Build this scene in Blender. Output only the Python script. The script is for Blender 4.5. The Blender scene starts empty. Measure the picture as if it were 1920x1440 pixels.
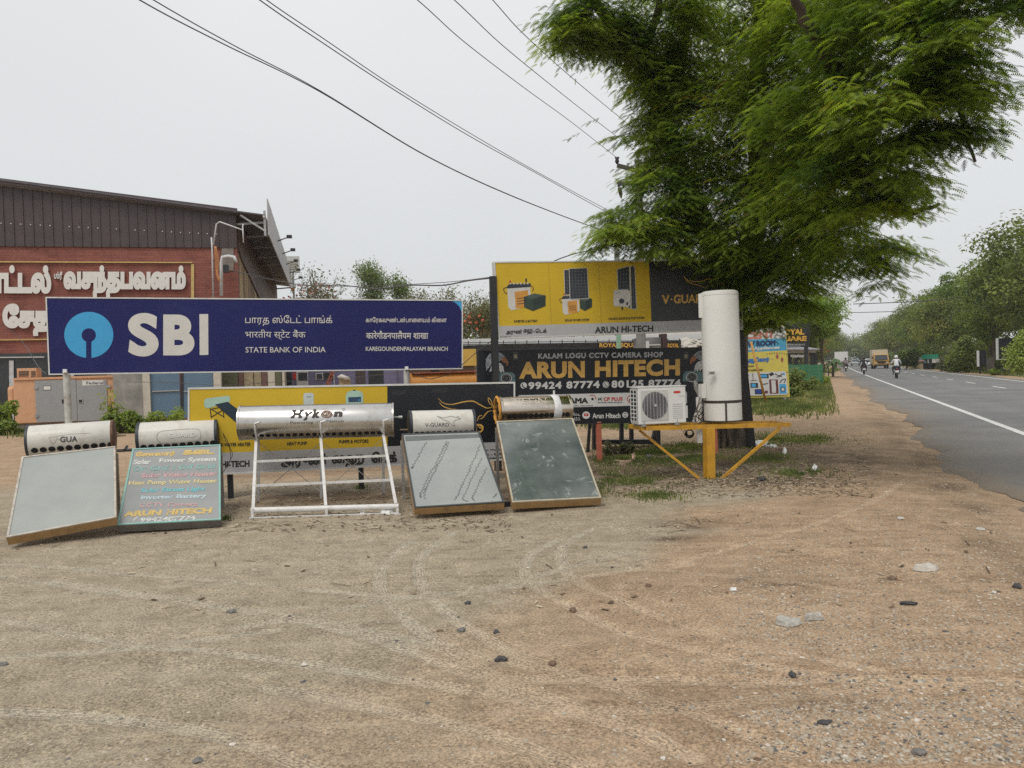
import bpy, bmesh, math, random
import numpy as np
from mathutils import Vector, Matrix
from mathutils.geometry import delaunay_2d_cdt
SC = bpy.context.scene
COL = SC.collection
PI = math.pi
# ------------------------------------------------------------------ camera
F = 1442.0; CAMZ = 1.6
PITCH = math.radians(1.1); ROLL = math.radians(-1.8)
RM = Matrix.Rotation(PI/2 - PITCH, 3, 'X') @ Matrix.Rotation(ROLL, 3, 'Z')
cd = bpy.data.cameras.new('camera'); cam = bpy.data.objects.new('camera', cd); COL.objects.link(cam)
cam.matrix_world = Matrix.Translation((0, 0, CAMZ)) @ RM.to_4x4()
cd.sensor_fit = 'HORIZONTAL'; cd.angle = 2*math.atan(960/F); cd.clip_start = .05; cd.clip_end = 3000
SC.camera = cam
# ------------------------------------------------------------------ sky, sun, exposure
SUN_EL, SUN_AZ = 58.0, 205.0        # degrees; azimuth clockwise from +Y: behind the camera, a little to the left
world = bpy.data.worlds.new('World'); SC.world = world; world.use_nodes = True
nt = world.node_tree; bg = nt.nodes['Background']; bg.inputs[1].default_value = 0.1
sky = nt.nodes.new('ShaderNodeTexSky'); sky.sky_type = 'NISHITA'; sky.sun_disc = False
sky.sun_elevation = math.radians(SUN_EL); sky.sun_rotation = math.radians(SUN_AZ); sky.dust_density = 3; sky.air_density = 1.2
tc = nt.nodes.new('ShaderNodeTexCoord'); sx = nt.nodes.new('ShaderNodeSeparateXYZ')
nt.links.new(tc.outputs['Generated'], sx.inputs[0])
ramp = nt.nodes.new('ShaderNodeValToRGB'); nt.links.new(sx.outputs['Z'], ramp.inputs[0])
ramp.color_ramp.elements[0].position = 0.0; ramp.color_ramp.elements[0].color = (.69, .71, .72, 1)
ramp.color_ramp.elements[1].position = .75; ramp.color_ramp.elements[1].color = (.89, .90, .90, 1)
e = ramp.color_ramp.elements.new(.25); e.color = (.75, .765, .768, 1)
ns = nt.nodes.new('ShaderNodeTexNoise'); ns.inputs['Scale'].default_value = 1.1; ns.inputs['Detail'].default_value = 3
nt.links.new(tc.outputs['Generated'], ns.inputs[0])
mr = nt.nodes.new('ShaderNodeMapRange'); mr.inputs[3].default_value = 9.75; mr.inputs[4].default_value = 10.9
mr.inputs[1].default_value = .3; mr.inputs[2].default_value = .7; nt.links.new(ns.outputs[0], mr.inputs[0])
vm = nt.nodes.new('ShaderNodeVectorMath'); vm.operation = 'SCALE'
nt.links.new(ramp.outputs[0], vm.inputs[0]); nt.links.new(mr.outputs[0], vm.inputs['Scale'])
mx = nt.nodes.new('ShaderNodeMix'); mx.data_type = 'RGBA'; mx.inputs[0].default_value = .93      # thick overcast over the clear sky
nt.links.new(sky.outputs[0], mx.inputs[6]); nt.links.new(vm.outputs[0], mx.inputs[7]); nt.links.new(mx.outputs[2], bg.inputs[0])
sl = bpy.data.lights.new('sun', 'SUN'); sl.energy = 1.7; sl.angle = math.radians(25); sl.color = (1, .95, .88)
so = bpy.data.objects.new('sun', sl); COL.objects.link(so)
_a, _e = math.radians(SUN_AZ), math.radians(SUN_EL)
sdir = Vector((math.sin(_a)*math.cos(_e), math.cos(_a)*math.cos(_e), math.sin(_e)))
so.rotation_euler = (-sdir).to_track_quat('-Z', 'Y').to_euler(); so.location = (0, 0, 40)
SC.view_settings.view_transform = 'Standard'; SC.view_settings.look = 'None'
SC.view_settings.exposure = 0.0; SC.view_settings.gamma = 1; SC.view_settings.use_curve_mapping = False
SC.cycles.use_denoising = False; SC.cycles.max_bounces = 6; SC.cycles.transparent_max_bounces = 6; SC.cycles.volume_bounces = 1
# ------------------------------------------------------------------ measuring helpers: photo point -> place
def ray(px, py):
    return RM @ Vector(((px-960)/F, (720-py)/F, -1))
def W(px, py, Y):
    d = ray(px, py); return Vector((0, 0, CAMZ)) + d*(Y/d.y)
def G(px, py, z=0.0):
    d = ray(px, py); return Vector((0, 0, CAMZ)) + d*((z-CAMZ)/d.z)
class PL:                                           # a plane in the place
    def __init__(s, o, u, w): s.o, s.u, s.w = Vector(o), Vector(u).normalized(), Vector(w).normalized(); s.n = s.u.cross(s.w).normalized()
    def at(s, px, py, off=0.0):
        d = ray(px, py); o = s.o + s.n*off; c = Vector((0, 0, CAMZ))
        return c + d*((o-c).dot(s.n)/d.dot(s.n))
YAW = math.radians(13.5)
UX, UY = Vector((math.cos(YAW), math.sin(YAW), 0)), Vector((-math.sin(YAW), math.cos(YAW), 0))
UZ = Vector((0, 0, 1))
def vplane(px, py, Y): return PL(W(px, py, Y), UX, UZ)
class CY:                                           # a cylinder (axis a->b, radius r)
    def __init__(s, a, b, r): s.a, s.b, s.r = Vector(a), Vector(b), r; s.ax = (s.b-s.a).normalized()
    def at(s, px, py, off=0.0):
        d = ray(px, py).normalized(); c = Vector((0, 0, CAMZ)) - s.a
        dp = d - s.ax*d.dot(s.ax); cp = c - s.ax*c.dot(s.ax); r = s.r+off
        A = dp.dot(dp); B = 2*dp.dot(cp); C = cp.dot(cp)-r*r; D = max(B*B-4*A*C, 0)
        return Vector((0, 0, CAMZ)) + d*((-B-math.sqrt(D))/(2*A))
# ------------------------------------------------------------------ materials
def lin(c):
    return tuple(((x/255)/12.92 if x/255 <= .04045 else ((x/255+.055)/1.055)**2.4) for x in c)
MATS = {}
def M(name, col, rough=.6, metal=0., var=.12, scale=6., bump=0., bscale=60., dirt=0., dirtcol=(.16, .11, .07), dscale=2.5, coat=0., spec=.5):
    if name in MATS: return MATS[name]
    m = bpy.data.materials.new(name); m.use_nodes = True; n = m.node_tree; b = n.nodes['Principled BSDF']
    b.inputs['Roughness'].default_value = rough; b.inputs['Metallic'].default_value = metal
    b.inputs['Coat Weight'].default_value = coat; b.inputs['Specular IOR Level'].default_value = spec
    t = n.nodes.new('ShaderNodeTexCoord'); no = n.nodes.new('ShaderNodeTexNoise')
    no.inputs['Scale'].default_value = scale; no.inputs['Detail'].default_value = 5; n.links.new(t.outputs['Object'], no.inputs[0])
    r = n.nodes.new('ShaderNodeMapRange'); r.inputs[1].default_value = .3; r.inputs[2].default_value = .7
    r.inputs[3].default_value = 1-var; r.inputs[4].default_value = 1+var; n.links.new(no.outputs[0], r.inputs[0])
    v = n.nodes.new('ShaderNodeVectorMath'); v.operation = 'SCALE'; v.inputs[0].default_value = col[:3]
    n.links.new(r.outputs[0], v.inputs['Scale']); out = v.outputs[0]
    if dirt:
        n2 = n.nodes.new('ShaderNodeTexNoise'); n2.inputs['Scale'].default_value = dscale; n2.inputs['Detail'].default_value = 8; n2.inputs['Roughness'].default_value = .7
        n.links.new(t.outputs['Object'], n2.inputs[0])
        r2 = n.nodes.new('ShaderNodeMapRange'); r2.inputs[1].default_value = .5; r2.inputs[2].default_value = .72; r2.inputs[3].default_value = 0; r2.inputs[4].default_value = dirt
        n.links.new(n2.outputs[0], r2.inputs[0])
        x = n.nodes.new('ShaderNodeMix'); x.data_type = 'RGBA'; n.links.new(r2.outputs[0], x.inputs[0]); n.links.new(out, x.inputs[6]); x.inputs[7].default_value = (*dirtcol, 1); out = x.outputs[2]
    n.links.new(out, b.inputs['Base Color'])
    if bump:
        n3 = n.nodes.new('ShaderNodeTexNoise'); n3.inputs['Scale'].default_value = bscale; n3.inputs['Detail'].default_value = 4; n.links.new(t.outputs['Object'], n3.inputs[0])
        bu = n.nodes.new('ShaderNodeBump'); bu.inputs['Strength'].default_value = bump; bu.inputs['Distance'].default_value = .01
        n.links.new(n3.outputs[0], bu.inputs['Height']); n.links.new(bu.outputs[0], b.inputs['Normal'])
    MATS[name] = m; return m
def leafmat(name, dark, light, trans=.35, rough=.5, third=None):
    m = bpy.data.materials.new(name); m.use_nodes = True; n = m.node_tree; b = n.nodes['Principled BSDF']; o = n.nodes['Material Output']
    a = n.nodes.new('ShaderNodeAttribute'); a.attribute_name = 'tint'
    r = n.nodes.new('ShaderNodeValToRGB'); r.color_ramp.elements[0].color = (*dark, 1); r.color_ramp.elements[1].color = (*light, 1)
    r.color_ramp.elements[0].position = 0; r.color_ramp.elements[1].position = .85 if third else 1.
    if third: e = r.color_ramp.elements.new(1.); e.color = (*third, 1)
    n.links.new(a.outputs['Fac'], r.inputs[0]); n.links.new(r.outputs[0], b.inputs['Base Color']); b.inputs['Roughness'].default_value = rough
    b.inputs['Specular IOR Level'].default_value = .3
    tr = n.nodes.new('ShaderNodeBsdfTranslucent'); s = n.nodes.new('ShaderNodeVectorMath'); s.operation = 'MULTIPLY'; s.inputs[1].default_value = (2.0, 2.0, .8)
    n.links.new(r.outputs[0], s.inputs[0]); n.links.new(s.outputs[0], tr.inputs[0])
    x = n.nodes.new('ShaderNodeMixShader'); x.inputs[0].default_value = trans
    n.links.new(b.outputs[0], x.inputs[1]); n.links.new(tr.outputs[0], x.inputs[2]); n.links.new(x.outputs[0], o.inputs[0])
    MATS[name] = m; return m
# ------------------------------------------------------------------ objects
MTX = {}
def tag(o, label=None, cat=None, group=None, kind=None):
    if label: o['label'] = label
    if cat: o['category'] = cat
    if group: o['group'] = group
    if kind: o['kind'] = kind
    return o
def thing(name, label, cat, loc=(0, 0, 0), rz=0., group=None):
    o = bpy.data.objects.new(name, None); COL.objects.link(o); o.empty_display_size = .2
    o.location = loc; o.rotation_euler = (0, 0, rz)
    MTX[o.name] = Matrix.Translation(loc) @ Matrix.Rotation(rz, 4, 'Z')
    return tag(o, label, cat, group)
def mk(name, verts, faces, mats, parent=None, mi=None, smooth=False, attr=None):
    me = bpy.data.meshes.new(name)
    if parent is not None:
        inv = MTX[parent.name].inverted()
        verts = [inv @ Vector(v) for v in verts]
    me.from_pydata([tuple(v) for v in verts], [], faces)
    for m in (mats if isinstance(mats, (list, tuple)) else [mats]): me.materials.append(m)
    if mi: me.polygons.foreach_set('material_index', mi)
    if smooth: me.polygons.foreach_set('use_smooth', [True]*len(faces))
    me.update()
    o = bpy.data.objects.new(name, me); COL.objects.link(o)
    if parent is not None: o.parent = parent; MTX[o.name] = MTX[parent.name]
    else: MTX[o.name] = Matrix.Identity(4)
    return o
def copy_tree(o, parent=None):
    c = o.copy(); COL.objects.link(c)
    if parent is not None: c.parent = parent
    for ch in list(o.children): copy_tree(ch, c)
    return c
def autosmooth(o, ang=40):
    me = o.data; me.polygons.foreach_set('use_smooth', [True]*len(me.polygons))
    bm = bmesh.new(); bm.from_mesh(me)
    for e in bm.edges:
        if len(e.link_faces) == 2 and e.calc_face_angle(0) > math.radians(ang): e.smooth = False
    bm.to_mesh(me); bm.free(); return o
def catmull(pts, n=8):
    P = [np.array(p, float) for p in pts]; P = [2*P[0]-P[1]] + P + [2*P[-1]-P[-2]]; out = []
    for i in range(1, len(P)-2):
        for k in range(n):
            t = k/n; a, b, c, d = P[i-1], P[i], P[i+1], P[i+2]
            out.append(.5*((2*b)+(c-a)*t+(2*a-5*b+4*c-d)*t*t+(3*b-a-3*c+d)*t**3))
    out.append(P[-2]); return out
class MB:
    def __init__(s): s.v, s.f, s.m = [], [], []
    def add(s, vs, fs, mi=0):
        k = len(s.v); s.v += [Vector(v) for v in vs]; s.f += [tuple(i+k for i in f) for f in fs]; s.m += [mi]*len(fs); return s
    def box(s, o, a, b, c, mi=0):                    # corner o, edge vectors a (right) b (depth) c (up)
        o, a, b, c = Vector(o), Vector(a), Vector(b), Vector(c)
        vs = [o, o+a, o+a+b, o+b, o+c, o+a+c, o+a+b+c, o+b+c]
        return s.add(vs, [(0, 3, 2, 1), (4, 5, 6, 7), (0, 1, 5, 4), (1, 2, 6, 5), (2, 3, 7, 6), (3, 0, 4, 7)], mi)
    def cbox(s, c, X, Y, Z, u=None, v=None, w=None, mi=0):   # centre c, sizes
        u, v, w = u or UX, v or UY, w or UZ
        c = Vector(c); return s.box(c-u*X/2-v*Y/2-w*Z/2, u*X, v*Y, w*Z, mi)
    def bar(s, p, q, wd, ht=None, up=None, mi=0):    # rectangular bar p -> q
        p, q = Vector(p), Vector(q); ht = ht or wd; d = (q-p).normalized(); up = Vector(up) if up else UZ
        if abs(d.dot(up)) > .98: up = UY
        r = d.cross(up).normalized(); t = r.cross(d).normalized()
        return s.box(p-r*wd/2-t*ht/2, r*wd, q-p, t*ht, mi)
    def tube(s, pts, r, n=8, mi=0, cap=True):
        pts = [Vector(p) for p in pts]; R = r if isinstance(r, (list, tuple)) else [r]*len(pts)
        k = len(s.v); prev = None; N = len(pts)
        for i, p in enumerate(pts):
            d = (pts[min(i+1, N-1)]-pts[max(i-1, 0)]).normalized()
            if prev is None:
                a = Vector((0, 0, 1)) if abs(d.z) < .9 else Vector((1, 0, 0)); x = d.cross(a).normalized()
            else:
                x = (prev - d*prev.dot(d)).normalized()
            prev = x; y = d.cross(x)
            for j in range(n):
                t = 2*PI*j/n; s.v.append(p + (x*math.cos(t)+y*math.sin(t))*R[i])
        for i in range(N-1):
            for j in range(n):
                a = k+i*n+j; b = k+i*n+(j+1) % n; s.f.append((a, b, b+n, a+n)); s.m.append(mi)
        if cap:
            s.f.append(tuple(k+j for j in range(n))[::-1]); s.f.append(tuple(k+(N-1)*n+j for j in range(n))); s.m += [mi, mi]
        return s
    def prism(s, poly, d, mi=0):                     # polygon extruded by vector d
        n = len(poly); poly = [Vector(p) for p in poly]; d = Vector(d)
        fs = [tuple(range(n)), tuple(range(2*n-1, n-1, -1))] + [(i, i+n, (i+1) % n+n, (i+1) % n) for i in range(n)]
        return s.add(poly+[p+d for p in poly], fs, mi)
    def build(s, name, mats, parent=None, smooth=False):
        o = mk(name, s.v, s.f, mats, parent, s.m, smooth is True)
        if smooth == 'auto': autosmooth(o)
        return o
def bevel(o, w=.006, seg=2):
    m = o.modifiers.new('bevel', 'BEVEL'); m.width = w; m.segments = seg; m.limit_method = 'ANGLE'; m.angle_limit = math.radians(40); return o
def ellipse(cx, cy, rx, ry, n=24, rot=0.): return [(cx+rx*math.cos(2*PI*i/n)*math.cos(rot)-ry*math.sin(2*PI*i/n)*math.sin(rot), cy+rx*math.cos(2*PI*i/n)*math.sin(rot)+ry*math.sin(2*PI*i/n)*math.cos(rot)) for i in range(n)]
class Print:                                         # flat print on a surface, several inks in one part
    def __init__(s, surf): s.s = surf; s.mb = MB()
    def poly(s, pts, off=.004, mi=0):
        s.mb.add([s.s.at(x, y, off) for x, y in pts], [tuple(range(len(pts)))], mi); return s
    def ell(s, cx, cy, rx, ry, off=.004, mi=0, n=20): return s.poly(ellipse(cx, cy, rx, ry, n), off, mi)
    def line(s, pts, w, off=.004, mi=0, smooth=True, taper=False):
        p = catmull(pts, 6) if smooth and len(pts) > 2 else [np.array(q, float) for q in pts]; L, R = [], []; N = len(p)
        for i in range(N):
            d = p[min(i+1, N-1)]-p[max(i-1, 0)]; d = d/max(np.hypot(*d), 1e-6); nn = np.array((-d[1], d[0]))
            ww = w*(.25+.75*math.sin(PI*i/(N-1))) if taper else w
            L.append(p[i]+nn*ww/2); R.append(p[i]-nn*ww/2)
        vs = [s.s.at(*q, off) for q in L]+[s.s.at(*q, off) for q in R]
        s.mb.add(vs, [(i, i+1, N+i+1, N+i) for i in range(N-1)], mi); return s
    def build(s, name, mats, parent): return s.mb.build(name, mats, parent)
_tc = {}
def glyphs(body, bold=0., res=3, space=1.):
    key = (body, bold, res, space)
    if key in _tc: return _tc[key]
    t = bpy.data.curves.new('t', 'FONT'); t.body = body; t.dimensions = '2D'; t.fill_mode = 'NONE'; t.resolution_u = res; t.space_character = space
    o = bpy.data.objects.new('t', t); COL.objects.link(o); dg = bpy.context.evaluated_depsgraph_get()
    me = bpy.data.meshes.new_from_object(o.evaluated_get(dg)); n = len(me.vertices)
    co = np.empty(n*3); me.vertices.foreach_get('co', co); co = co.reshape(-1, 3)[:, :2]
    ed = np.empty(len(me.edges)*2, int); me.edges.foreach_get('vertices', ed); ed = ed.reshape(-1, 2)
    bpy.data.objects.remove(o); bpy.data.curves.remove(t); bpy.data.meshes.remove(me)
    adj = [[] for _ in range(n)]
    for a, b in ed: adj[a].append(b); adj[b].append(a)
    seen = [False]*n; loops = []
    for i in range(n):
        if seen[i] or len(adj[i]) != 2: continue
        lp = [i]; seen[i] = True; cur = max(adj[i]) if abs(max(adj[i])-i) != 1 and (i+1) in adj[i] else i
        cur = i+1 if (i+1) in adj[i] else adj[i][0]; 
        while not seen[cur]:
            seen[cur] = True; lp.append(cur); nx = [q for q in adj[cur] if not seen[q]]
            if not nx: break
            cur = nx[0]
        if len(lp) > 2: loops.append(co[lp])
    pts, edges = [], []
    ar = sum(float(np.sum(L[:, 0]*np.roll(L[:, 1], -1)-np.roll(L[:, 0], -1)*L[:, 1])) for L in loops)
    sg = 1 if ar > 0 else -1
    for L in loops:
        keep = [0]
        for i in range(1, len(L)):
            if np.hypot(*(L[i]-L[keep[-1]])) > 1e-4: keep.append(i)
        L = L[keep]
        if len(L) < 3: continue
        if bold:
            e1 = L-np.roll(L, 1, 0); e2 = np.roll(L, -1, 0)-L; e1 /= np.hypot(e1[:, 0], e1[:, 1])[:, None]; e2 /= np.hypot(e2[:, 0], e2[:, 1])[:, None]
            n1 = np.stack([e1[:, 1], -e1[:, 0]], 1); n2 = np.stack([e2[:, 1], -e2[:, 0]], 1); mt_ = (n1+n2)/np.maximum(1+(n1*n2).sum(1), .45)[:, None]   # mitred
            L = L + mt_*bold*sg
        k = len(pts); m = len(L); pts += [Vector(p) for p in L]; edges += [(k+i, k+(i+1) % m) for i in range(m)]
    A = np.array([pts[a] for a, b in edges]); B = np.array([pts[b] for a, b in edges])
    v2, e2, f2, *_ = delaunay_2d_cdt(pts, edges, [], 0, 1e-5)
    V = np.array([(p[0], p[1]) for p in v2]); T = np.array([list(f) for f in f2 if len(f) == 3]); C = V[T].mean(1)
    wn = np.zeros(len(C), int)
    for a, b in zip(A, B):
        lo = (a[1] <= C[:, 1]) & (b[1] > C[:, 1]); hi = (a[1] > C[:, 1]) & (b[1] <= C[:, 1])
        cr = (b[0]-a[0])*(C[:, 1]-a[1])-(C[:, 0]-a[0])*(b[1]-a[1])
        wn += (lo & (cr > 0)).astype(int)-(hi & (cr < 0)).astype(int)
    T = T[wn != 0]; used = np.unique(T); mp = -np.ones(len(V), int); mp[used] = np.arange(len(used))
    V = V[used]; T = mp[T]; _tc[key] = (V, T); return V, T
def text(surf, body, x0, x1, yt, yb, slope=0., mat=None, parent=None, bold=0., shear=0., res=3, off=.005, depth=0., name='lettering', rng=None, space=1., wear=0.):
    V, T = glyphs(body, bold, res, space)
    if wear:                                         # paint that has flaked away
        rr = random.Random(len(body)); C = V[T].mean(1); blobs = [(rr.uniform(*[C[:, 0].min(), C[:, 0].max()]), rr.uniform(0, .7), rr.uniform(.03, .1)) for _ in range(int(len(body)*wear))]
        keep = np.ones(len(T), bool)
        for bx, by, br in blobs: keep &= np.hypot(C[:, 0]-bx, C[:, 1]-by) > br
        T = T[keep]
    mn, mxx = V.min(0), V.max(0); s = (V[:, 0]-mn[0])/(mxx[0]-mn[0]); t = (V[:, 1]-mn[1])/(mxx[1]-mn[1])
    X = x0+(x1-x0)*s+shear*(yb-yt)*t; Y = yb+(yt-yb)*t+slope*(X-x0)
    vs = [surf.at(a, b, off+depth) for a, b in zip(X, Y)]; fs = [tuple(int(q) for q in f) for f in T]
    if depth:
        from collections import Counter
        c = {}
        for f in fs:
            for i in range(3): c[(f[i], f[(i+1) % 3])] = 1
        k = len(vs); vs += [surf.at(a, b, off) for a, b in zip(X, Y)]
        fs += [(b, a, a+k, b+k) for (a, b) in c if (b, a) not in c]
    return mk(name, vs, fs, mat, parent)
def bulk(name, V, Fc, mats, parent=None, tint=None, per=None, smooth=False, col=None):   # big meshes from arrays; Fc (n,k)
    me = bpy.data.meshes.new(name); V = np.asarray(V, np.float32); Fc = np.asarray(Fc, np.int32)
    if parent is not None:
        inv = np.array(MTX[parent.name].inverted()); V = (V @ inv[:3, :3].T + inv[:3, 3]).astype(np.float32)
    k = Fc.shape[1]; me.vertices.add(len(V)); me.vertices.foreach_set('co', V.ravel())
    me.loops.add(Fc.size); me.loops.foreach_set('vertex_index', Fc.ravel()); me.polygons.add(len(Fc))
    me.polygons.foreach_set('loop_start', np.arange(0, Fc.size, k, dtype=np.int32))
    try: me.polygons.foreach_set('loop_total', np.full(len(Fc), k, np.int32))
    except Exception: pass
    if smooth: me.polygons.foreach_set('use_smooth', [True]*len(Fc))
    me.update(calc_edges=True)
    for m in (mats if isinstance(mats, (list, tuple)) else [mats]): me.materials.append(m)
    if tint is not None:
        a = me.attributes.new('tint', 'FLOAT', 'POINT'); a.data.foreach_set('value', np.asarray(tint, np.float32))
    if col is not None:
        a = me.attributes.new('zone', 'FLOAT_COLOR', 'POINT'); c4 = np.ones((len(V), 4), np.float32); c4[:, :3] = col; a.data.foreach_set('color', c4.ravel())
    o = bpy.data.objects.new(name, me); COL.objects.link(o)
    if parent is not None: o.parent = parent; MTX[o.name] = MTX[parent.name]
    else: MTX[o.name] = Matrix.Identity(4)
    return o
RNG = np.random.default_rng(7); random.seed(7)
def vnoise(x, y, s, seed=0):                         # smooth value noise
    r = np.random.default_rng(seed); g = r.random((64, 64)); X = np.asarray(x)/s+1000.; Y = np.asarray(y)/s+1000.
    xi = np.floor(X).astype(int); yi = np.floor(Y).astype(int); fx = X-xi; fy = Y-yi; fx = fx*fx*(3-2*fx); fy = fy*fy*(3-2*fy)
    a = g[xi % 64, yi % 64]; b = g[(xi+1) % 64, yi % 64]; c = g[xi % 64, (yi+1) % 64]; d = g[(xi+1) % 64, (yi+1) % 64]
    return (a*(1-fx)+b*fx)*(1-fy)+(c*(1-fx)+d*fx)*fy - .5
def sstep(a, b, x): t = np.clip((x-a)/(b-a), 0, 1); return t*t*(3-2*t)
# ------------------------------------------------------------------ the road: straight past the lot, then bending right
RA = math.atan((1545-960)/F)
def road_pt(s, off):                                 # s metres along, off metres to the right of the white edge line
    n0 = 3.62; bend = max(0, s-60.); ang = RA + bend*.00012; x = 0.; y = 0.
    if bend > 0:
        k = .00012; x = 60*math.sin(RA)+(math.cos(RA)-math.cos(ang))/k; y = 60*math.cos(RA)+(math.sin(ang)-math.sin(RA))/k
    else: x = s*math.sin(RA); y = s*math.cos(RA)
    return (x+(n0+off)*math.cos(ang), y-(n0+off)*math.sin(ang))
def road_off(x, y):                                  # distance right of the white line (arrays), straight and bent stretch
    x = np.asarray(x, float); y = np.asarray(y, float); s = x*math.sin(RA)+y*math.cos(RA); o = x*math.cos(RA)-y*math.sin(RA)-3.62
    k = .00012; b = np.maximum(0, s-60); return o - .5*k*b*b
def edge_l(s): return -1.75 + .22*math.sin(s*.33)+.13*math.sin(s*1.3+1)+.07*math.sin(s*3.9)+.05*math.sin(s*9.1)
# tyre tracks, measured in the photo
TR = [[(1110, 992), (1060, 1022), (1054, 1060), (1095, 1100), (1200, 1145), (1335, 1195), (1460, 1225), (1640, 1262)],
 [(1050, 1010), (1000, 1040), (985, 1065), (990, 1090), (1060, 1135), (1160, 1185), (1285, 1220), (1410, 1250), (1560, 1275), (1760, 1300)],
 [(850, 1000), (800, 1035), (785, 1065), (792, 1100), (830, 1145), (890, 1190), (960, 1230), (1085, 1275), (1210, 1315), (1330, 1355), (1480, 1420)],
 [(775, 1010), (735, 1045), (712, 1080), (722, 1120), (760, 1165), (850, 1230), (930, 1275), (1080, 1335), (1250, 1400)],
 [(-200, 1050), (0, 1060), (250, 1075), (450, 1092), (650, 1112), (800, 1122), (960, 1100), (1300, 1062)],
 [(-200, 1130), (0, 1162), (200, 1200), (400, 1220), (600, 1250), (800, 1285), (950, 1315), (1150, 1365), (1300, 1430)],
 [(100, 1090), (300, 1118), (450, 1140), (625, 1168), (800, 1212), (1000, 1260)],
 [(440, 1175), (625, 1146), (725, 1126), (900, 1105), (1010, 1080), (1180, 1040)],
 [(940, 1280), (1135, 1282), (1410, 1287), (1610, 1277), (1940, 1285)],
 [(1060, 1345), (1260, 1337), (1460, 1315), (1610, 1302), (1940, 1290)],
 [(1180, 1068), (1310, 1080), (1500, 1096), (1640, 1118)],
 [(1150, 1110), (1300, 1050), (1480, 1000), (1620, 950), (1700, 900)],
 [(-100, 1240), (120, 1225), (300, 1205), (520, 1180)],
 [(500, 1290), (700, 1330), (900, 1380), (1100, 1450)], [(-50, 1330), (200, 1345), (420, 1385), (600, 1450)],
 [(-100, 1010+60), (200, 1110), (500, 1150), (700, 1200), (860, 1262), (1010, 1330)]]
TRW = []
for t in TR:
    P = [G(*p).xy for p in catmull(t, 7)]; TRW.append(np.array([(p.x, p.y) for p in P]))
def track_field(x, y):
    best = np.full(x.shape, 9.); sgn = np.zeros(x.shape); ampl = np.zeros(x.shape)
    for ti, P in enumerate(TRW):
        bb = (x > P[:, 0].min()-.5) & (x < P[:, 0].max()+.5) & (y > P[:, 1].min()-.5) & (y < P[:, 1].max()+.5)
        if not bb.any(): continue
        X, Y = x[bb], y[bb]; d = np.full(X.shape, 9.)
        for a, b in zip(P[:-1], P[1:]):
            ab = b-a; L = ab@ab
            if L < 1e-9: continue
            t = np.clip(((X-a[0])*ab[0]+(Y-a[1])*ab[1])/L, 0, 1); d = np.minimum(d, np.hypot(X-a[0]-t*ab[0], Y-a[1]-t*ab[1]))
        b0 = best[bb]; m = d < b0; b0[m] = d[m]; best[bb] = b0; a0 = ampl[bb]; a0[m] = .55+.45*((ti*37 % 10)/10); ampl[bb] = a0
    return best, ampl
MOUND = [(G(1440, 858), .75, .13), (G(1360, 880), .9, .06), (G(1270, 860), 1.2, .05), (G(1080, 880), 1.2, .04), (G(1560, 880), .8, .05)]
def height(x, y):
    h = .05*vnoise(x, y, 2.7, 1)+.022*vnoise(x, y, .8, 2)+.010*vnoise(x, y, .28, 3)
    far = sstep(12, 40, y); h = h*(1-far*.5)
    for c, r, a in MOUND: h = h+a*np.exp(-((x-c.x)**2+(y-c.y)**2)/(r*r))*(1+.6*vnoise(x, y, .2, 9))
    ro = road_off(x, y); rd = sstep(-2.9, -1.5, ro)*(1-sstep(7.4, 8.8, ro)); return h*(1-rd)-.055*rd
def zrow(x, y): return float(height(np.array([x]), np.array([y]))[0])
def axis(segs):
    out = [segs[0][0]]
    for a, b, st in segs: n = max(1, int(round((b-a)/st))); out += list(a+(b-a)*(np.arange(n)+1)/n)
    return np.array(out)
xs = axis([(-700, -200, 100), (-200, -60, 20), (-60, -20, 4), (-20, -8, .5), (-8, -5, .1), (-5, 5, .027), (5, 8, .06), (8, 14, .2), (14, 30, 1), (30, 80, 5), (80, 200, 20), (200, 700, 100)])
ys = axis([(-60, -8, 8), (-8, 2.4, .6), (2.4, 8.2, .027), (8.2, 11, .07), (11, 16, .14), (16, 30, .6), (30, 80, 3), (80, 200, 12), (200, 900, 70)])
X, Y = np.meshgrid(xs, ys); X = X.ravel(); Y = Y.ravel()
H = height(X, Y); near = (Y > 2.3) & (Y < 12) & (np.abs(X) < 8)
bd = np.full(X.shape, 9.); am = np.full(X.shape, .0); b_, a_ = track_field(X[near], Y[near]); bd[near] = b_; am[near] = a_
wv = .02*vnoise(X, Y, .15, 5); bd2 = bd+wv
tr = (1-sstep(.050, .075, bd2))*am*np.clip(1.+1.2*vnoise(X, Y, .7, 6), 0, 1)
H = H-.007*tr+.004*np.exp(-((bd-.085)/.025)**2)*am
# colour zones: r warm soil, g pale dust, b dark litter/humus
def boxg(px, py, rx, ry):
    c = G(px, py); return np.exp(-(((X-c.x)/rx)**2+((Y-c.y)/ry)**2))
PXc = 960+F*X/np.maximum(Y, .5)
warm = sstep(-.8, 1.2, X - .12*(Y-5)+1.6*vnoise(X, Y, 1.7, 11)+.5*vnoise(X, Y, .4, 12)+ .3)
_a, _b = G(760, 1225), G(1345, 950); _d = (_b-_a).xy.normalized(); sd = (X-_a.x)*_d.y-(Y-_a.y)*_d.x
warm = sstep(-.25, .45, sd+.7*vnoise(X, Y, .9, 11)+.35*vnoise(X, Y, .25, 12))*(.35+.65*sstep(-1.2, 1.2, X+.9*vnoise(X, Y, 1.2, 18)))
warm = np.maximum(warm, sstep(11.2, 12.5, Y+.8*vnoise(X, Y, 1.1, 13)))
dust = .0*tr+.30*sstep(.0, .35, vnoise(X, Y, 1.3, 14)+.4*vnoise(X, Y, .3, 15))
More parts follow.
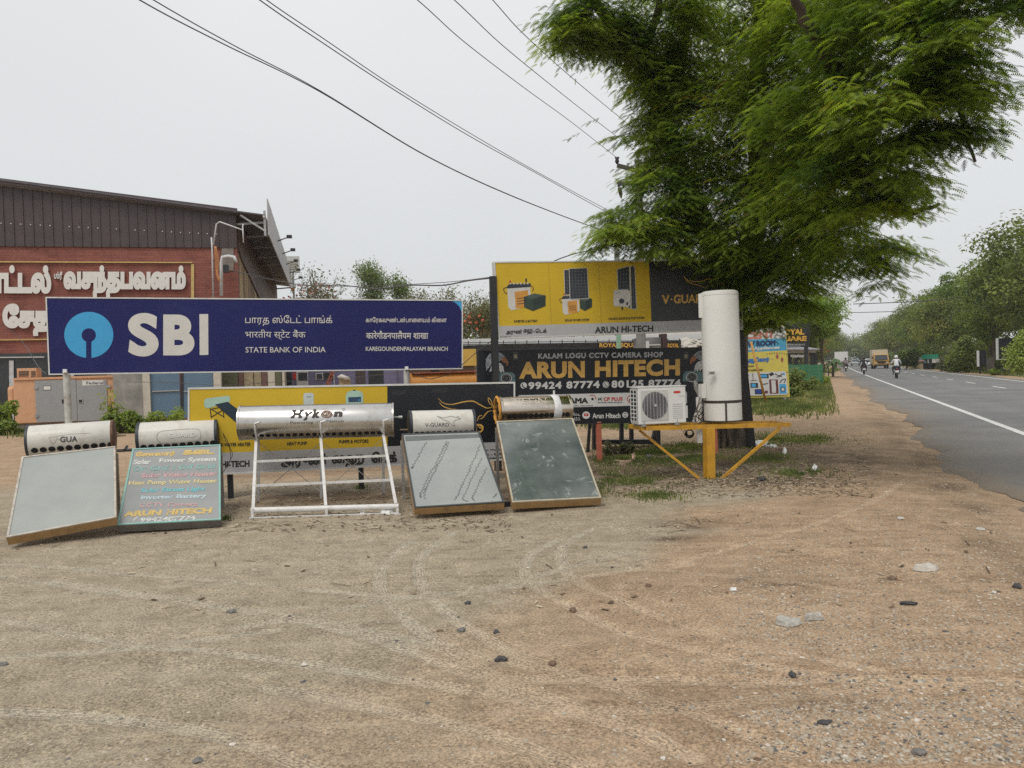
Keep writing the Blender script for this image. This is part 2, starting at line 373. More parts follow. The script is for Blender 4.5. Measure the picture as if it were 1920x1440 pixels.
dark = .9*boxg(1350, 860, 2.6, 1.5)+.8*boxg(1290, 985, .35, .30)+.6*boxg(1262, 1012, .35, .12)+.9*boxg(600, 935, 1.2, .55)+.5*boxg(870, 925, 1.6, .8)+.75*boxg(1330, 880, 1.9, .7)+.8*boxg(1480, 868, .9, .9)+.55*boxg(1130, 900, 1.2, .8)+.5*boxg(1560, 900, .9, .7)
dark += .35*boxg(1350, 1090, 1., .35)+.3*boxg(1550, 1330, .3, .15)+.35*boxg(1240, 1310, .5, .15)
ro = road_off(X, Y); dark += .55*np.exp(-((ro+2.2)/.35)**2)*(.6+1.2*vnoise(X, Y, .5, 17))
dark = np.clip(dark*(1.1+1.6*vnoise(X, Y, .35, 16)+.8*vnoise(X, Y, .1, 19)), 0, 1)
nx, ny = len(xs), len(ys); idx = np.arange(nx*ny).reshape(ny, nx)
FQ = np.stack([idx[:-1, :-1], idx[:-1, 1:], idx[1:, 1:], idx[1:, :-1]], -1).reshape(-1, 4)
def nodes(name):
    m = bpy.data.materials.new(name); m.use_nodes = True; MATS[name] = m; return m, m.node_tree, m.node_tree.nodes['Principled BSDF']
class NB:
    def __init__(s, n): s.n = n; s.co = n.nodes.new('ShaderNodeTexCoord')
    def noise(s, sc, det=5, ro=.6, dist=0.):
        t = s.n.nodes.new('ShaderNodeTexNoise'); t.inputs['Scale'].default_value = sc; t.inputs['Detail'].default_value = det; t.inputs['Roughness'].default_value = ro; t.inputs['Distortion'].default_value = dist
        s.n.links.new(s.co.outputs['Object'], t.inputs[0]); return t.outputs[0]
    def vor(s, sc, out='Distance', feat='F1'):
        t = s.n.nodes.new('ShaderNodeTexVoronoi'); t.inputs['Scale'].default_value = sc; t.feature = feat; s.n.links.new(s.co.outputs['Object'], t.inputs[0]); return t.outputs[out]
    def rng(s, v, a, b, c=0., d=1.):
        t = s.n.nodes.new('ShaderNodeMapRange'); s.n.links.new(v, t.inputs[0])
        for i, q in enumerate((a, b, c, d)): t.inputs[i+1].default_value = q
        return t.outputs[0]
    def mix(s, f, a, b, mode='MIX'):
        t = s.n.nodes.new('ShaderNodeMix'); t.data_type = 'RGBA'; t.blend_type = mode
        for k, v in ((0, f), (6, a), (7, b)):
            if isinstance(v, (tuple, float, int)): t.inputs[k].default_value = (*v[:3], 1) if isinstance(v, tuple) else v
            else: s.n.links.new(v, t.inputs[k])
        return t.outputs[2]
    def math(s, op, a, b=0.):
        t = s.n.nodes.new('ShaderNodeMath'); t.operation = op
        for k, v in ((0, a), (1, b)):
            if isinstance(v, (float, int)): t.inputs[k].default_value = v
            else: s.n.links.new(v, t.inputs[k])
        return t.outputs[0]
    def attr(s, name): t = s.n.nodes.new('ShaderNodeAttribute'); t.attribute_name = name; return t
    def bump(s, b, h, st=.5, dist=.01):
        t = s.n.nodes.new('ShaderNodeBump'); t.inputs['Strength'].default_value = st; t.inputs['Distance'].default_value = dist; s.n.links.new(h, t.inputs['Height']); s.n.links.new(t.outputs[0], b.inputs['Normal'])
m, n, b = nodes('bare_dirt'); k = NB(n); z = k.attr('zone'); sp = n.nodes.new('ShaderNodeSeparateColor'); n.links.new(z.outputs['Color'], sp.inputs[0])
grey = k.mix(k.rng(k.noise(3.), .35, .65), (.28, .23, .163), (.365, .302, .22))
war = k.mix(k.rng(k.noise(2.2), .35, .65), (.285, .188, .115), (.41, .287, .185))
c = k.mix(k.math('MULTIPLY', sp.outputs[0], .85), grey, war)
pale = k.mix(sp.outputs[0], (.42, .37, .285), (.49, .365, .25)); c = k.mix(k.math('MULTIPLY', sp.outputs[1], .6), c, pale)
td = k.math('ADD', k.attr('tint').outputs['Fac'], k.math('MULTIPLY', k.math('SUBTRACT', k.noise(16., 3), .5), .03))
ta = k.rng(k.noise(1.4, 3), .30, .5, .35, 1.); band = k.math('MULTIPLY', k.rng(td, .044, .058, 1, 0), ta)
c = k.mix(k.math('MULTIPLY', band, .75), c, pale)
rib = k.rng(k.math('SINE', k.math('MULTIPLY', td, 6.283/.019)), .55, .95); rb = k.math('MULTIPLY', k.math('MULTIPLY', rib, k.rng(td, .05, .075, 1, 0)), k.rng(k.noise(5., 4), .40, .52))
c = k.mix(k.math('MULTIPLY', rb, .55), c, (.13, .10, .07))
g1 = k.noise(62., 5, .85); c = k.mix(.62, c, k.mix(k.rng(g1, .38, .62), (.02, .02, .02), (.98, .98, .98)), 'OVERLAY')
mp = n.nodes.new('ShaderNodeMapping'); mp.inputs['Rotation'].default_value = (0, 0, .30); mp.inputs['Scale'].default_value = (.35, 4.5, 1); n.links.new(k.co.outputs['Object'], mp.inputs[0])
tn = n.nodes.new('ShaderNodeTexNoise'); tn.inputs['Scale'].default_value = 2.2; tn.inputs['Detail'].default_value = 6; n.links.new(mp.outputs[0], tn.inputs[0])
c = k.mix(k.math('MULTIPLY', k.rng(tn.outputs[0], .46, .66), .32), c, pale)
c = k.mix(.22, c, k.mix(k.rng(k.noise(6.5, 6, .7), .36, .64), (.2, .2, .2), (.8, .8, .8)), 'OVERLAY')
sp1 = k.rng(k.vor(55.), .06, .22, 1, 0); spc = k.vor(55., 'Color')
sel = k.math('MULTIPLY', sp1, k.rng(k.noise(9.), .45, .62)); c = k.mix(k.math('MULTIPLY', sel, .7), c, k.mix(k.rng(spc, .3, .8), (.10, .09, .08), (.52, .47, .38)))
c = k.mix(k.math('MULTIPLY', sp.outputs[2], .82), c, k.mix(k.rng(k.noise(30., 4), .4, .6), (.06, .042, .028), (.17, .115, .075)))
n.links.new(c, b.inputs['Base Color']); b.inputs['Roughness'].default_value = .95; b.inputs['Specular IOR Level'].default_value = .15
hh = k.math('ADD', k.math('MULTIPLY', g1, 1.), k.math('MULTIPLY', sp1, .5)); hh = k.math('SUBTRACT', k.math('ADD', hh, k.noise(22., 3)), k.math('MULTIPLY', rb, .5)); k.bump(b, hh, .65, .010)
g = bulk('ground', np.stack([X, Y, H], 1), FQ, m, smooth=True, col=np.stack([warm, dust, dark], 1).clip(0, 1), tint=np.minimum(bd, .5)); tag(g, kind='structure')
# ------------------------------------------------------------------ asphalt and lines
m, n, b = nodes('asphalt'); k = NB(n)
c = k.mix(k.rng(k.noise(.35, 6), .35, .65), (.145, .145, .143), (.20, .197, .19)); g1 = k.noise(120., 3, .8)
c = k.mix(.5, c, k.mix(k.rng(g1, .35, .65), (.2, .2, .2), (.8, .8, .8)), 'OVERLAY')
zz = k.attr('zone'); s2 = n.nodes.new('ShaderNodeSeparateColor'); n.links.new(zz.outputs['Color'], s2.inputs[0])
c = k.mix(s2.outputs[0], c, (.21, .165, .12)); c = k.mix(s2.outputs[1], c, (.09, .09, .092))
cr = k.rng(k.vor(.55, 'Distance', 'DISTANCE_TO_EDGE'), .0, .012, 1, 0); c = k.mix(k.math('MULTIPLY', k.math('MULTIPLY', cr, k.rng(k.noise(.3, 3), .45, .6)), .5), c, (.06, .06, .06))
c = k.mix(k.math('MULTIPLY', k.rng(k.noise(.8, 7, .75), .56, .72), .35), c, (.27, .23, .18)); c = k.mix(k.math('MULTIPLY', k.rng(k.noise(.17, 2), .55, .6), .25), c, (.09, .09, .092))
n.links.new(c, b.inputs['Base Color']); b.inputs['Roughness'].default_value = .8; b.inputs['Specular IOR Level'].default_value = .3; k.bump(b, g1, .5, .006)
SS = list(np.arange(-8, 30, .25))+list(np.arange(30, 80, 1.))+list(np.arange(80, 640, 6.))
V, Fc, cz = [], [], []; offs = None
for i, s in enumerate(SS):
    el = edge_l(s); er = 7.75+.15*math.sin(s*.4)+.08*math.sin(s*1.7); row = [el, el+.1, el+.45, -.6, 0, .6, 1.2, 1.8, 2.5, 3.2, 4, 4.8, 5.6, 6.6, 7.2, er-.1, er]
    for j, o in enumerate(row):
        x, y = road_pt(s, o); V.append((x, y, -.045 if j in (0, len(row)-1) else .004 if j == 1 or j == len(row)-2 else .012)); cz.append(((.75, .75, .3, .1, .0, 0, 0, 0, 0, 0, 0, 0, 0, 0, .2, .5, .8)[j], (0, 0, .1, .1, .1, .5, .2, .5, 0, 0, .4, 0, .3, 0, 0, 0, 0)[j]*.5, 0))
    if i:
        r = len(row); a = (i-1)*r
        for j in range(r-1): Fc.append((a+j, a+j+1, a+r+j+1, a+r+j))
rd = bulk('road', V, Fc, m, col=np.array(cz)); tag(rd, kind='structure')
ml = M('road_paint', (.60, .60, .57), .7, var=.2, scale=9, dirt=.8, dirtcol=(.2, .2, .19), dscale=14)
def stripe(o0, o1, s0, s1, nm):
    V, Fc = [], []; st = .5 if s1-s0 > 5 else (s1-s0); ss = list(np.arange(s0, s1+1e-6, max(st, (s1-s0)/120)))
    for i, s in enumerate(ss):
        for o in (o0, o1): x, y = road_pt(s, o); V.append((x, y, .017))
        if i: a = 2*i-2; Fc.append((a, a+1, a+3, a+2))
    o = bulk(nm, V, Fc, ml, parent=None); return o
MTX['road'] = Matrix.Identity(4)
for nm, o0, o1 in (('edge_line', -.08, .08), ('edge_line', 6.62, 6.78)):
    o = stripe(o0, o1, -6, 500, nm); o.parent = rd
s = 3.2
while s < 130: o = stripe(4.03, 4.17, s, s+3., 'lane_dash'); o.parent = rd; s += 7.6
# ------------------------------------------------------------------ loose stones, litter, grass
def scatter_px(nn, x0, x1, y0, y1, rs, pw=1.):
    px = rs.uniform(x0, x1, nn); py = y0+(y1-y0)*rs.random(nn)**pw; P = np.array([G(a, q)[:2] for a, q in zip(px, py)]); return P
def rocks(name, P, size, mat, tint, seed, flat=.6):
    rs = np.random.default_rng(seed); N = len(P); base = np.array([(1, 0, 0), (0, 1, 0), (-1, 0, 0), (0, -1, 0), (0, 0, 1), (.7, .7, .3), (-.7, .6, .35), (.1, -.8, .6)], float)
    base = np.array([(1, 0, 0), (.31, .95, 0), (-.81, .59, 0), (-.81, -.59, 0), (.31, -.95, 0), (.45, .3, .8), (-.5, .2, .85), (0, -.5, .9)])
    f = np.array([(0, 1, 5), (1, 2, 6), (1, 6, 5), (2, 3, 6), (3, 7, 6), (3, 4, 7), (4, 0, 7), (0, 5, 7), (5, 6, 7)])
    V = base[None]*(1+.35*(rs.random((N, 8, 3))-.5)); V[:, :, 2] *= flat; th = rs.random(N)*2*PI; c, s_ = np.cos(th), np.sin(th)
    st = .6+.8*rs.random((N, 1)); V[:, :, 0] *= st
    x = V[:, :, 0]*c[:, None]-V[:, :, 1]*s_[:, None]; y = V[:, :, 0]*s_[:, None]+V[:, :, 1]*c[:, None]; V[:, :, 0] = x; V[:, :, 1] = y
    V *= size[:, None, None]*.5; z = height(P[:, 0], P[:, 1]); V[:, :, 0] += P[:, 0:1]; V[:, :, 1] += P[:, 1:2]; V[:, :, 2] += z[:, None]-.15*size[:, None]
    Fc = (f[None]+8*np.arange(N)[:, None, None]).reshape(-1, 3)
    return bulk(name, V.reshape(-1, 3), Fc, mat, tint=np.repeat(tint, 8))
m, n, b = nodes('stone_mix'); k = NB(n); r = n.nodes.new('ShaderNodeValToRGB'); r.color_ramp.interpolation = 'LINEAR'
for p, cc in ((0, (.06, .06, .065)), (.2, (.14, .13, .12)), (.45, (.28, .23, .17)), (.7, (.36, .28, .19)), (1, (.46, .41, .33))):
    if p in (0, 1): e = r.color_ramp.elements[int(p)]
    else: e = r.color_ramp.elements.new(p)
    e.color = (*cc, 1)
n.links.new(k.attr('tint').outputs['Fac'], r.inputs[0]); c = k.mix(.3, r.outputs[0], k.noise(40.), 'OVERLAY'); n.links.new(c, b.inputs['Base Color']); b.inputs['Roughness'].default_value = .9
rs = np.random.default_rng(3)
P = np.concatenate([scatter_px(5200, -60, 1980, 960, 1440, rs, .8), scatter_px(15000, 1380, 1980, 880, 1440, rs, .9), scatter_px(3000, 1150, 1600, 1000, 1440, rs, .9), scatter_px(3000, 0, 1300, 930, 1080, rs), scatter_px(1500, 1100, 1800, 700, 930, rs), scatter_px(900, -20, 420, 815, 1000, rs)])
bdp, _ = track_field(P[:, 0], P[:, 1]); kp = (road_off(P[:, 0], P[:, 1]) < -1.95) & ((bdp > .09) | (rs.random(len(P)) < .15)); P = P[kp]; N = len(P)
size = (.007+.004*(P[:, 0] > 1.))+.019*rs.random(N)**2.4+.03*(rs.random(N) < .02)*rs.random(N); size *= 1+.06*np.maximum(P[:, 1]-6, 0)
tag(rocks('gravel', P, size, m, rs.random(N)**1.3*.8, 5), kind='stuff')
P = np.concatenate([scatter_px(750, 0, 1330, 965, 1045, rs), scatter_px(160, 1330, 1980, 900, 1440, rs), scatter_px(70, 0, 1300, 1045, 1440, rs), scatter_px(200, 1250, 1620, 850, 930, rs)]); P = P[road_off(P[:, 0], P[:, 1]) < -2.1]
tag(rocks('stone_chips', P, .018+.035*rs.random(len(P))**2, m, np.where(rs.random(len(P)) < .7, .55+.3*rs.random(len(P)), rs.random(len(P))*.3), 8, .28), kind='stuff')
# edge crumbs of broken asphalt along the road
E = []
for i in range(1500):
    s_ = rs.uniform(2, 45)**1.0; o_ = edge_l(s_)-abs(rs.normal(0, .25))-.02; E.append(road_pt(s_, o_))
P = np.array(E); tag(rocks('asphalt_crumbs', P, .012+.035*rs.random(len(P))**3, m, .1+.3*rs.random(len(P)), 6), kind='stuff')
# individual stones that can be told apart
def stone(px, py, w, mat, label, name='stone', cat='stone', flat=.62, grp=None, seed=0, el=1.):
    rr = random.Random(seed*7+px); bm = bmesh.new(); bmesh.ops.create_icosphere(bm, subdivisions=2, radius=1)
    for v in bm.verts:
        q = v.co; f = 1+.24*math.sin(q.x*3.1+seed)+.2*math.sin(q.y*4.3+seed*2)+.2*rr.uniform(-1, 1); v.co = q*f; v.co.z *= flat; v.co.x *= el
    p = G(px, py); me = bpy.data.meshes.new(name); bmesh.ops.rotate(bm, verts=bm.verts, matrix=Matrix.Rotation(rr.uniform(-.5, .5), 3, 'Z'))
    wd = w*.85*p.y/F; bmesh.ops.scale(bm, vec=Vector((1, 1, 1))*wd/2/el, verts=bm.verts); bm.to_mesh(me); bm.free(); me.materials.append(mat)
    o = bpy.data.objects.new(name, me); COL.objects.link(o); o.location = (p.x, p.y, zrow(p.x, p.y)+wd*.12); MTX[o.name] = Matrix.Identity(4)
    return tag(o, label, cat, grp)
DK = M('dark_rock', (.055, .053, .055), .8, var=.35, scale=30, bump=.5, bscale=40); GY = M('grey_rock', (.16, .15, .14), .9, var=.3, scale=30, bump=.5, bscale=40)
BR_ = M('brown_clod', (.15, .10, .065), .95, var=.3, scale=30, bump=.6, bscale=40); PALE = M('pale_stone', (.55, .52, .46), .9, var=.2, scale=30, bump=.3)
ST = [(1097, 1031, 11, DK, 'small dark stone alone beside the upper tyre arc below the tallest heater'), (877, 1136, 16, DK, 'dark pebble on the tyre arc left of the lot centre'),
 (866, 1190, 20, GY, 'flat grey stone close left of a small black stone'), (931, 1194, 15, DK, 'black stone just right of the flat grey stone'), (825, 1190, 12, BR_, 'brown pebble left of the flat grey stone'),
 (939, 1244, 23, DK, 'largest dark stone, bare dirt below the lot centre'), (1035, 1252, 17, BR_, 'brown clod right of the largest dark stone'), (1073, 1150, 19, BR_, 'brown clod beside the curving tyre marks'),
 (1216, 1106, 15, BR_, 'brown clod on the pale dirt under the dark damp stain'), (1487, 1275, 18, DK, 'dark stone on the straight tyre mark near the dry twigs'), (1548, 1366, 30, DK, 'charred flat lump on the gravelly dirt near the bottom'),
 (1703, 1140, 32, DK, 'wide charred lump on the stony ground right of the lot'), (1672, 1090, 17, BR_, 'reddish brown stone above the wide charred lump'), (1906, 1103, 22, DK, 'dark stone at the right edge of the photo'),
 (1863, 1116, 13, PALE, 'whitish round stone left of the dark stone at the right edge'), (372, 1432, 26, GY, 'grey stone half cut off by the bottom of the photo'), (571, 1248, 13, PALE, 'pale yellowish pebble alone on the grey dirt'),
 (6, 1247, 18, GY, 'grey stone at the left edge of the photo'), (433, 1147, 20, GY, 'flat dark grey stone on the grey dirt lower left'), (1427, 903, 19, DK, 'black rock lying right of the yellow stand in leaf litter'),
 (1243, 1432, 15, PALE, 'pale stone at the bottom between two tyre marks'), (1358, 1396, 10, PALE, 'small pale stone above the bottom edge'), (1725, 1422, 35, GY, 'broad flat grey stone in the gravel at lower right'), (1420, 1433, 14, BR_, 'brown lump near the bottom edge')]
for i, (a, b_, w_, mt, lb) in enumerate(ST): stone(a, b_, w_, mt, lb, seed=i, grp='loose stones on the dirt lot', el=1.4 if w_ > 25 else 1.1, flat=.45 if w_ > 25 else .62)
def flake(px, py, wpx, hpx, mat, label, name, cat, seed=0, grp=None, lift=.015):
    rr = random.Random(seed); mb = MB(); n_ = 11; pts = []
    for i in range(n_):
        a = 2*PI*i/n_; q = 1+rr.uniform(-.3, .25); p = G(px+wpx/2*math.cos(a)*q, py-hpx/2*math.sin(a)*q); pts.append(Vector((p.x, p.y, zrow(p.x, p.y)+.004)))
    cc = sum(pts, Vector())/n_; top = [cc+(p-cc)*.86+Vector((0, 0, lift*rr.uniform(.4, 1.3))) for p in pts]; c2 = cc+Vector((0, 0, lift*1.2))
    mb.add(pts+top+[c2], [(i, (i+1) % n_, n_+(i+1) % n_, n_+i) for i in range(n_)]+[(n_+i, n_+(i+1) % n_, 2*n_) for i in range(n_)]+[tuple(range(n_))[::-1]])
    return tag(mb.build(name, mat), label, cat, grp)
PAPER = M('paper_scrap', (.48, .45, .40), .8, var=.2, scale=20, bump=.4, bscale=15); PLAS = M('plastic_white', (.7, .7, .68), .5, var=.15, scale=12, bump=.5, bscale=12); GR2 = M('cement_scrap', (.36, .34, .30), .9, var=.3, scale=40, bump=.4)
for i, (a, b_, w_, h_, mt, lb, nm) in enumerate([(1735, 1075, 44, 10, PAPER, 'whitish flat scrap lying on the gravel right of the lot', 'paper_scrap'), (1375, 1113, 14, 5, PLAS, 'small white scrap on the tan dirt', 'paper_scrap'),
 (1478, 1174, 46, 14, GR2, 'left piece of a cracked grey cement patch', 'cement_scrap'), (1524, 1165, 44, 9, GR2, 'right piece of a cracked grey cement patch', 'cement_scrap'), (1690, 974, 15, 4, PAPER, 'pale scrap near the road shoulder', 'paper_scrap'),
 (1838, 990, 18, 4, PAPER, 'pale scrap closest to the road edge', 'paper_scrap'), (725, 963, 27, 7, PLAS, 'crumpled white bag under the steel heater stand', 'plastic_bag'), (680, 964, 15, 5, PLAS, 'small white scrap left of the crumpled bag', 'paper_scrap'),
 (1422, 832, 40, 12, PLAS, 'white plastic sheet crumpled at the foot of the tree', 'plastic_bag'), (1447, 838, 22, 5, PLAS, 'white strip of plastic beside the crumpled sheet', 'plastic_bag'), (1326, 879, 13, 8, PLAS, 'white bag close left of the yellow post', 'plastic_bag'),
 (1188, 860, 9, 16, M('faded_cup', (.55, .32, .27), .7), 'faded pink and white cup in the grass', 'plastic_cup'), (1216, 861, 14, 8, DK, 'black scrap in the grass right of the cup', 'plastic_scrap'), (1471, 861, 11, 8, PLAS, 'white lump on the brown mound', 'plastic_scrap'),
 (1528, 885, 12, 8, PLAS, 'white lump at the right end of the mound', 'plastic_scrap')]):
    flake(a, b_, w_, h_, mt, lb, nm, nm.replace('_', ' '), seed=i, lift=.03 if 'bag' in nm or h_ > 7 else .012)
# twigs and dead leaves: nobody could count them
V, Fc, T = [], [], []; rs = np.random.default_rng(21)
P = np.concatenate([scatter_px(2600, 1090, 1640, 815, 935, rs), scatter_px(1300, 230, 960, 905, 1000, rs), scatter_px(120, 0, 1900, 940, 1150, rs)] + [np.array([G(1400+85*a_, 903+9*b_)[:2] for a_, b_ in rs.normal(size=(900, 2))]), np.array([G(1290+35*a_, 985+8*b_)[:2] for a_, b_ in rs.normal(size=(40, 2))])])
P = P[road_off(P[:, 0], P[:, 1]) < -2]; Z = height(P[:, 0], P[:, 1])
for i, (p, z_) in enumerate(zip(P, Z)):
    a = rs.random()*PI; L = rs.uniform(.012, .035) if rs.random() < .85 else rs.uniform(.05, .14); w_ = L*rs.uniform(.3, .6) if L < .04 else .006
    c_, s_ = math.cos(a), math.sin(a); t_ = rs.uniform(0, .012); q = len(V)
    for u, v, h in ((-1, -1, 0), (1, -1, t_), (1, 1, t_*.7), (-1, 1, 0.)): V.append((p[0]+(u*L*c_-v*w_*s_)/1.3, p[1]+(u*L*s_+v*w_*c_)/1.3, z_+.006+h))
    Fc.append((q, q+1, q+2, q+3)); T += [rs.random() if L < .04 else .12]*4
m, n, b = nodes('dead_leaf_mix'); k = NB(n); r = n.nodes.new('ShaderNodeValToRGB'); r.color_ramp.elements[0].color = (.05, .035, .022, 1); r.color_ramp.elements[1].color = (.5, .42, .3, 1)
e = r.color_ramp.elements.new(.5); e.color = (.2, .13, .07, 1); n.links.new(k.attr('tint').outputs['Fac'], r.inputs[0]); n.links.new(r.outputs[0], b.inputs['Base Color']); b.inputs['Roughness'].default_value = .9
tag(bulk('leaf_litter', V, Fc, m, tint=T), kind='stuff')
def grass(name, P, h0, h1, mat, seed, lean=.5, w0=.006, zf=None):
    rs = np.random.default_rng(seed); N = len(P); z = height(P[:, 0], P[:, 1]) if zf is None else zf
    h = rs.uniform(h0, h1, N); a = rs.random(N)*2*PI; l = h*lean*rs.random(N); b_ = rs.random(N)*2*PI; w = w0*(.6+.8*rs.random(N))
    d = np.stack([np.cos(b_)*w, np.sin(b_)*w, 0*w], 1); base = np.stack([P[:, 0], P[:, 1], z-.005], 1)
    mid = base+np.stack([np.cos(a)*l*.35, np.sin(a)*l*.35, h*.6], 1); tip = base+np.stack([np.cos(a)*l, np.sin(a)*l, h], 1)
    V = np.stack([base-d, base+d, mid+d*.7, mid-d*.7, tip], 1).reshape(-1, 3); o = 5*np.arange(N)[:, None]
    Fc = np.concatenate([o+np.array([[0, 1, 2]]), o+np.array([[0, 2, 3]]), o+np.array([[3, 2, 4]])]); t = np.clip(rs.normal(.45, .2, N)+.8*vnoise(P[:, 0], P[:, 1], .5, 31), 0, 1)
    return tag(bulk(name, V, Fc, mat, tint=np.repeat(t, 5)), kind='stuff')
GM = leafmat('grass_blades', (.05, .07, .02), (.17, .21, .07), .3, .6, third=(.40, .33, .18))
rs = np.random.default_rng(40)
def patch(nn, blobs, rs):
    out = []
    for cx, cy, rx, ry, wgt in blobs:
        k_ = int(nn*wgt); a = rs.random(k_)*2*PI; r_ = np.minimum(np.abs(rs.normal(0, .62, k_)), 1.7)
        px = cx+rx*r_*np.cos(a); py = cy+ry*r_*np.sin(a); out.append(np.array([G(u, v)[:2] for u, v in zip(px, py)]))
    P = np.concatenate(out); kp = vnoise(P[:, 0], P[:, 1], .45, 33)+.7*vnoise(P[:, 0], P[:, 1], .13, 34) > -.22; return P[kp]
P = patch(36000, [(1230, 850, 130, 22, .26), (1170, 868, 90, 16, .12), (1290, 868, 70, 14, .12), (1460, 824, 110, 16, .16), (1530, 822, 30, 8, .04), (1200, 905, 100, 14, .06), (1225, 932, 60, 9, .035), (1430, 870, 70, 9, .06), (1500, 892, 70, 9, .05), (1290, 838, 45, 8, .05), (1140, 900, 60, 18, .05), (838, 958, 22, 4, .02), (1110, 925, 40, 10, .02), (1335, 898, 22, 4, .012), (677, 918, 10, 3, .006), (905, 950, 8, 4, .006), (1125, 868, 16, 4, .01), (425, 975, 8, 3, .004), (1410, 852, 16, 4, .012)], rs)
P = P[road_off(P[:, 0], P[:, 1]) < -2.6]; grass('grass', P, .018, .065, GM, 41, w0=.005)
P = patch(30000, [(1470, 765, 95, 14, .4), (1540, 735, 45, 16, .3), (1440, 752, 60, 10, .15), (1555, 715, 26, 8, .1)], rs); P = P[road_off(P[:, 0], P[:, 1]) < -3.2]
grass('verge_grass', P, .05, .2, GM, 42, w0=.012)
P = patch(9000, [(1180, 800, 110, 5, .25), (1300, 800, 60, 4, .1), (20, 812, 90, 6, .3), (245, 806, 70, 5, .2), (1250, 776, 120, 4, .2)], rs); grass('far_grass', P, .06, .2, GM, 43, w0=.012)
P = np.array([road_pt(rs.uniform(40, 200), rs.uniform(8.6, 12)) for _ in range(12000)]); grass('roadside_grass', P, .06, .35, GM, 44, w0=.03)
P = np.array([road_pt(rs.uniform(45, 160), -rs.uniform(3.6, 7)) for _ in range(5000)]); grass('roadside_weeds', P, .1, .5, GM, 45, w0=.03)
# ================================================================== signs
WH = M('white_metal', (.62, .62, .60), .45, var=.06, dirt=.35, dirtcol=(.3, .27, .22), dscale=5); BLK = M('black_paint', (.018, .019, .022), .45, var=.2, dirt=.3, dirtcol=(.09, .08, .07))
NAVY = M('print_navy', (.017, .019, .105), .4, var=.10, scale=.8, spec=.2, dirt=.25, dirtcol=(.05, .055, .14), dscale=.7, bump=.25, bscale=2.5); NAVY2 = M('print_navy_light', (.03, .04, .14), .35); SKY = M('print_sky_blue', (.045, .33, .62), .4, var=.03); GREYW = M('print_light_grey', (.60, .58, .54), .5, var=.04)
YEL = M('print_yellow', (.60, .41, .03), .42, var=.07, scale=1.2, spec=.25, dirt=.2, dirtcol=(.40, .28, .06), dscale=1.5, bump=.25, bscale=3); BK = M('print_black', (.014, .016, .021), .35, var=.2, scale=1.5, spec=.35); GRW = M('print_pale_grey', (.42, .42, .43), .4, var=.04)
INK = M('ink_black', (.02, .02, .02), .4); GOLD = M('print_gold', (.62, .37, .09), .4, var=.15, scale=12); WHI = M('print_white', (.62, .62, .61), .4, var=.03); RED = M('print_red', (.5, .03, .03), .4); MINT = M('print_mint', (.36, .52, .43), .4, var=.1)
DKG = M('print_dark_green', (.03, .055, .04), .4); TEAL = M('print_teal', (.09, .16, .17), .4, var=.2, scale=5); ORG = M('print_orange', (.60, .28, .05), .4); STEELG = M('galvanised', (.42, .42, .41), .4, .6, var=.12, scale=10, dirt=.5, dirtcol=(.25, .2, .15), dscale=9)
RUST = M('rust_red_paint', (.33, .09, .05), .7, var=.2, scale=10, bump=.2)
def quad_board(pl, tl, tr, br, bl, th, mats, parent, fr=2.5, name='panel', back=None):
    """light-box board: face, frame and body from the four measured corners"""
    T = [pl.at(*p) for p in (bl, br, tr, tl)]; mb = MB(); mb.prism(T, -pl.n*th, 0); o = mb.build(name, mats[0], parent)
    cx = sum(p[0] for p in (tl, tr, br, bl))/4; cy = sum(p[1] for p in (tl, tr, br, bl))/4
    mb = MB(); outer = [pl.at(p[0], p[1], .012) for p in (bl, br, tr, tl)]
    for i in range(4):
        p, q = outer[i], outer[(i+1) % 4]; c = (outer[0]+outer[2])/2; w = fr*p.y/F
        n_ = (c-(p+q)/2); n_ -= (q-p).normalized()*n_.dot((q-p).normalized()); n_.normalize()
        d = (q-p).normalized(); a0 = p if i % 2 == 0 else p+d*w; b0 = q if i % 2 == 0 else q-d*w
        mb.prism([a0, b0, b0+n_*w, a0+n_*w], -pl.n*.012, 0)
    mb.build('frame', mats[1], parent); return o
def base_at(px, py, Y): p = W(px, py, Y); return (p.x, p.y, 0)
# ---- blue bank sign
t = thing('bank_sign', 'long dark blue bank sign with round sky blue keyhole emblem on two white posts', 'sign', base_at(476, 700, 11.6), YAW)
pl = vplane(85, 556, 10.9)
quad_board(pl, (85, 556.5), (868, 562), (868, 692), (91, 703), .14, (WH, WH), t, 2.2)
P = Print(pl).poly([(87.5, 559), (866, 564.5), (866, 690), (93, 700.5)], .004); o = P.build('printed_face', NAVY, t)
P = Print(pl); kh = [(166.5+46*math.cos(a), 628+43.3*math.sin(a)) for a in np.linspace(PI/2-.11, -3*PI/2+.11, 50)]
inner = [(166.5+13.4*math.cos(a), 628.5+13.*math.sin(a)) for a in np.linspace(-3*PI/2+.38, PI/2-.38, 26)]
P.poly(kh+inner, .007); P.build('emblem', SKY, t)
for s_, a, b_, c, d, bo in (('S', 240, 297.5, 586.8, 668.4, .05), ('B', 306, 364.6, 589.7, 666.4, .055)): text(pl, s_, a, b_, c, d, 0, GREYW, t, bold=bo, res=8, off=.007)
Print(pl).poly([(373.8, 589), (390.3, 588.8), (390.7, 665.3), (374.4, 665.8)], .007).build('lettering', GREYW, t)
Print(pl).poly([(847.7, 564.4), (866, 564.5), (866, 585), (861, 574.5), (855, 568.6)], .007).build('corner_curve', SKY, t)
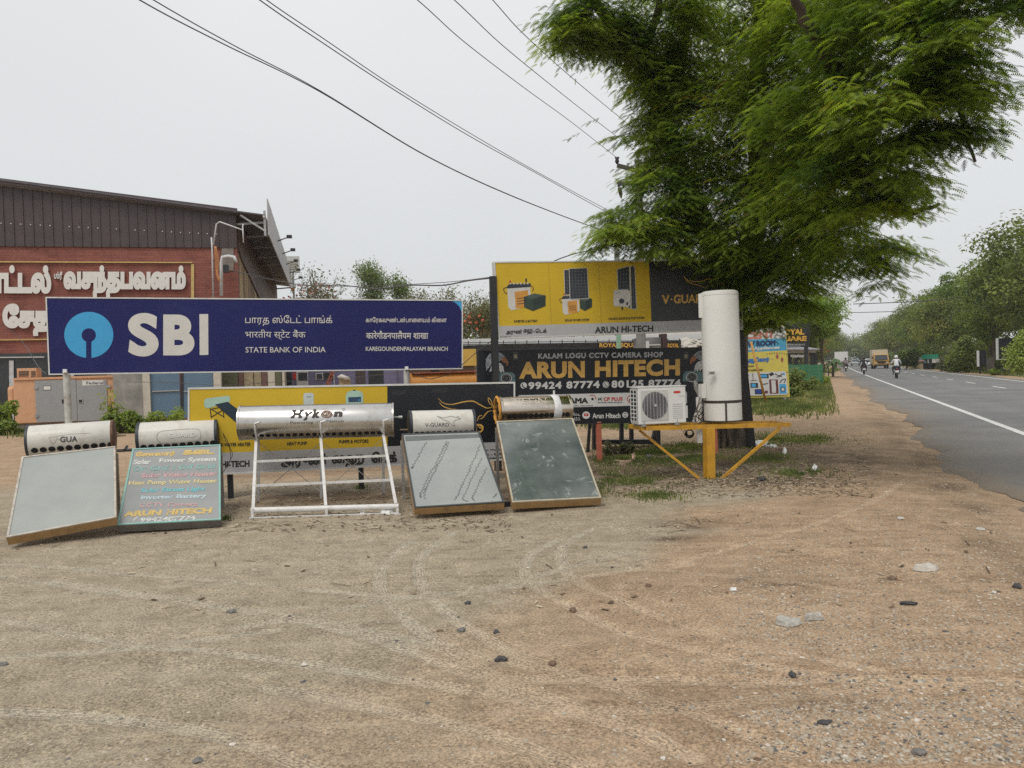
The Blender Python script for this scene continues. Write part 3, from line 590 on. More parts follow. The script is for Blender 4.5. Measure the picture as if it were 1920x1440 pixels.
for s_, a, b_, c, d, sl_, bo in (('பாரத ஸ்ேடட் பாங்க்', 459.8, 623, 590.8, 611.2, 0, .004), ('भारतीय स्टेट बैंक', 459.8, 573, 617.7, 637.3, .005, .0), ('STATE BANK OF INDIA', 460.4, 610.6, 650.8, 661.2, -.004, .006),
    ('காேரகவுண்டன்பாைளயம் கிைள', 685.8, 837.5, 594.4, 606.5, .0, .014), ('कारेगौडनपालैयम शाखा', 686.4, 803, 620, 635.5, 0, .012), ('KAREGOUNDENPALAYAM BRANCH', 685.8, 839.5, 649.9, 658, 0, .015)):
    text(pl, s_, a, b_, c, d, sl_, GREYW, t, bold=bo, res=3, off=.007)
POSTM = M('weathered_white_post', (.5, .49, .45), .7, var=.2, scale=8, dirt=.8, dirtcol=(.2, .15, .11), dscale=6)
for px, w_ in ((125, .095), (763, .09)):
    p = pl.at(px-1, 702 if px < 500 else 696); q = Vector((p.x, p.y, 0))+UY*.02; MB().tube([q+Vector((0, 0, -.1)), p+UY*.02+UZ*.02], w_*.5, 12).build('post', POSTM, t, 'auto')
    MB().bar(p+UZ*.05-UY*.06, p+UZ*.01+UY*.12, .05).build('bracket', WH, t)
MB().bar(pl.at(95, 640)+UY*.2, pl.at(860, 640)+UY*.2, .05).bar(pl.at(95, 690)+UY*.2, pl.at(860, 685)+UY*.2, .05).build('back_rail', STEELG, t)
# ---- lower yellow and black sign standing near the ground
t = thing('shop_sign', 'low yellow and black shop sign standing behind the heaters under the blue bank sign', 'sign', base_at(677, 885, 10.5), YAW)
pl = vplane(352, 726, 10.0)
quad_board(pl, (352, 727), (966, 716), (966, 862), (352, 893.5), .12, (WH, WH), t, 3.)
def yl(x): return 727+(x-352)*(-11/614)
def ym(x): return 851.4-(x-352)*.0386
def yb(x): return 893.5-(x-352)*.0513
Print(pl).poly([(355, yl(355)+3), (726, yl(726)+3), (726.5, ym(726.5)), (355, ym(355))]).build('yellow_panel', YEL, t)
Print(pl).poly([(726, yl(726)+3), (963, yl(963)+3), (963, ym(963)), (726.5, ym(726.5))]).build('black_panel', BK, t)
Print(pl).poly([(355, ym(355)), (963, ym(963)), (963, yb(963)-3), (355, yb(355)-3)]).build('name_strip', GRW, t)
for s_, a, b_, c, d, sl_, bo, mt in (('SOLAR WATER HEATER', 398, 470, 831.6, 838.2, -.03, .03, INK), ('HEAT PUMP', 538, 575.5, 829, 835, -.03, .03, INK), ('PUMPS & MOTORS', 635.5, 691, 825, 831.5, -.025, .03, INK),
    ('ARUN HI-TECH', 371, 467.8, 866, 877.8, -.03, .035, INK), ('V-GUARD', 800, 907, 797.5, 815, -.03, .02, GOLD), ('அருண்', 526.7, 615, 853, 879, -.035, .045, INK), ('ைஹ', 622, 683, 854, 877, -.035, .045, INK), ('ெடக்', 696, 744.4, 847, 868.5, -.035, .045, INK),
    ('Adjacent to TNEB', 878, 937.5, 843.2, 847.5, -.03, .02, INK), ('Full store - 638', 878, 941, 850.5, 855, -.03, .02, INK), ('MS FA8037', 900, 941, 858, 862, -.03, .02, INK)):
    text(pl, s_, a, b_, c, d, sl_, mt, t, bold=bo, off=.008)
P = Print(pl)                                        # pictures of the goods
P.poly([(383, 751), (386, 747), (428, 742), (431.7, 745), (431, 753), (394, 764.5), (387, 765.5), (382.5, 761)], .007, 0)
P.poly([(404, 758), (426.7, 753.3), (446.7, 768), (446.7, 794)], .008, 1)
for a in ([(394, 765), (396, 784)], [(418, 768), (420, 784)], [(396, 767), (419, 781)], [(417, 769), (396, 782)], [(396, 767), (417, 763)], [(404, 758), (447, 795)]): P.line(a, 1.6, .009, 2, smooth=False)
P.build('picture', [MINT, M('print_panel_navy', (.01, .03, .05), .3), INK], t)
P = Print(pl); P.poly([(569, 739), (572, 737), (585, 736.6), (588, 738.6), (588.5, 775), (569.5, 776)], .007, 0); P.line([(574.5, 743), (579, 744.5), (584, 742.5)], .8, .008, 1); P.build('picture', [M('print_cool_white', (.5, .55, .54), .4), INK], t)
P = Print(pl); P.poly([(649, 775), (648.4, 740), (652, 734.5), (660, 732.3), (668, 732), (677, 734), (681, 739), (681.5, 773)], .007, 0); P.poly([(653, 744.8), (676.7, 744), (677, 753.4), (653.4, 754.3)], .008, 1); P.ell(664.5, 731.7, 3, 1, .008, 2); P.poly([(671, 749), (675, 749), (675, 751), (671, 751)], .009, 3); P.build('picture', [MINT, M('print_display', (.02, .05, .11), .3), INK, SKY], t)
P = Print(pl)
def c5(pts): return [(740+x/4.364, 640+y/4.364) for x, y in pts]
P.line(c5([(355, 465), (400, 505), (470, 516), (560, 496), (640, 490), (700, 520), (750, 545), (790, 540), (803, 520)]), 2.2, .007, 0, taper=True)
P.line(c5([(362, 495), (395, 530), (455, 552), (520, 556)]), 1.6, .007, 0, taper=True)
P.line(c5([(803, 525), (780, 510), (766, 485), (768, 463), (785, 480), (801, 515)]), 1.3, .007, 0)
P.line(c5([(800, 567), (765, 575), (740, 600), (715, 630), (692, 634)]), 2., .007, 0, taper=True); P.line(c5([(676, 650), (690, 615), (715, 604)]), 1.4, .007, 0); P.line(c5([(680, 690), (700, 708), (725, 712), (690, 684)]), 1.6, .007, 0)
P.build('emblem', GOLD, t)
P = Print(pl)
for (a, b_) in ((735, 733), (812, 729), (930, 722)):
    for i in range(3): P.line([(a, b_+i*2.6), (a+14, b_+i*2.6+.6), (a+27, b_+i*2.6-.6)], .35, .007, 0)
P.build('faint_print', M('print_dark_grey', (.10, .10, .10), .5), t)
for px in (430, 677, 900):
    p = pl.at(px, 880); q = Vector((p.x, p.y, -.1))+UY*.06; MB().bar(q, p+UY*.06+UZ*.05, .07).build('post', BLK, t)
# ---- upper yellow and black sign on tall posts
t = thing('shop_sign', 'tall yellow and black shop sign on slim black posts, partly hidden by the white cylinder', 'sign', base_at(1160, 640, 12.5), YAW)
pl = vplane(927, 491, 12.0)
quad_board(pl, (926, 490.5), (1388, 485.5), (1394, 618), (935, 635.5), .16, (WH, WH), t, 2.2)
def uy(x, top=True): return 490.5-(x-926)*.0108 if top else 611.2-(x-935)*.0293
Print(pl).poly([(929, 493.3), (1216.5, 490.3), (1221.5, 603), (936, 611.5)]).build('yellow_panel', YEL, t)
Print(pl).poly([(1216.5, 490.3), (1386, 488.2), (1391.3, 597.2), (1221.5, 603)]).build('black_panel', M('print_charcoal', (.035, .037, .043), .35, var=.08), t)
Print(pl).poly([(936, 611.5), (1221.5, 603), (1391.3, 597.2), (1392, 616), (937, 632.8)]).build('name_strip', GRW, t)
text(pl, 'அருண்', 948.8, 979, 618, 628.4, -.03, INK, t, bold=.03, off=.008); text(pl, 'ைஹ', 981.5, 998.5, 617.2, 627.5, -.03, INK, t, bold=.03, off=.008); text(pl, 'ெடக்', 1004, 1025, 616, 624.5, -.03, INK, t, bold=.03, off=.008)
Print(pl).poly([(999.6, 621.6), (1003, 621.4), (1003, 622.7), (999.6, 622.8)], .008).build('lettering', INK, t)
for s_, a, b_, c, d, sl_, bo, mt in (('ARUN HI-TECH', 1115.3, 1225, 612.8, 625, -.03, .03, INK), ('INVERTER & BATTERY', 964, 1008, 600.3, 605, -.02, .03, INK), ('SOLAR POWER SYSTEM', 1059, 1104.5, 598.3, 602.8, -.02, .03, INK),
    ('ON-GRID SOLAR ROOFTOP SYSTEM', 1140.5, 1207.4, 595.6, 600, -.025, .03, INK), ('UG-DEC-24', 936, 957.7, 631., 633.6, -.03, .02, INK), ('V', 1241, 1255.5, 553.3, 570, -.01, .035, GOLD), ('GUARD', 1263, 1330, 552.6, 569.2, -.02, .03, GOLD)):
    text(pl, s_, a, b_, c, d, sl_, mt, t, bold=bo, off=.008, shear=.15 if 'SYSTEM' in s_ else 0)
Print(pl).ell(1259, 561.5, 1.6, 1.6, .008).build('lettering', GOLD, t)
def c6(pts): return [(900+x/3.692, 470+y/3.692) for x, y in pts]
P = Print(pl); P.line(c6([(1410, 175), (1430, 200), (1460, 211), (1520, 213), (1590, 196), (1640, 208), (1680, 232), (1720, 246), (1738, 238), (1722, 222), (1700, 205), (1687, 178), (1686, 205), (1700, 225)]), 1.5, .008)
P.line(c6([(1418, 192), (1440, 215), (1480, 232), (1530, 245), (1560, 262)]), 1.4, .008, taper=True); P.build('emblem', GOLD, t)
CEL = M('print_solar_cell', (.022, .026, .035), .25); GRID = M('print_cell_line', (.14, .15, .17), .4); BOXW = M('print_warm_white', (.58, .56, .53), .4)
def battery(P, x, y, s):                             # tubular battery with terminals, picture print
    q = lambda pts: [(x+a*s, y+b_*s) for a, b_ in pts]
    P.poly(q([(0, 10), (43, 8), (46, 42), (8, 52), (2, 46)]), .006, 0); P.poly(q([(14, 17), (39, 14), (40, 46), (16, 48)]), .007, 1); P.poly(q([(-1, 8), (4, 2), (44, 1), (44, 8), (0, 11)]), .007, 2)
    P.line(q([(0, 8), (-7, 12), (-3, 20), (0, 19)]), 1.2*s, .008, 2); P.line(q([(44, 5), (49, 10), (47, 16)]), 1.2*s, .008, 2)
    for i in range(6): P.poly(q([(4+i*6.5, 3), (6+i*6.5, -1), (8+i*6.5, 3)]), .008, 0)
    P.poly(q([(4, 1), (4, -4), (7, -4), (7, 1)]), .008, 3); P.poly(q([(34, -1), (34, -8), (37, -8), (37, -1)]), .008, 2)
    for i in range(3): P.line(q([(18, 30+i*5), (36, 28+i*5)]), 1.1*s, .009, 2, smooth=False)
def cbox(P, x, y, w_, h_, m0):
    P.poly([(x, y+.2*h_), (x+.42*w_, y+.32*h_), (x+.42*w_, y+h_), (x+.02*w_, y+.8*h_)], .009, m0); P.poly([(x+.42*w_, y+.32*h_), (x+w_, y+.12*h_), (x+w_, y+.72*h_), (x+.42*w_, y+h_)], .009, m0+1); P.poly([(x, y+.2*h_), (x+.48*w_, y), (x+w_, y+.12*h_), (x+.42*w_, y+.32*h_)], .0095, m0+2)
def spanel(P, c4, nx_, ny_, off=.007):
    P.poly(c4, off, 2); a, b_, c, d = [np.array(q) for q in c4]
    for i in range(nx_+1): u = i/nx_; P.line([tuple(a+(b_-a)*u), tuple(d+(c-d)*u)], .45 if 0 < i < nx_ else 1., off+.0006, 4 if 0 < i < nx_ else 0, smooth=False)
    for i in range(ny_+1): u = i/ny_; P.line([tuple(a+(d-a)*u), tuple(b_+(c-b_)*u)], .4 if 0 < i < ny_ else .9, off+.0006, 4 if 0 < i < ny_ else 0, smooth=False)
pm = [BOXW, ORG, CEL, RED, GRID, DKG, M('print_green_dark', (.02, .035, .028), .4), M('print_green_top', (.06, .09, .07), .4)]
P = Print(pl); battery(P, 951, 530, 1.0); cbox(P, 982, 550, 41, 33, 5); P.build('picture', pm, t)
P = Print(pl); spanel(P, [(1057.5, 506), (1068, 505.5), (1069, 552), (1059, 553)], 2, 7); spanel(P, [(1067, 503.5), (1101, 502.5), (1104, 560), (1069, 561)], 6, 10, .009); battery(P, 1054, 553, .72)
cbox(P, 1087, 557, 23, 26, 5); P.build('picture', pm, t)
P = Print(pl); spanel(P, [(1157, 505), (1180, 499), (1182.5, 578), (1160, 571)], 4, 11); spanel(P, [(1182, 499), (1190, 499.5), (1193.5, 579.5), (1184, 579)], 2, 11, .009); P.poly([(1151, 543.5), (1177, 542.6), (1181, 546), (1182, 572), (1178, 575.5), (1153, 574.5), (1150, 570)], .011, 0); P.ell(1165.5, 564.5, 5, 4.8, .012, 2); P.poly([(1174.5, 566.5), (1178, 566.5), (1178, 572), (1174.5, 572)], .012, 2); P.line([(1153, 549), (1158, 550), (1162, 548)], .8, .012, 2); P.poly([(1165, 575.5), (1168.5, 575.5), (1168, 581), (1165.5, 581)], .011, 6); P.build('picture', pm, t)
for x in (1031, 1125): Print(pl).line([(x-3, 492.6), (x+3, 608)], .5, .0075, 0, smooth=False).build('sheet_seam', M('print_seam', (.38, .27, .04), .5), t)
p = pl.at(925.5, 600); MB().bar(Vector((p.x, p.y, -.1))+UY*.02, W(924.5, 518, p.y)+UY*.02, .10).build('post', BLK, t)
p = G(1411, 850); MB().bar(Vector((p.x, p.y, -.15)), pl.at(1390, 600)+UY*.12, .115).build('post', BLK, t)
p = pl.at(1150, 560)+UY*.2; MB().bar(pl.at(930, 520)+UY*.2, pl.at(1388, 512)+UY*.2, .05).bar(pl.at(932, 610)+UY*.2, pl.at(1390, 600)+UY*.2, .05).build('back_rail', BLK, t)
# ---- black camera-shop board behind
t = thing('camera_shop_board', 'wide black camera shop board with large golden lettering and eagle heads at its ends', 'sign', base_at(1125, 800, 12.7), YAW)
pl = vplane(1125, 790, 12.72)
quad_board(pl, (895, 657), (1345, 650.5), (1345, 790), (895, 799.5), .05, (BLK, BLK), t, 1.4)
Print(pl).poly([(896, 658), (1344, 651.5), (1344, 789), (896, 798.5)], .004).build('printed_face', BK, t)
for s_, a, b_, c, d, sl_, bo, mt, sp_ in (('KALAM LOGU CCTV CAMERA SHOP', 1009, 1243.4, 662.6, 672.8, -.013, .045, GRW, 1.15), ('ARUN', 973, 1096.5, 678.8, 710.5, -.018, .05, GOLD, 1.05), ('HITECH', 1115.5, 1275, 676.2, 707.7, -.022, .05, GOLD, 1.08),
    ('99424 87774', 990.7, 1124.3, 716.4, 730.4, -.02, .045, WHI, 1.15), ('80125 87774', 1146.5, 1276.5, 713.5, 727.5, -.02, .045, WHI, 1.15), ('Arun Hitech', 1110.7, 1163.3, 774.9, 784.6, -.012, .03, WHI, 1), ('Post Office,', 1051, 1087.7, 774.2, 781, -.01, .0, WHI, 1), ('Dist 638 653.', 1045, 1088.8, 783, 788.6, -.01, .0, WHI, 1), ('www.', 1181, 1204, 774.5, 781.5, -.01, .03, WHI, 1)):
    text(pl, s_, a, b_, c, d, sl_, mt, t, bold=bo, off=.008, space=sp_, res=4)
P = Print(pl); P.ell(982, 722.8, 6.2, 5.9, .008, 0); P.line([(979, 719.5), (980, 724), (983, 727), (985.5, 727)], 2., .009, 1); P.build('phone_icon', [WHI, INK], t)
P = Print(pl); P.ell(1136, 721, 6.2, 6, .008, 0); P.ell(1136, 721, 5., 4.8, .0085, 1); P.ell(1136, 721, 4.2, 4, .009, 0); P.line([(1134, 718.5), (1135, 721.5), (1138, 723.5)], 1.5, .0095, 1); P.build('phone_icon', [WHI, INK], t)
P = Print(pl); r_ = [(970, 745), (973, 741), (1286, 733.8), (1288, 737), (1288, 755), (1286, 758.3), (974, 766), (970, 763)]; P.poly(r_, .007, 0); P.build('white_band', WHI, t)
text(pl, 'PRAMA', 1049, 1103, 746.5, 757, -.015, INK, t, bold=.05, off=.01); text(pl, 'MADE BY INDIA - MADE IN INDIA', 1062, 1112, 760, 762, -.01, INK, t, bold=.01, off=.01, res=1)
text(pl, 'CP PLUS', 1131.6, 1167.6, 745, 751.6, -.014, RED, t, bold=.04, off=.01); text(pl, 'security made simpler', 1120.7, 1166.8, 752.3, 757.2, -.01, INK, t, bold=.01, off=.01, res=1)
P = Print(pl); P.ell(1111, 748, 2.4, 2.4, .010, 1); P.line([(1106, 742), (1112, 740.5), (1116.5, 744), (1117, 749)], 1.3, .010, 0); P.line([(1121, 745.5), (1128.5, 751)], 1.1, .01, 1, smooth=False); P.line([(1121, 751), (1128.5, 745)], 1.1, .01, 1, smooth=False); P.line([(1121, 748.3), (1129, 748)], .8, .01, 1, smooth=False)
P.line([(1184, 741), (1178, 743.5), (1176, 749), (1179, 754), (1184, 755)], 1.3, .01, 0); P.line([(1183, 747), (1180, 749), (1180.5, 752), (1184, 752)], 1.2, .01, 1); P.build('emblem', [RED, INK], t)
P = Print(pl); P.ell(1099, 778.4, 7.3, 7, .008, 0); P.poly([(1095, 775.2), (1103, 775), (1103.3, 780), (1095.2, 780.2)], .009, 1); P.poly([(1098, 776), (1101, 777.5), (1098.1, 779)], .0095, 0); P.ell(1172.2, 777.9, 5.6, 5.5, .008, 0); P.ell(1172.2, 777.9, 3.9, 3.8, .0085, 2); P.poly([(1168, 776.8), (1176.4, 776.7), (1176.4, 779), (1168, 779.1)], .009, 0); P.build('web_icon', [WHI, RED, M('print_grey', (.25, .25, .26), .5)], t)
def eagle(cx, sgn, y0, sc):
    q = lambda pts: [(cx+sgn*(a-745)/4.364*sc, y0+b_/4.364*sc) for a, b_ in pts]
    P = Print(pl)
    P.poly(q([(745, 190), (748, 140), (775, 100), (820, 86), (865, 92), (900, 118), (905, 140), (870, 150), (835, 175), (800, 180), (770, 215), (750, 240)]), .007, 0)
    P.poly(q([(800, 180), (835, 172), (860, 190), (840, 230), (800, 240), (780, 215)]), .0072, 3)
    P.poly(q([(873, 148), (895, 128), (918, 140), (930, 165), (929, 188), (918, 200), (912, 176), (890, 170)]), .0075, 1)
    P.poly(q([(800, 178), (835, 168), (870, 178), (890, 205), (900, 262), (880, 240), (872, 262), (858, 235), (846, 258), (836, 232), (815, 240), (795, 300), (800, 235), (775, 250)]), .008, 2)
    P.ell(*q([(862, 142)])[0], 1.1, .9, .009, 3); P.line(q([(770, 130), (830, 110), (890, 135)]), .8, .009, 3)
    P.poly(q([(795, 290), (830, 262), (900, 250), (965, 252), (985, 275), (990, 335), (800, 335)]), .009, 4)
    P.ell(*q([(915, 300)])[0], 10.5*sc, 9.6*sc*.95, .0095, 2); P.ell(*q([(915, 300)])[0], 9.*sc, 8.3*sc*.95, .010, 3); P.ell(*q([(915, 300)])[0], 3.2*sc, 3.*sc, .0105, 5); c0 = q([(915, 300)])[0]
    for i in range(16): a = 2*PI*i/16; P.ell(c0[0]+6.6*sc*math.cos(a), c0[1]+6.*sc*math.sin(a), .55, .55, .0105, 2, 6)
    P.build('eagle_picture', [M('print_feather_grey', (.24, .26, .28), .5, var=.4, scale=30), M('print_beak', (.30, .12, .05), .5), M('print_feather_white', (.5, .5, .5), .5, var=.3, scale=40), INK, TEAL, M('print_lens', (.06, .06, .07), .2)], t)
eagle(910.5, 1, 640.5, 1.0); eagle(1337, -1, 637, 1.02)
P = Print(pl)
for x in (962, 1282): P.poly([(x, 663), (x+9, 662.8), (x+9, 673.6), (x, 674)], .007, 0); P.poly([(x+2, 665), (x+7, 665), (x+7, 671), (x+2, 671)], .008, 1); P.poly([(x-1, 662), (x+4.5, 658.5), (x+10, 662)], .007, 0)
P.build('lamp_picture', [M('print_lamp', (.07, .075, .07), .5), M('print_lamp_glow', (.30, .27, .16), .5)], t)
for px, pb in ((1124.5, 870), (1343, 858)):
    g0 = G(px, pb); p = pl.at(px, 785); MB().bar(Vector((g0.x, g0.y, -.1)), p+UY*.08+UZ*.2, .075).build('post', RUST, t)
# ---- a bare black steel frame lying and standing behind it
t = thing('steel_frame', 'bare black steel sign frame standing in the grass behind the camera shop board', 'frame', base_at(1165, 840, 14.8), YAW)
for a, b_, c, d, Yy, w_ in ((1106, 790, 1101.5, 848, 14.4, .05), (1115, 790, 1115, 842, 14.9, .09), (1165, 785, 1165.5, 843, 14.8, .07), (1183.5, 785, 1184, 841, 14.9, .07), (1229, 806, 1221, 834, 14.9, .07), (1233.5, 800, 1234, 844, 14.8, .07)):
    q = G(c, d); MB().bar(Vector((q.x, q.y, -.05)), W(a, b_, q.y+.05), w_).build('upright', BLK, t)
MB().bar(W(1118, 829, 14.7), W(1224, 828, 15.1), .12, .09).build('base_beam', BLK, t); MB().bar(W(1115, 790, 14.9), W(1234, 786, 15.1), .05).build('cross_rail', BLK, t)
MB().bar(G(1130, 844, .03), G(1187, 844, .03), .04).build('ground_rail', BLK, t)
# ================================================================== solar water heaters and the stands
OFFW = M('tank_offwhite', (.60, .58, .53), .6, var=.05, scale=3, dirt=.45, dirtcol=(.26, .22, .17), dscale=6, coat=.1); CAPD = M('cap_dark_plastic', (.03, .035, .045), .5, var=.15)
RUSTD = M('rusty_cap', (.14, .07, .04), .8, var=.3, scale=12)
HOLE = M('tube_hole', (.01, .01, .01), .9); RING = M('rubber_ring', (.02, .02, .02), .8); STEEL = M('polished_steel', (.60, .59, .57), .27, 1., var=.06, scale=2, dirt=.6, dirtcol=(.32, .25, .19), dscale=5)
STEEL2 = M('stained_steel', (.58, .52, .45), .22, 1., var=.1, scale=4, dirt=.7, dirtcol=(.30, .20, .12), dscale=5); WOOD = M('tan_side', (.34, .21, .09), .6, var=.15, scale=12, dirt=.5, dirtcol=(.12, .09, .06), dscale=8)
ALU = M('weathered_frame', (.45, .41, .36), .6, var=.2, scale=14, dirt=.7, dirtcol=(.2, .13, .09), dscale=12); DKF = M('dark_frame', (.04, .042, .045), .5, var=.2); TEALF = M('teal_frame', (.22, .42, .38), .6, var=.12, dirt=.4, dirtcol=(.4, .36, .3), dscale=10)
def glassmat(name, a, b_, rough, spec, sc=1.2, scr=0.):
    m, n, bb = nodes(name); k = NB(n); f = k.rng(k.noise(sc, 6, .6), .38, .62); c = k.mix(f, a, b_)
    if scr:
        q = k.rng(k.noise(3.2, 9, .75, 1.5), .56, .66); c = k.mix(k.math('MULTIPLY', q, scr), c, (.40, .43, .41)); n.links.new(k.rng(q, 0, 1, rough, .55), bb.inputs['Roughness'])
    else: bb.inputs['Roughness'].default_value = rough
    n.links.new(c, bb.inputs['Base Color']); bb.inputs['Specular IOR Level'].default_value = spec; bb.inputs['Coat Weight'].default_value = .35; bb.inputs['Coat Roughness'].default_value = .06; return m
GL1 = glassmat('dusty_glass', (.27, .29, .27), (.32, .34, .315), .35, .5, 1.3); GL2 = glassmat('board_glass', (.225, .235, .23), (.27, .275, .268), .45, .5, 2.)
GL4 = glassmat('seamed_glass', (.26, .28, .268), (.32, .335, .315), .3, .5, 1.3); GL5 = glassmat('scratched_glass', (.07, .088, .086), (.15, .168, .16), .12, .5, 1.6, .75)
def collector(t, g0, g1, z0, z1, corners, glass, framem, sidem, side_h=.09, fw=3.):
    """tilted flat collector: g0,g1 lower photo corners; corners = glass tl,tr,br,bl"""
    A = G(*g0, z0); B = G(*g1, z1); u = (B-A).normalized(); al = math.radians(29); h = Vector((-u.y, u.x, 0)).normalized(); w = h*math.cos(al)+UZ*math.sin(al)
    pl = PL(A, u, w); C = [pl.at(*c, 0) for c in corners]; cen = sum(C, Vector())/4; n_ = pl.n
    if n_.z < 0: n_ = -n_
    MB().prism([C[3], C[2], C[1], C[0]], -n_*side_h).build('casing', sidem, t)
    k = [cen+(c-cen)*1.0 for c in C]; mb = MB()
    for i, j in ((3, 2), (2, 1), (1, 0), (0, 3)):
        a, b_ = k[i], k[j]; d = (b_-a).normalized(); inn = (cen-(a+b_)/2); inn -= d*inn.dot(d); inn.normalize(); W_ = .02
        if (i, j) in ((2, 1), (0, 3)): a = a+d*W_; b_ = b_-d*W_
        mb.prism([a, b_, b_+inn*W_, a+inn*W_], n_*.012)
    o = mb.build('frame', framem, t)
    mb = MB(); mb.add([cen+(c-cen)*.985+n_*.004 for c in (C[3], C[2], C[1], C[0])], [(0, 1, 2, 3)]); mb.build('glass', glass, t)
    back = [C[0], C[1]]
    for c in back: q = c-n_*side_h; mb2 = MB().bar(Vector((q.x, q.y, -.03))+h*-.04, q+h*-.04, .035); mb2.build('back_leg', STEELG, t)
    return pl, cen
def tank(t, lt, lb, rt, rb, Yl, Yr, body, capm, nh, holes=None, capw=.03, hole_r=.026, endm=None, hang=.55):
    """tank between its measured left (top,bottom) and right (top,bottom) outline points"""
    a1, a2, b1, b2 = W(*lt, Yl), W(*lb, Yl), W(*rt, Yr), W(*rb, Yr); a = (a1+a2)/2; b_ = (b1+b2)/2; r = ((a1-a2).length+(b1-b2).length)/4
    ax = (b_-a).normalized(); n = 40; mb = MB()
    mb.tube([a, a+ax*.012, b_-ax*.012, b_], [r-.004, r, r, r-.004], n, 0, cap=False); mb.build('tank', body, t, 'auto')
    for e, s_ in ((a, -1), (b_, 1)):
        MB().tube([e-ax*s_*.022, e-ax*s_*.018, e+ax*s_*capw*.6, e+ax*s_*capw, e+ax*s_*(capw+.012)], [r+.003, r+.007, r+.007, r-.012, r*.55], n, 0).build('end_cap', capm if not endm or s_ < 0 else endm, t, 'auto')
    cy = CY(a, b_, r)
    if nh:
        down = Vector((0, 0, -1)); fr = Vector((ax.y, -ax.x, 0)).normalized(); dd = (fr*math.cos(hang)+down*math.sin(hang)).normalized(); L = (b_-a).length; x = dd.cross(ax).normalized()
        for i in range(nh):
            f = (i+.6)/(nh+.2) if not holes else holes[0]+(holes[1]-holes[0])*i/(nh-1); c = a+ax*L*f+dd*(r+.001)
            ring = []
            for q in range(14): th = 2*PI*q/14; v = ax*math.cos(th)*hole_r+x*math.sin(th)*hole_r; p = a+ax*L*f+v; rad = (p-a)-ax*(p-a).dot(ax); p = p-rad+ (dd*math.sqrt(max(r*r-hole_r*hole_r*math.sin(th)**2, 0))+x*math.sin(th)*hole_r) + dd*.002; ring.append(p)
            mb = MB(); ro = [c_+(c_-c)*.22 + dd*.001 for c_ in ring]; k_ = len(ring)
            cen = c+dd*.002; mb.add(ring+[cen], [(q, (q+1) % k_, k_) for q in range(k_)], 0); mb.add([p-dd*.0 for p in ring]+ro, [(q, (q+1) % k_, k_+(q+1) % k_, k_+q) for q in range(k_)], 1); mb.build('tube_hole', [HOLE, RING], t)
    return cy, a, b_, ax, r
PIPE = M('brass_pipe', (.3, .24, .16), .4, .6); WIRE = M('black_cable', (.015, .015, .015), .6)
GRP = 'solar water heaters on show at the lot edge'
# ---- heater 1 (far left)
t = thing('solar_water_heater', 'heater with plain pale panel lifted at one corner and faded letters GUA on its tank', 'solar heater', tuple(G(120, 1000).xy)+(0,), YAW, GRP)
collector(t, (13, 1013), (218, 977), .09, .17, [(41, 857.5), (216.5, 837.5), (218.5, 971), (12, 1009)], GL1, ALU, WOOD)
p = G(30, 1012); MB().cbox(W(120, 994, 8.15), .16, .01, .045).build('maker_plate', BLK, t)
cy, a, b_, ax, r = tank(t, (54, 798), (53, 860), (213, 788.5), (214, 846), 9.75, 10.1, OFFW, CAPD, 10, (.1, .98), endm=RUSTD, hole_r=.033, capw=.012, hang=.5)
text(cy, 'GUA', 112.5, 145.5, 818.8, 829.2, -.035, M('faded_ink', (.05, .05, .05), .7), t, bold=.02, off=.004)
P = Print(cy); P.line([(92, 822), (100, 832), (108, 820)], .8, .003); P.line([(90, 821), (130, 814), (170, 812)], .5, .003); P.line([(108, 824), (112, 824)], 1., .003, smooth=False); P.line([(148, 822), (151, 822)], 1., .003, smooth=False); P.build('worn_emblem', M('worn_print', (.3, .29, .27), .8), t)
MB().tube([b_+ax*.03, b_+ax*.14], .014, 8).build('pipe_stub', PIPE, t); e = W(219, 845, 9.9); MB().tube([e, e+UX*.18], .02, 8).tube([e+UX*.1-UY*.03, e+UX*.1+UY*.1+UZ*.04], .018, 8).build('pipe_stub', BLK, t)
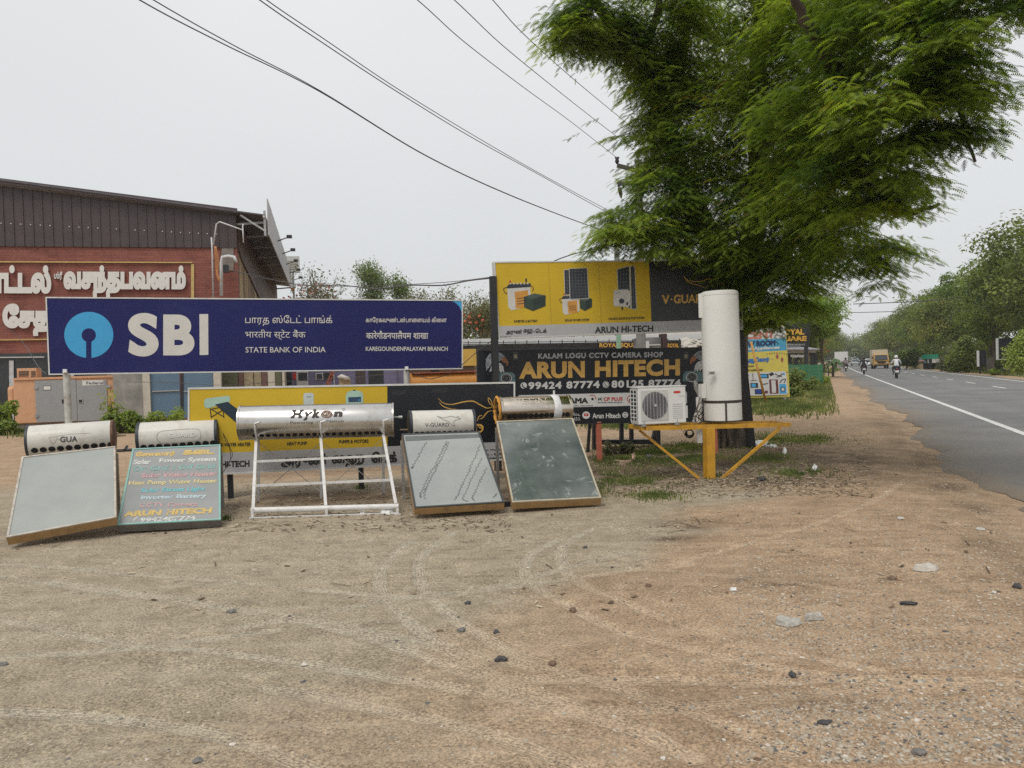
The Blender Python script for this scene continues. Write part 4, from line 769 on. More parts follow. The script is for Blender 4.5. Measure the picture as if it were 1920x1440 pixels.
# ---- heater 2 with the hand painted list
t = thing('solar_water_heater', 'heater whose teal edged panel carries a hand painted list in coloured letters', 'solar heater', tuple(G(318, 985).xy)+(0,), YAW, GRP)
pl2, _ = collector(t, (220, 990), (414, 978), .08, .08, [(248.5, 842.5), (413.5, 834.5), (414, 975.5), (219.5, 985.5)], GL2, TEALF, M('grey_side', (.13, .12, .11), .8, var=.2))
if pl2.n.z < 0: pl2.n = -pl2.n
PC = {k_: M('paint_'+k_, tuple(x*.7+.085 for x in v), .85, var=.2, scale=30) for k_, v in {'yellow': (.62, .42, .08), 'white': (.62, .62, .58), 'teal': (.17, .42, .38), 'pink': (.55, .30, .30), 'aqua': (.10, .45, .50), 'pale': (.45, .58, .62), 'cream': (.62, .50, .20)}.items()}
for s_, x0, x1, y0, y1, sl_, mt, bo, we in (('ேசாலார்', 252.8, 328, 847.5, 858.5, -.035, 'yellow', .06, .8), ('கைட', 342, 401, 844, 853.5, -.035, 'yellow', .06, .8), ('Solar', 249, 282, 862, 871, -.03, 'white', .05, 1.2), ('Power System', 297, 404, 859.5, 869.5, -.03, 'white', .045, .8), ('On Grid / Off Grid', 249, 402, 874.6, 883.5, -.035, 'teal', .02, 2.2),
    ('Solar Water Heater', 264, 407, 887.5, 896, -.03, 'pink', .035, 1.2), ('Heat Pump Water Heater', 240, 406.5, 901.5, 911.5, -.025, 'cream', .035, .5), ('Solar Street Light', 262.5, 383, 915, 925, -.025, 'aqua', .035, .8), ('Inverter Battery', 263, 386, 929, 938.5, -.03, 'pale', .04, .8), ('CCTV Camera', 261, 370, 943, 951.3, -.02, 'pink', .03, 3.0), ('ARUN HITECH', 231, 396, 958, 969, -.04, 'yellow', .06, .8), ('9942487774', 262, 366, 971, 979, -.04, 'white', .04, 3.)):
    text(pl2, s_, x0, x1, y0, y1, sl_, PC[mt], t, bold=bo, shear=.25, off=.007, wear=we)
P = Print(pl2); P.line([(249, 978), (258, 968.5)], 1.5, .007, smooth=False); P.line([(247, 977), (256, 968)], .7, .007, smooth=False); P.build('painted_pencil', PC['white'], t)
cy, a, b_, ax, r = tank(t, (262, 792.5), (262, 853), (407, 784.5), (408, 843), 9.9, 10.15, OFFW, CAPD, 10, (.08, .96), capw=.02, hole_r=.033, hang=.5)
P = Print(cy); ov = [(304, 808), (330, 805.5), (368, 804), (375, 809), (376, 818), (370, 826), (330, 831), (306, 832), (296, 826), (294, 818), (297, 811)]; P.line(ov+[ov[0]], .9, .003); P.build('embossed_oval', M('emboss_line', (.36, .34, .30), .6), t)
text(cy, 'GUARD', 316, 368, 812.5, 821, -.04, M('emboss_light', (.66, .64, .6), .5), t, bold=.02, off=.005); 
MB().tube([b_+ax*.04, b_+ax*.06], .07, 14).tube([b_+ax*.06, b_+ax*.11], .05, 12).build('valve_cap', CAPD, t, 'auto'); q = W(414, 795, 10.1); MB().tube([q, q+UX*.3], .012, 8).build('pipe_stub', BLK, t)
w0 = W(418, 812, 10.0); MB().tube([Vector(v) for v in catmull([w0, w0+Vector((.07, 0, -.15)), w0+Vector((.09, -.02, -.35)), w0+Vector((.0, -.03, -.5))], 6)], .004, 5).tube([Vector(v) for v in catmull([w0, w0+Vector((.04, 0, -.12)), w0+Vector((.12, -.02, -.28)), w0+Vector((.03, -.03, -.44))], 6)], .004, 5).build('cable', WIRE, t)
# ---- steel heater on an open frame
t = thing('solar_water_heater', 'large polished steel heater tank on an open white frame without glass tubes', 'solar heater', tuple(G(610, 960).xy)+(0,), YAW, GRP)
FRM = M('white_frame_paint', (.62, .61, .59), .45, var=.08, scale=8, dirt=.45, dirtcol=(.28, .23, .18), dscale=9)
bl, bm_, br = G(473.5, 962, .05), G(611, 958, .05), G(745, 953, .05); tops = [W(480.4, 822, 9.72), W(601, 817, 9.8), W(717.8, 811, 9.88)]; bots = [W(474.5, 955, 8.72), W(610.7, 949, 8.72), W(742, 945, 8.75)]
for p, q in zip(bots, tops): MB().bar(p, q, .034, .03).build('front_leg', FRM, t)
for (x0, y0, x1, y1) in ((484.5, 820, 484.5, 942), (602, 820, 602, 936), (719, 812, 719, 930)):
    g_ = G(x1, y1); MB().bar(Vector((g_.x, g_.y, -.02)), W(x0, y0, g_.y+.02), .034).build('back_leg', STEELG, t)
def on(p, q, f): return p+(q-p)*f
for f_ in (.65, .31): MB().bar(on(bots[0], tops[0], f_)-UX*.02, on(bots[2], tops[2], f_)+UX*.02, .028, .026).build('cross_rail', FRM, t)
MB().tube([W(471, 957, 8.68), W(747.8, 949.5, 8.72)], .033, 16).build('lower_tube', FRM, t, 'auto'); MB().bar(W(471, 971, 8.62), W(747, 962, 8.66), .03, .014).build('foot_rail', FRM, t)
for px, py in ((473, 970), (612, 966), (745, 962)): g_ = G(px, py+4); MB().bar(Vector((g_.x, g_.y, -.01)), W(px, 953, g_.y+.01), .03).cbox((g_.x, g_.y, .012), .07, .05, .02).build('foot', FRM, t)
for a_, b2 in (((486.7, 831), (601, 922)), ((600, 831), (486.7, 929)), ((605.5, 831), (720, 920)), ((716.7, 824), (611, 919))): MB().bar(W(*a_, 9.86), W(*b2, 9.93), .03, .005).build('brace', STEELG, t)
cy, a, b_, ax, r = tank(t, (450, 761), (452, 825), (737, 755), (740, 818.5), 9.75, 9.98, STEEL, STEEL, 20, (.105, .905), capw=.006, hole_r=.025, hang=.80)
for f_ in (.115, .53, .935):
    c = a+ax*(b_-a).length*f_; fr = Vector((ax.y, -ax.x, 0)).normalized(); pts = [c+(fr*math.cos(th)+UZ*math.sin(th))*(r+.012) for th in np.linspace(.0, -1.25, 8)]; mb = MB(); mb.tube([c+UZ*.02+ax*.06+fr*(r+.006)]+pts, .013, 6).build('strap', FRM, t)
P = Print(cy)
HB = M('heavy_brown_ink', (.035, .025, .022), .6); text(cy, 'H', 544.5, 566, 768.6, 784.2, -.02, HB, t, bold=.07, shear=.25, off=.004); text(cy, 'y', 567, 584, 772.5, 788.6, -.02, HB, t, bold=.07, shear=.2, off=.004); text(cy, 'k', 584.5, 599, 767, 784, -.02, HB, t, bold=.07, shear=.2, off=.004); text(cy, 'n', 625, 641.5, 771.5, 781.8, -.02, HB, t, bold=.07, shear=.2, off=.004)
P.ell(612.8, 776.8, 11.2, 7., .004, 0); P.line([(605, 772), (609, 778), (613, 773), (616, 780), (620, 774)], 1.6, .005, 1); P.line([(604, 778), (610, 782), (618, 780)], 1., .005, 1); P.build('globe_emblem', [M('globe_brown', (.14, .08, .06), .6), M('globe_light', (.4, .33, .28), .6)], t)
P = Print(cy); e_ = ellipse(644.5, 767.5, 2.2, 1.8, 12); P.line(e_+[e_[0]], .5, .004); P.build('registered_mark', HB, t)
text(cy, 'Powering', 544, 587, 790.3, 796.6, -.03, HB, t, bold=.0, off=.004); text(cy, 'The', 592.5, 607, 789, 793.3, -.03, HB, t, bold=-.0, off=.004, wear=3); text(cy, 'Nation', 612.5, 644.4, 787.6, 792.2, -.03, HB, t, bold=.0, off=.004)
MB().tube([b_+UZ*.03, b_+ax*.1+UZ*.03], .012, 8).tube([b_+ax*.06+UZ*.03, b_+ax*.11+UZ*.03], .02, 8).build('pipe_stub', STEELG, t)
# ---- heater 4: white tank with kangaroo mark
t = thing('solar_water_heater', 'heater with kangaroo outline on its white tank and wavy cracks across its pale panel', 'solar heater', tuple(G(862, 962).xy)+(0,), YAW, GRP)
pl4, _ = collector(t, (779, 960), (946, 948), .1, .1, [(753, 814.5), (898.5, 809.5), (946, 943), (777, 953.5)], GL4, DKF, WOOD)
if pl4.n.z < 0: pl4.n = -pl4.n
P = Print(pl4)
for pts in ([(262, 820), (225, 880), (190, 950), (150, 1020), (140, 1040)], [(425, 815), (400, 870), (370, 930), (335, 1010), (300, 1060), (265, 1130), (235, 1200), (210, 1250), (215, 1280)], [(438, 818), (420, 880), (385, 950), (350, 1020), (320, 1075), (290, 1130), (262, 1190), (245, 1230), (242, 1290)],
            [(700, 840), (670, 920), (635, 990), (610, 1060), (575, 1130), (545, 1190), (520, 1250), (490, 1300)], [(712, 950), (680, 1020), (640, 1100), (610, 1170), (585, 1230), (560, 1290), (600, 1310)], [(756, 1030), (720, 1100), (690, 1160), (660, 1230), (635, 1280), (655, 1305)], [(838, 1240), (810, 1280)]):
    rr = random.Random(int(pts[0][0])); q = []
    for i, v in enumerate(catmull(pts, 5)): q.append((740+(v[0]+(9 if i % 2 else -9)*rr.uniform(.4, 1.3))/4.364, 640+v[1]/4.364))
    P.line(q, .62, .0065, 0)
P.build('crack', M('crack_dark', (.05, .055, .055), .6), t)
P = Print(pl4); rr = random.Random(5)
for i in range(70):
    u, v = rr.random(), rr.random(); x = 760+u*140+v*35; y = 825+v*120; P.ell(x, y, .45, .4, .006, 0, 6)
P.build('spots', M('spot_dark', (.07, .07, .07), .8), t)
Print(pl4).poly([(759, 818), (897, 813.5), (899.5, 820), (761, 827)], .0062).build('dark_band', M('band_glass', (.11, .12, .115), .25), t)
cy, a, b_, ax, r = tank(t, (768, 770), (768.5, 824), (886, 768), (887, 820), 10.1, 10.3, OFFW, CAPD, 11, (.08, .94), capw=.018, hole_r=.033, hang=.62)
text(cy, 'V-GUARD', 796.8, 842, 793.2, 800.2, -.02, M('faded_ink2', (.10, .10, .10), .7), t, bold=.005, off=.004)
P = Print(cy); P.line(c5([(345, 610), (400, 625), (460, 612), (510, 625), (540, 632), (520, 640), (490, 650), (478, 675), (495, 690)]), .7, .004); P.line(c5([(350, 612), (400, 640), (440, 655), (470, 685), (492, 692)]), .7, .004); P.line(c5([(505, 622), (520, 612), (530, 625)]), .6, .004); P.build('kangaroo_outline', M('outline_grey', (.22, .21, .20), .7), t)
MB().tube([a-ax*.03-UZ*.06, a-ax*.13-UZ*.06], .012, 8).build('pipe_stub', PIPE, t)
# ---- heater 5: steel tank, scratched dark glass
t = thing('solar_water_heater', 'heater with scratched dark glass panel and rust stained steel tank wound with white tape', 'solar heater', tuple(G(1045, 946).xy)+(0,), YAW, GRP)
CREAM = M('cream_frame', (.42, .37, .28), .6, var=.2, scale=14, dirt=.6, dirtcol=(.2, .15, .1), dscale=12)
pl5, _ = collector(t, (960, 947), (1128, 938), .1, .1, [(930.5, 791), (1074, 785), (1127.5, 934.5), (960, 943)], GL5, CREAM, WOOD)
p = W(1046, 943.5, 9.02); MB().cbox(p, .10, .008, .035).build('maker_plate', BLK, t); MB().cbox(W(950, 948, 8.95), .08, .06, .09).build('joint_block', BLK, t)
cy, a, b_, ax, r = tank(t, (936, 744.5), (937, 796), (1064, 741), (1066, 790), 10.5, 10.75, STEEL2, STEEL2, 12, (.10, .93), capw=.02, hole_r=.030, hang=.42, endm=STEEL2)
FOAM = M('orange_foam', (.55, .27, .05), .9, var=.3, scale=25, bump=.6, bscale=25); c_ = a-ax*.03; pts = [c_+(UY*math.cos(th)+UZ*math.sin(th))*(r-.005) for th in np.linspace(0, 2*PI, 26)]; MB().tube(pts, [.02+.008*math.sin(i*2.3) for i in range(26)], 7).build('foam_edge', FOAM, t, True)
P = Print(cy); P.poly([(957, 745.5), (1030, 743.5), (1031, 766), (957.5, 768)], .002); P.build('faded_label', M('label_rust', (.30, .22, .15), .5, .3, var=.3, scale=14), t)
text(cy, 'VEDN', 963, 1024, 746.8, 757.5, -.02, M('label_light', (.5, .44, .36), .5), t, bold=.0, off=.004, wear=4); text(cy, 'Solar Energy System', 960, 1034.5, 759.8, 767, -.005, M('label_white', (.62, .60, .54), .5), t, bold=.02, off=.004, wear=.6)
c_ = a+ax*(b_-a).length*.8; TAPE = M('white_tape', (.66, .66, .66), .6, var=.12, scale=25, bump=.5, bscale=20); mb = MB()
n_ = 40; ring = []
for j, (o_, rr_) in enumerate(((-.055, r+.001), (-.05, r+.009), (0., r+.012), (.045, r+.008), (.052, r+.001))):
    for i in range(n_): th = 2*PI*i/n_; ring.append(c_+ax*(o_+.007*math.sin(th*3+j))+(UY*math.cos(th)+UZ*math.sin(th))*rr_)
mb.add(ring, [(j*n_+i, j*n_+(i+1) % n_, (j+1)*n_+(i+1) % n_, (j+1)*n_+i) for j in range(4) for i in range(n_)]); mb.build('tape_band', TAPE, t, True)
MB().tube([c_+UZ*r, c_+UZ*(r+.07)], .014, 8).build('vent_pipe', WH, t); MB().tube([b_, b_+ax*.035], .06, 12).build('valve_cap', BLK, t)
# ================================================================== yellow stand, outdoor unit, white cylinder
YP = M('stand_yellow', (.53, .275, .02), .5, var=.15, scale=5, dirt=.55, dirtcol=(.13, .07, .03), dscale=7, bump=.1)
t = thing('yellow_steel_stand', 'yellow painted steel stand on one post with two slanting braces', 'stand', tuple(G(1332, 901).xy)+(0,), YAW)
FL = W(1210, 803, 10.42); FR = W(1477, 796.3, 10.95); BLp = FL+UY*.46; BR2 = FR+UY*.46
for nm, p, q in (('front_beam', FL, FR), ('back_beam', BLp, BR2), ('side_beam', FL-UX*.03, BLp-UX*.03), ('side_beam', FR+UX*.03, BR2+UX*.03)): MB().bar(p, q, .05, .058).build(nm, YP, t)
for f_ in (.18, .38, .5, .62): p = on(FL, FR, f_)+UY*.03; MB().bar(p-UZ*.012, p+UY*.40-UZ*.012, .045, .03).build('cross_beam', YP, t)
gp = G(1332, 901); tp = W(1331, 803, gp.y); MB().bar(Vector((gp.x, gp.y+.06, -.15)), Vector((tp.x, gp.y+.06, tp.z)), .12).build('post', YP, t)
for p, q in ((W(1199, 807, 10.6), W(1311, 897, 10.55)), (W(1463, 802, 10.9), W(1349, 901, 10.5))): MB().bar(p, q, .035, .035).build('brace', YP, t)
# outdoor unit
topz = FL.z+.03
ACW = M('appliance_white', (.68, .68, .66), .38, var=.03, scale=3, dirt=.15, dirtcol=(.35, .33, .28), dscale=4)
p0 = W(1196, 797, 10.38); ux, uy = UX, UY; ow, od, oh = .715, .28, .50
t = thing('air_conditioner_unit', 'white outdoor air conditioner unit with round fan grille standing on the yellow stand', 'air conditioner', (p0.x, p0.y, topz), YAW)
o0 = Vector((p0.x, p0.y, topz+.02)); body = MB().box(o0+ux*.015, ux*(ow-.015), uy*od, UZ*oh).build('casing', ACW, t); bevel(body, .012)
MB().box(o0-ux*.0+UZ*(oh+.0005)-uy*.004, ux*(ow+.004), uy*(od+.008), UZ*.014).build('lid', ACW, t)
fc = o0+ux*.255+UZ*.255; R_ = .185
def disc(mb, c, r, n=40, off=0.): mb.add([c-uy*off+ux*r*math.cos(2*PI*i/n)+UZ*r*math.sin(2*PI*i/n) for i in range(n)], [tuple(range(n))])
mb = MB(); mb.box(o0+ux*.055+UZ*.05-uy*.006, ux*.395, uy*.006, UZ*.41); mb.build('fan_panel', M('panel_grey_white', (.50, .50, .48), .5, var=.1, scale=6, dirt=.4, dirtcol=(.3, .27, .22)), t)
mb = MB(); disc(mb, fc, R_, 40, .0075); mb.build('fan_opening', M('fan_dark', (.10, .095, .105), .7, var=.25, scale=10), t)
mb = MB()
for k_ in range(1, 17): mb.tube([fc-uy*.013+(ux*math.cos(th)+UZ*math.sin(th))*R_*k_/17 for th in np.linspace(0, 2*PI, 25)], .0022, 4, cap=False)
o = mb.build('grille_rings', M('grille_grey', (.24, .235, .25), .5), t)
for i in range(8):
    x_ = -R_+2*R_*(i+.5)/8; hh_ = math.sqrt(R_*R_-x_*x_); MB().tube([fc+ux*x_-UZ*hh_-uy*.018, fc+ux*x_+UZ*hh_-uy*.018], .0035, 6).build('grille_bar', M('grille_bar_grey', (.42, .41, .42), .4), t)
MB().tube([fc-uy*.016, fc-uy*.024], .02, 14).build('fan_hub', M('grille_bar_grey', (.42, .41, .42)), t)
mb = MB(); bp = o0+ux*.585+UZ*.425-uy*.004; pts = [bp+ux*(.052*max(-1, min(1, 1.25*math.cos(th))))+UZ*.016*math.sin(th) for th in np.linspace(0, 2*PI, 24)[:-1]]; mb.add(pts, [tuple(range(23))[::-1]]); mb.build('badge', RED, t)
apl = PL(o0-uy*.0065, ux, UZ); text(apl, 'Enhance', 1272.2, 1284.6, 739.6, 742.6, -.01, WHI, t, bold=.02, off=.001, res=1)
for i in range(8): q = o0+ux*.515+UZ*(.07+i*.027); MB().box(q-uy*.004, ux*.15, uy*.004, UZ*.004).build('louvre', M('louvre_shadow', (.36, .36, .35), .5), t)
DKV = M('vent_dark', (.03, .03, .035), .6); mb = MB().box(o0+ux*.010+uy*.03+UZ*.04, ux*.006, uy*.22, UZ*.43); mb.build('side_recess', DKV, t)
mb = MB()
for i in range(9): q = o0+ux*.006+uy*.03+UZ*(.035+i*.0535); mb.box(q, ux*.004, uy*.225, UZ*.012)
for i in range(3): q = o0+ux*.006+uy*(.03+i*.105)+UZ*.035; mb.box(q-ux*.001, ux*.004, uy*.018, UZ*.44)
mb.build('side_grille', ACW, t)
MB().box(o0+ux*(ow+.002)+uy*.05+UZ*.06, ux*.045, uy*.16, UZ*.17).build('valve_cover', ACW, t)
for f_ in (.12, .80): q = Vector((o0.x, o0.y, topz-.004))+ux*ow*f_; MB().box(q-ux*.03-uy*.012, ux*.06, uy*(od+.02), UZ*.022).tube([q-uy*.02+UZ*.0, q-uy*.02+UZ*.075], .006, 6).build('mounting_foot', M('foot_grey', (.3, .3, .3), .5), t)
# tall cylinder
TW = M('cylinder_white', (.68, .675, .64), .40, var=.03, scale=2, dirt=.12, dirtcol=(.35, .32, .26), dscale=3, coat=.15); BRN = M('brown_band', (.04, .028, .022), .6)
t = thing('hot_water_cylinder', 'tall white cylinder with a brown band near its foot on the yellow stand', 'water heater', (0, 0, 0), 0)
r = .262; cb = W(1356, 790, 10.95); cb.z = topz+.005; bx = Vector((cb.x, cb.y, topz)); Ht = 1.86
lean = W(1348.5, 545, 10.95); axv = Vector((lean.x-cb.x, 0, 1.86)).normalized()
t.location = bx; MTX[t.name] = Matrix.Translation(bx)
def ring_z(zs, rs, nm, mt, n=48, sm='auto'): return MB().tube([bx+axv*z_ for z_ in zs], rs, n).build(nm, mt, t, sm)
ring_z([.0, .014], [r+.006, r+.006], 'base_ring', BRN); ring_z([.015, .26, .262], [r, r, r-.003], 'lower_shell', TW); ring_z([.2622, .298], [r+.004, r+.004], 'brown_band', BRN)
ring_z([.2985, 1.80, 1.825, 1.84, 1.846], [r, r, r-.006, r-.03, r*.5], 'shell', TW)
ring_z([1.775, 1.779], [r+.0012, r+.0012], 'seam_ring', M('recess_grey', (.36, .35, .33), .6))
mb = MB()
for i in range(26): q_ = bx+axv*(.78+i*.036)+Vector((r*math.sin(1.15), -r*math.cos(1.15), 0)); mb.cbox(q_, .008, .008, .008)
o = mb.build('rivets', M('recess_grey', (1, 1, 1)), t); o['kind'] = 'stuff'
MB().box(bx+Vector((-.04, -r-.012, .014)), Vector((.022, 0, 0)), Vector((0, .02, 0)), Vector((0, 0, .25))).build('strap', BRN, t)
hp = PL(bx+Vector((0, -r-.002, 0)), Vector((1, 0, 0)), UZ); mb = MB(); c_ = hp.at(1334.5, 700); X_, Z_ = Vector((1, 0, 0)), UZ; c_ = c_+Vector((0, .03, 0))
for a_, b2, w_, h_ in ((-.048, -.03, .096, .010), (-.048, .022, .096, .010), (-.048, -.022, .010, .046), (.038, -.022, .010, .046)): mb.box(c_+X_*a_+Z_*b2-Vector((0, .046, 0)), X_*w_, Vector((0, .04, 0)), Z_*h_)
mb.build('handle_frame', TW, t); MB().box(c_+X_*-.038+Z_*-.02-Vector((0, .022, 0)), X_*.076, Vector((0, .02, 0)), Z_*.042).build('handle_recess', M('recess_grey', (.36, .35, .33), .6), t)
b3 = W(1314, 572, 10.95); MB().tube([b3-UZ*.18, b3+UZ*.16], .035, 12).build('side_fitting', TW, t, 'auto'); b3 = W(1317, 733, 10.9); MB().cbox(b3, .07, .1, .2).build('side_fitting', TW, t)
mb = MB(); q = W(1320, 612, 10.95); mb.tube([q, q-UZ*.95], .008, 6).build('side_pipe', STEELG, t)
# hoses and cables between the two
t = thing('cable_bundle', 'tangle of grey and brown cables between the outdoor unit and the white cylinder', 'cables', tuple(W(1308, 790, 10.75)))
for i, (pts, r_, mt) in enumerate((([(1313, 742), (1309, 760), (1304, 775), (1299, 792)], .012, STEELG), ([(1317, 760), (1312, 768), (1305, 782), (1301, 793)], .008, STEELG), ([(1316, 752), (1306, 765), (1311, 785), (1303, 795)], .006, M('brown_cable', (.16, .10, .07), .7)), ([(1318, 772), (1310, 782), (1316, 790), (1309, 795)], .007, WIRE), ([(1300, 776), (1307, 770), (1317, 778), (1312, 792)], .005, WIRE), ([(1299, 783), (1305, 779), (1311, 786), (1319, 781)], .006, M('brown_cable', (.16, .10, .07), .7)))):
    MB().tube([Vector(v) for v in catmull([W(x, y, 10.72+.04*((i*3+j) % 3)) for j, (x, y) in enumerate(pts)], 6)], r_, 6).build('cable', mt, t, True)
t = thing('white_pipe', 'white plastic pipe with a grey elbow standing left of the white cylinder behind the stand', 'pipe', tuple(W(1311, 760, 11.2)))
MB().tube([W(1312, 830, 11.2), W(1310.5, 745, 11.2)], .045, 12).build('pipe', PLAS, t, 'auto'); MB().tube([W(1310.5, 747, 11.2), W(1311, 739, 11.2), W(1305, 728, 11.2), W(1304, 715, 11.2)], .03, 10).build('elbow', STEELG, t, 'auto')
t = thing('hose_coil', 'coil of black hose hanging under the yellow stand', 'hose', tuple(W(1293, 811, 10.8))); c_ = W(1293, 811, 10.8)
for k_ in range(3): MB().tube([c_+Vector(((.045+.008*k_)*math.cos(th), .012*k_-.012, (.042+.006*k_)*math.sin(th)-.01*k_)) for th in np.linspace(0, 2*PI, 22)], .008, 6).build('loop', WIRE, t, True)
MB().tube([W(1286, 806, 10.8), W(1281, 810, 10.8), W(1284, 816, 10.8)], .005, 5).tube([W(1296, 806, 10.8), W(1305, 797, 10.8)], .006, 5).build('tail', M('brown_cable', (.16, .10, .07), .7), t)
# ================================================================== hotel hall on the left
def stonemat():
    m, n, b = nodes('red_stone_cladding'); k = NB(n)
    mp = n.nodes.new('ShaderNodeMapping'); mp.inputs['Rotation'].default_value = (PI/2, 0, 0); n.links.new(k.co.outputs['Object'], mp.inputs[0])
    br = n.nodes.new('ShaderNodeTexBrick'); n.links.new(mp.outputs[0], br.inputs[0]); br.inputs['Scale'].default_value = 1; br.inputs['Brick Width'].default_value = .62; br.inputs['Row Height'].default_value = .10; br.inputs['Mortar Size'].default_value = .012; br.inputs['Mortar Smooth'].default_value = .6
    br.inputs['Color1'].default_value = (.27, .082, .058, 1); br.inputs['Color2'].default_value = (.15, .044, .032, 1); br.inputs['Mortar'].default_value = (.07, .022, .018, 1)
    c = k.mix(k.rng(k.noise(1.1, 6), .35, .7), br.outputs[0], (.26, .095, .07)); c = k.mix(.5, c, k.noise(14.), 'OVERLAY')
    n.links.new(c, b.inputs['Base Color']); b.inputs['Roughness'].default_value = .8; k.bump(b, br.outputs[1], -.6, .02); return m
RST = stonemat(); BRS = M('brown_sheet', (.058, .042, .044), .5, var=.15, scale=2, dirt=.2, dirtcol=(.12, .09, .08)); FRY = M('frame_ochre', (.52, .38, .14), .6, var=.1); LETW = M('letter_white', (.66, .65, .62), .5, var=.04)
def stainwall():
    m, n, b = nodes('stained_cream_wall'); k = NB(n); mp = n.nodes.new('ShaderNodeMapping'); mp.inputs['Scale'].default_value = (1.6, 1.6, .18); n.links.new(k.co.outputs['Object'], mp.inputs[0])
    t_ = n.nodes.new('ShaderNodeTexNoise'); t_.inputs['Scale'].default_value = 1.6; t_.inputs['Detail'].default_value = 7; n.links.new(mp.outputs[0], t_.inputs[0])
    r = n.nodes.new('ShaderNodeValToRGB'); n.links.new(t_.outputs[0], r.inputs[0]); r.color_ramp.elements[0].position = .33; r.color_ramp.elements[0].color = (.06, .05, .045, 1); r.color_ramp.elements[1].position = .62; r.color_ramp.elements[1].color = (.42, .32, .17, 1)
    e = r.color_ramp.elements.new(.48); e.color = (.22, .14, .08, 1); n.links.new(r.outputs[0], b.inputs['Base Color']); b.inputs['Roughness'].default_value = .9; return m
CRW = stainwall()
C0 = W(448, 560, 31.); C0 = Vector((C0.x, C0.y, 0)); hp = PL(C0, UX, UZ); L_ = 17.
t = thing('hotel_hall', 'red stone clad hotel hall with brown sheet gable and big white raised lettering', 'building', tuple(C0), YAW)
def hz(px, py): return hp.at(px, py).z
zb = hz(430, 463.5)                                  # bottom edge of the brown sheets
MB().box(C0-UX*L_, UX*(L_), UY*.3, UZ*(zb+.05)).build('front_wall', RST, t)
ztR = hz(452, 402); ztL = ztR + (hz(2, 345)-ztR)*(L_/ (hp.at(452, 402)-hp.at(2, 345)).length)
MB().box(C0+UY*.3-UX*.3, UX*.3, UY*25, UZ*(ztR-.15)).build('side_wall', CRW, t)
MB().box(C0+UY*2-UX*(.3-.31), UX*.04, UY*23.2, UZ*0).prism([C0+UX*.02+UY*1.+UZ*(zb-.3), C0+UX*.02+UY*25.+UZ*(zb-2.6), C0+UX*.02+UY*25.+UZ*(ztR-.1), C0+UX*.02+UY*.3+UZ*(ztR-.1), C0+UX*.02+UY*.3+UZ*(zb-.1)], UX*.05).build('side_sheeting', M('rusty_sheet', (.10, .065, .055), .7, var=.35, scale=4, dirt=.6, dirtcol=(.2, .12, .06)), t)
pw = .33; npan = int(L_/pw)
for i in range(npan):
    x1 = -i*pw; x0 = x1-pw+.012; f0 = -x0/L_; f1 = -x1/L_
    q = lambda x, z, y=0: C0+UX*x-UY*(.06-y)+UZ*z
    za, zc = ztR+(ztL-ztR)*f0, ztR+(ztL-ztR)*f1; mb = MB()
    mb.prism([q(x0, zb-.03), q(x1-.045, zb-.03), q(x1-.045, zc-.05), q(x0, za-.05)], UY*.04); mb.prism([q(x1-.045, zb-.03, -.035), q(x1-.0, zb-.03, -.035), q(x1-.0, zc-.05, -.035), q(x1-.045, zc-.05, -.035)], UY*.06); mb.build('sheet_panel', BRS, t)
mb = MB(); rr = random.Random(3)
for i in range(2, npan):
    if rr.random() < .8: p = C0-UX*(i*pw+.1)-UY*.07+UZ*(zb+(ztR-zb)*(.36+.02*i*.55)); mb.cbox(p, .035, .02, .035)
o = mb.build('screw_caps', LETW, t); o['kind'] = 'stuff'
def rp(x, y, dz=0): return C0+UX*x+UY*y+UZ*(ztR+(ztL-ztR)*(-x/L_)+dz)
mb = MB(); mb.prism([rp(-L_, -.35, -.02), rp(0.1, -.35, -.02), rp(.1, -.35, .18), rp(-L_, -.35, .18)], UY*.06); mb.build('gable_fascia', M('fascia_brown', (.075, .055, .06), .5, var=.15), t)
MB().prism([rp(-L_, -.4, .14), rp(1.15, -.4, .02), rp(1.15, -.4, .07), rp(-L_, -.4, .21)], UY*25.6).build('roof', M('roof_sheet_grey', (.10, .09, .10), .5, var=.2), t)
UND = M('roof_underside', (.10, .10, .11), .7, var=.3, scale=2)
for i in range(9): MB().bar(rp(.0, .3+i*3., -.35), rp(1.12, .3+i*3., -.12), .08).build('eave_rafter', STEELG, t)
MB().bar(rp(1.1, -.4, .0), rp(1.1, 25.2, .0), .08, .12).build('gutter', M('gutter_white', (.5, .5, .5), .5, dirt=.6), t)
for i in range(10):
    h_ = .85-.03*i; MB().box(rp(1.22, -.2+i*2.5, -.7), UY*2.44, UX*.04, UZ*(h_+.6)).build('board_panel', M('board_back', (.42, .42, .42), .6, var=.15, dirt=.4), t)
for i in range(5): MB().tube([rp(1.25, 6+i*4, .1), rp(1.75, 6+i*4, .35)], .03, 6).cbox(rp(1.8, 6+i*4, .38), .25, .2, .14).build('flood_light', BLK, t)
MB().bar(rp(1.12, -.2, -.75), rp(1.12, -.2, .25), .09).bar(rp(.2, -.2, -.05), rp(1.1, -.2, -.55), .07).build('bracket', STEELG, t)
def strip(pts, w_, nm, mt, off=.03):
    for a, b_ in zip(pts[:-1], pts[1:]): P_ = Print(hp); MB().bar(hp.at(*a, off), hp.at(*b_, off), w_, .04).build(nm, mt, t)
strip([(-200, 490.5), (361.2, 492.5)], .11, 'name_frame', FRY); strip([(361.2, 495), (361.2, 632)], .11, 'name_frame', FRY); strip([(-200, 640), (361.2, 633)], .11, 'name_frame', FRY)
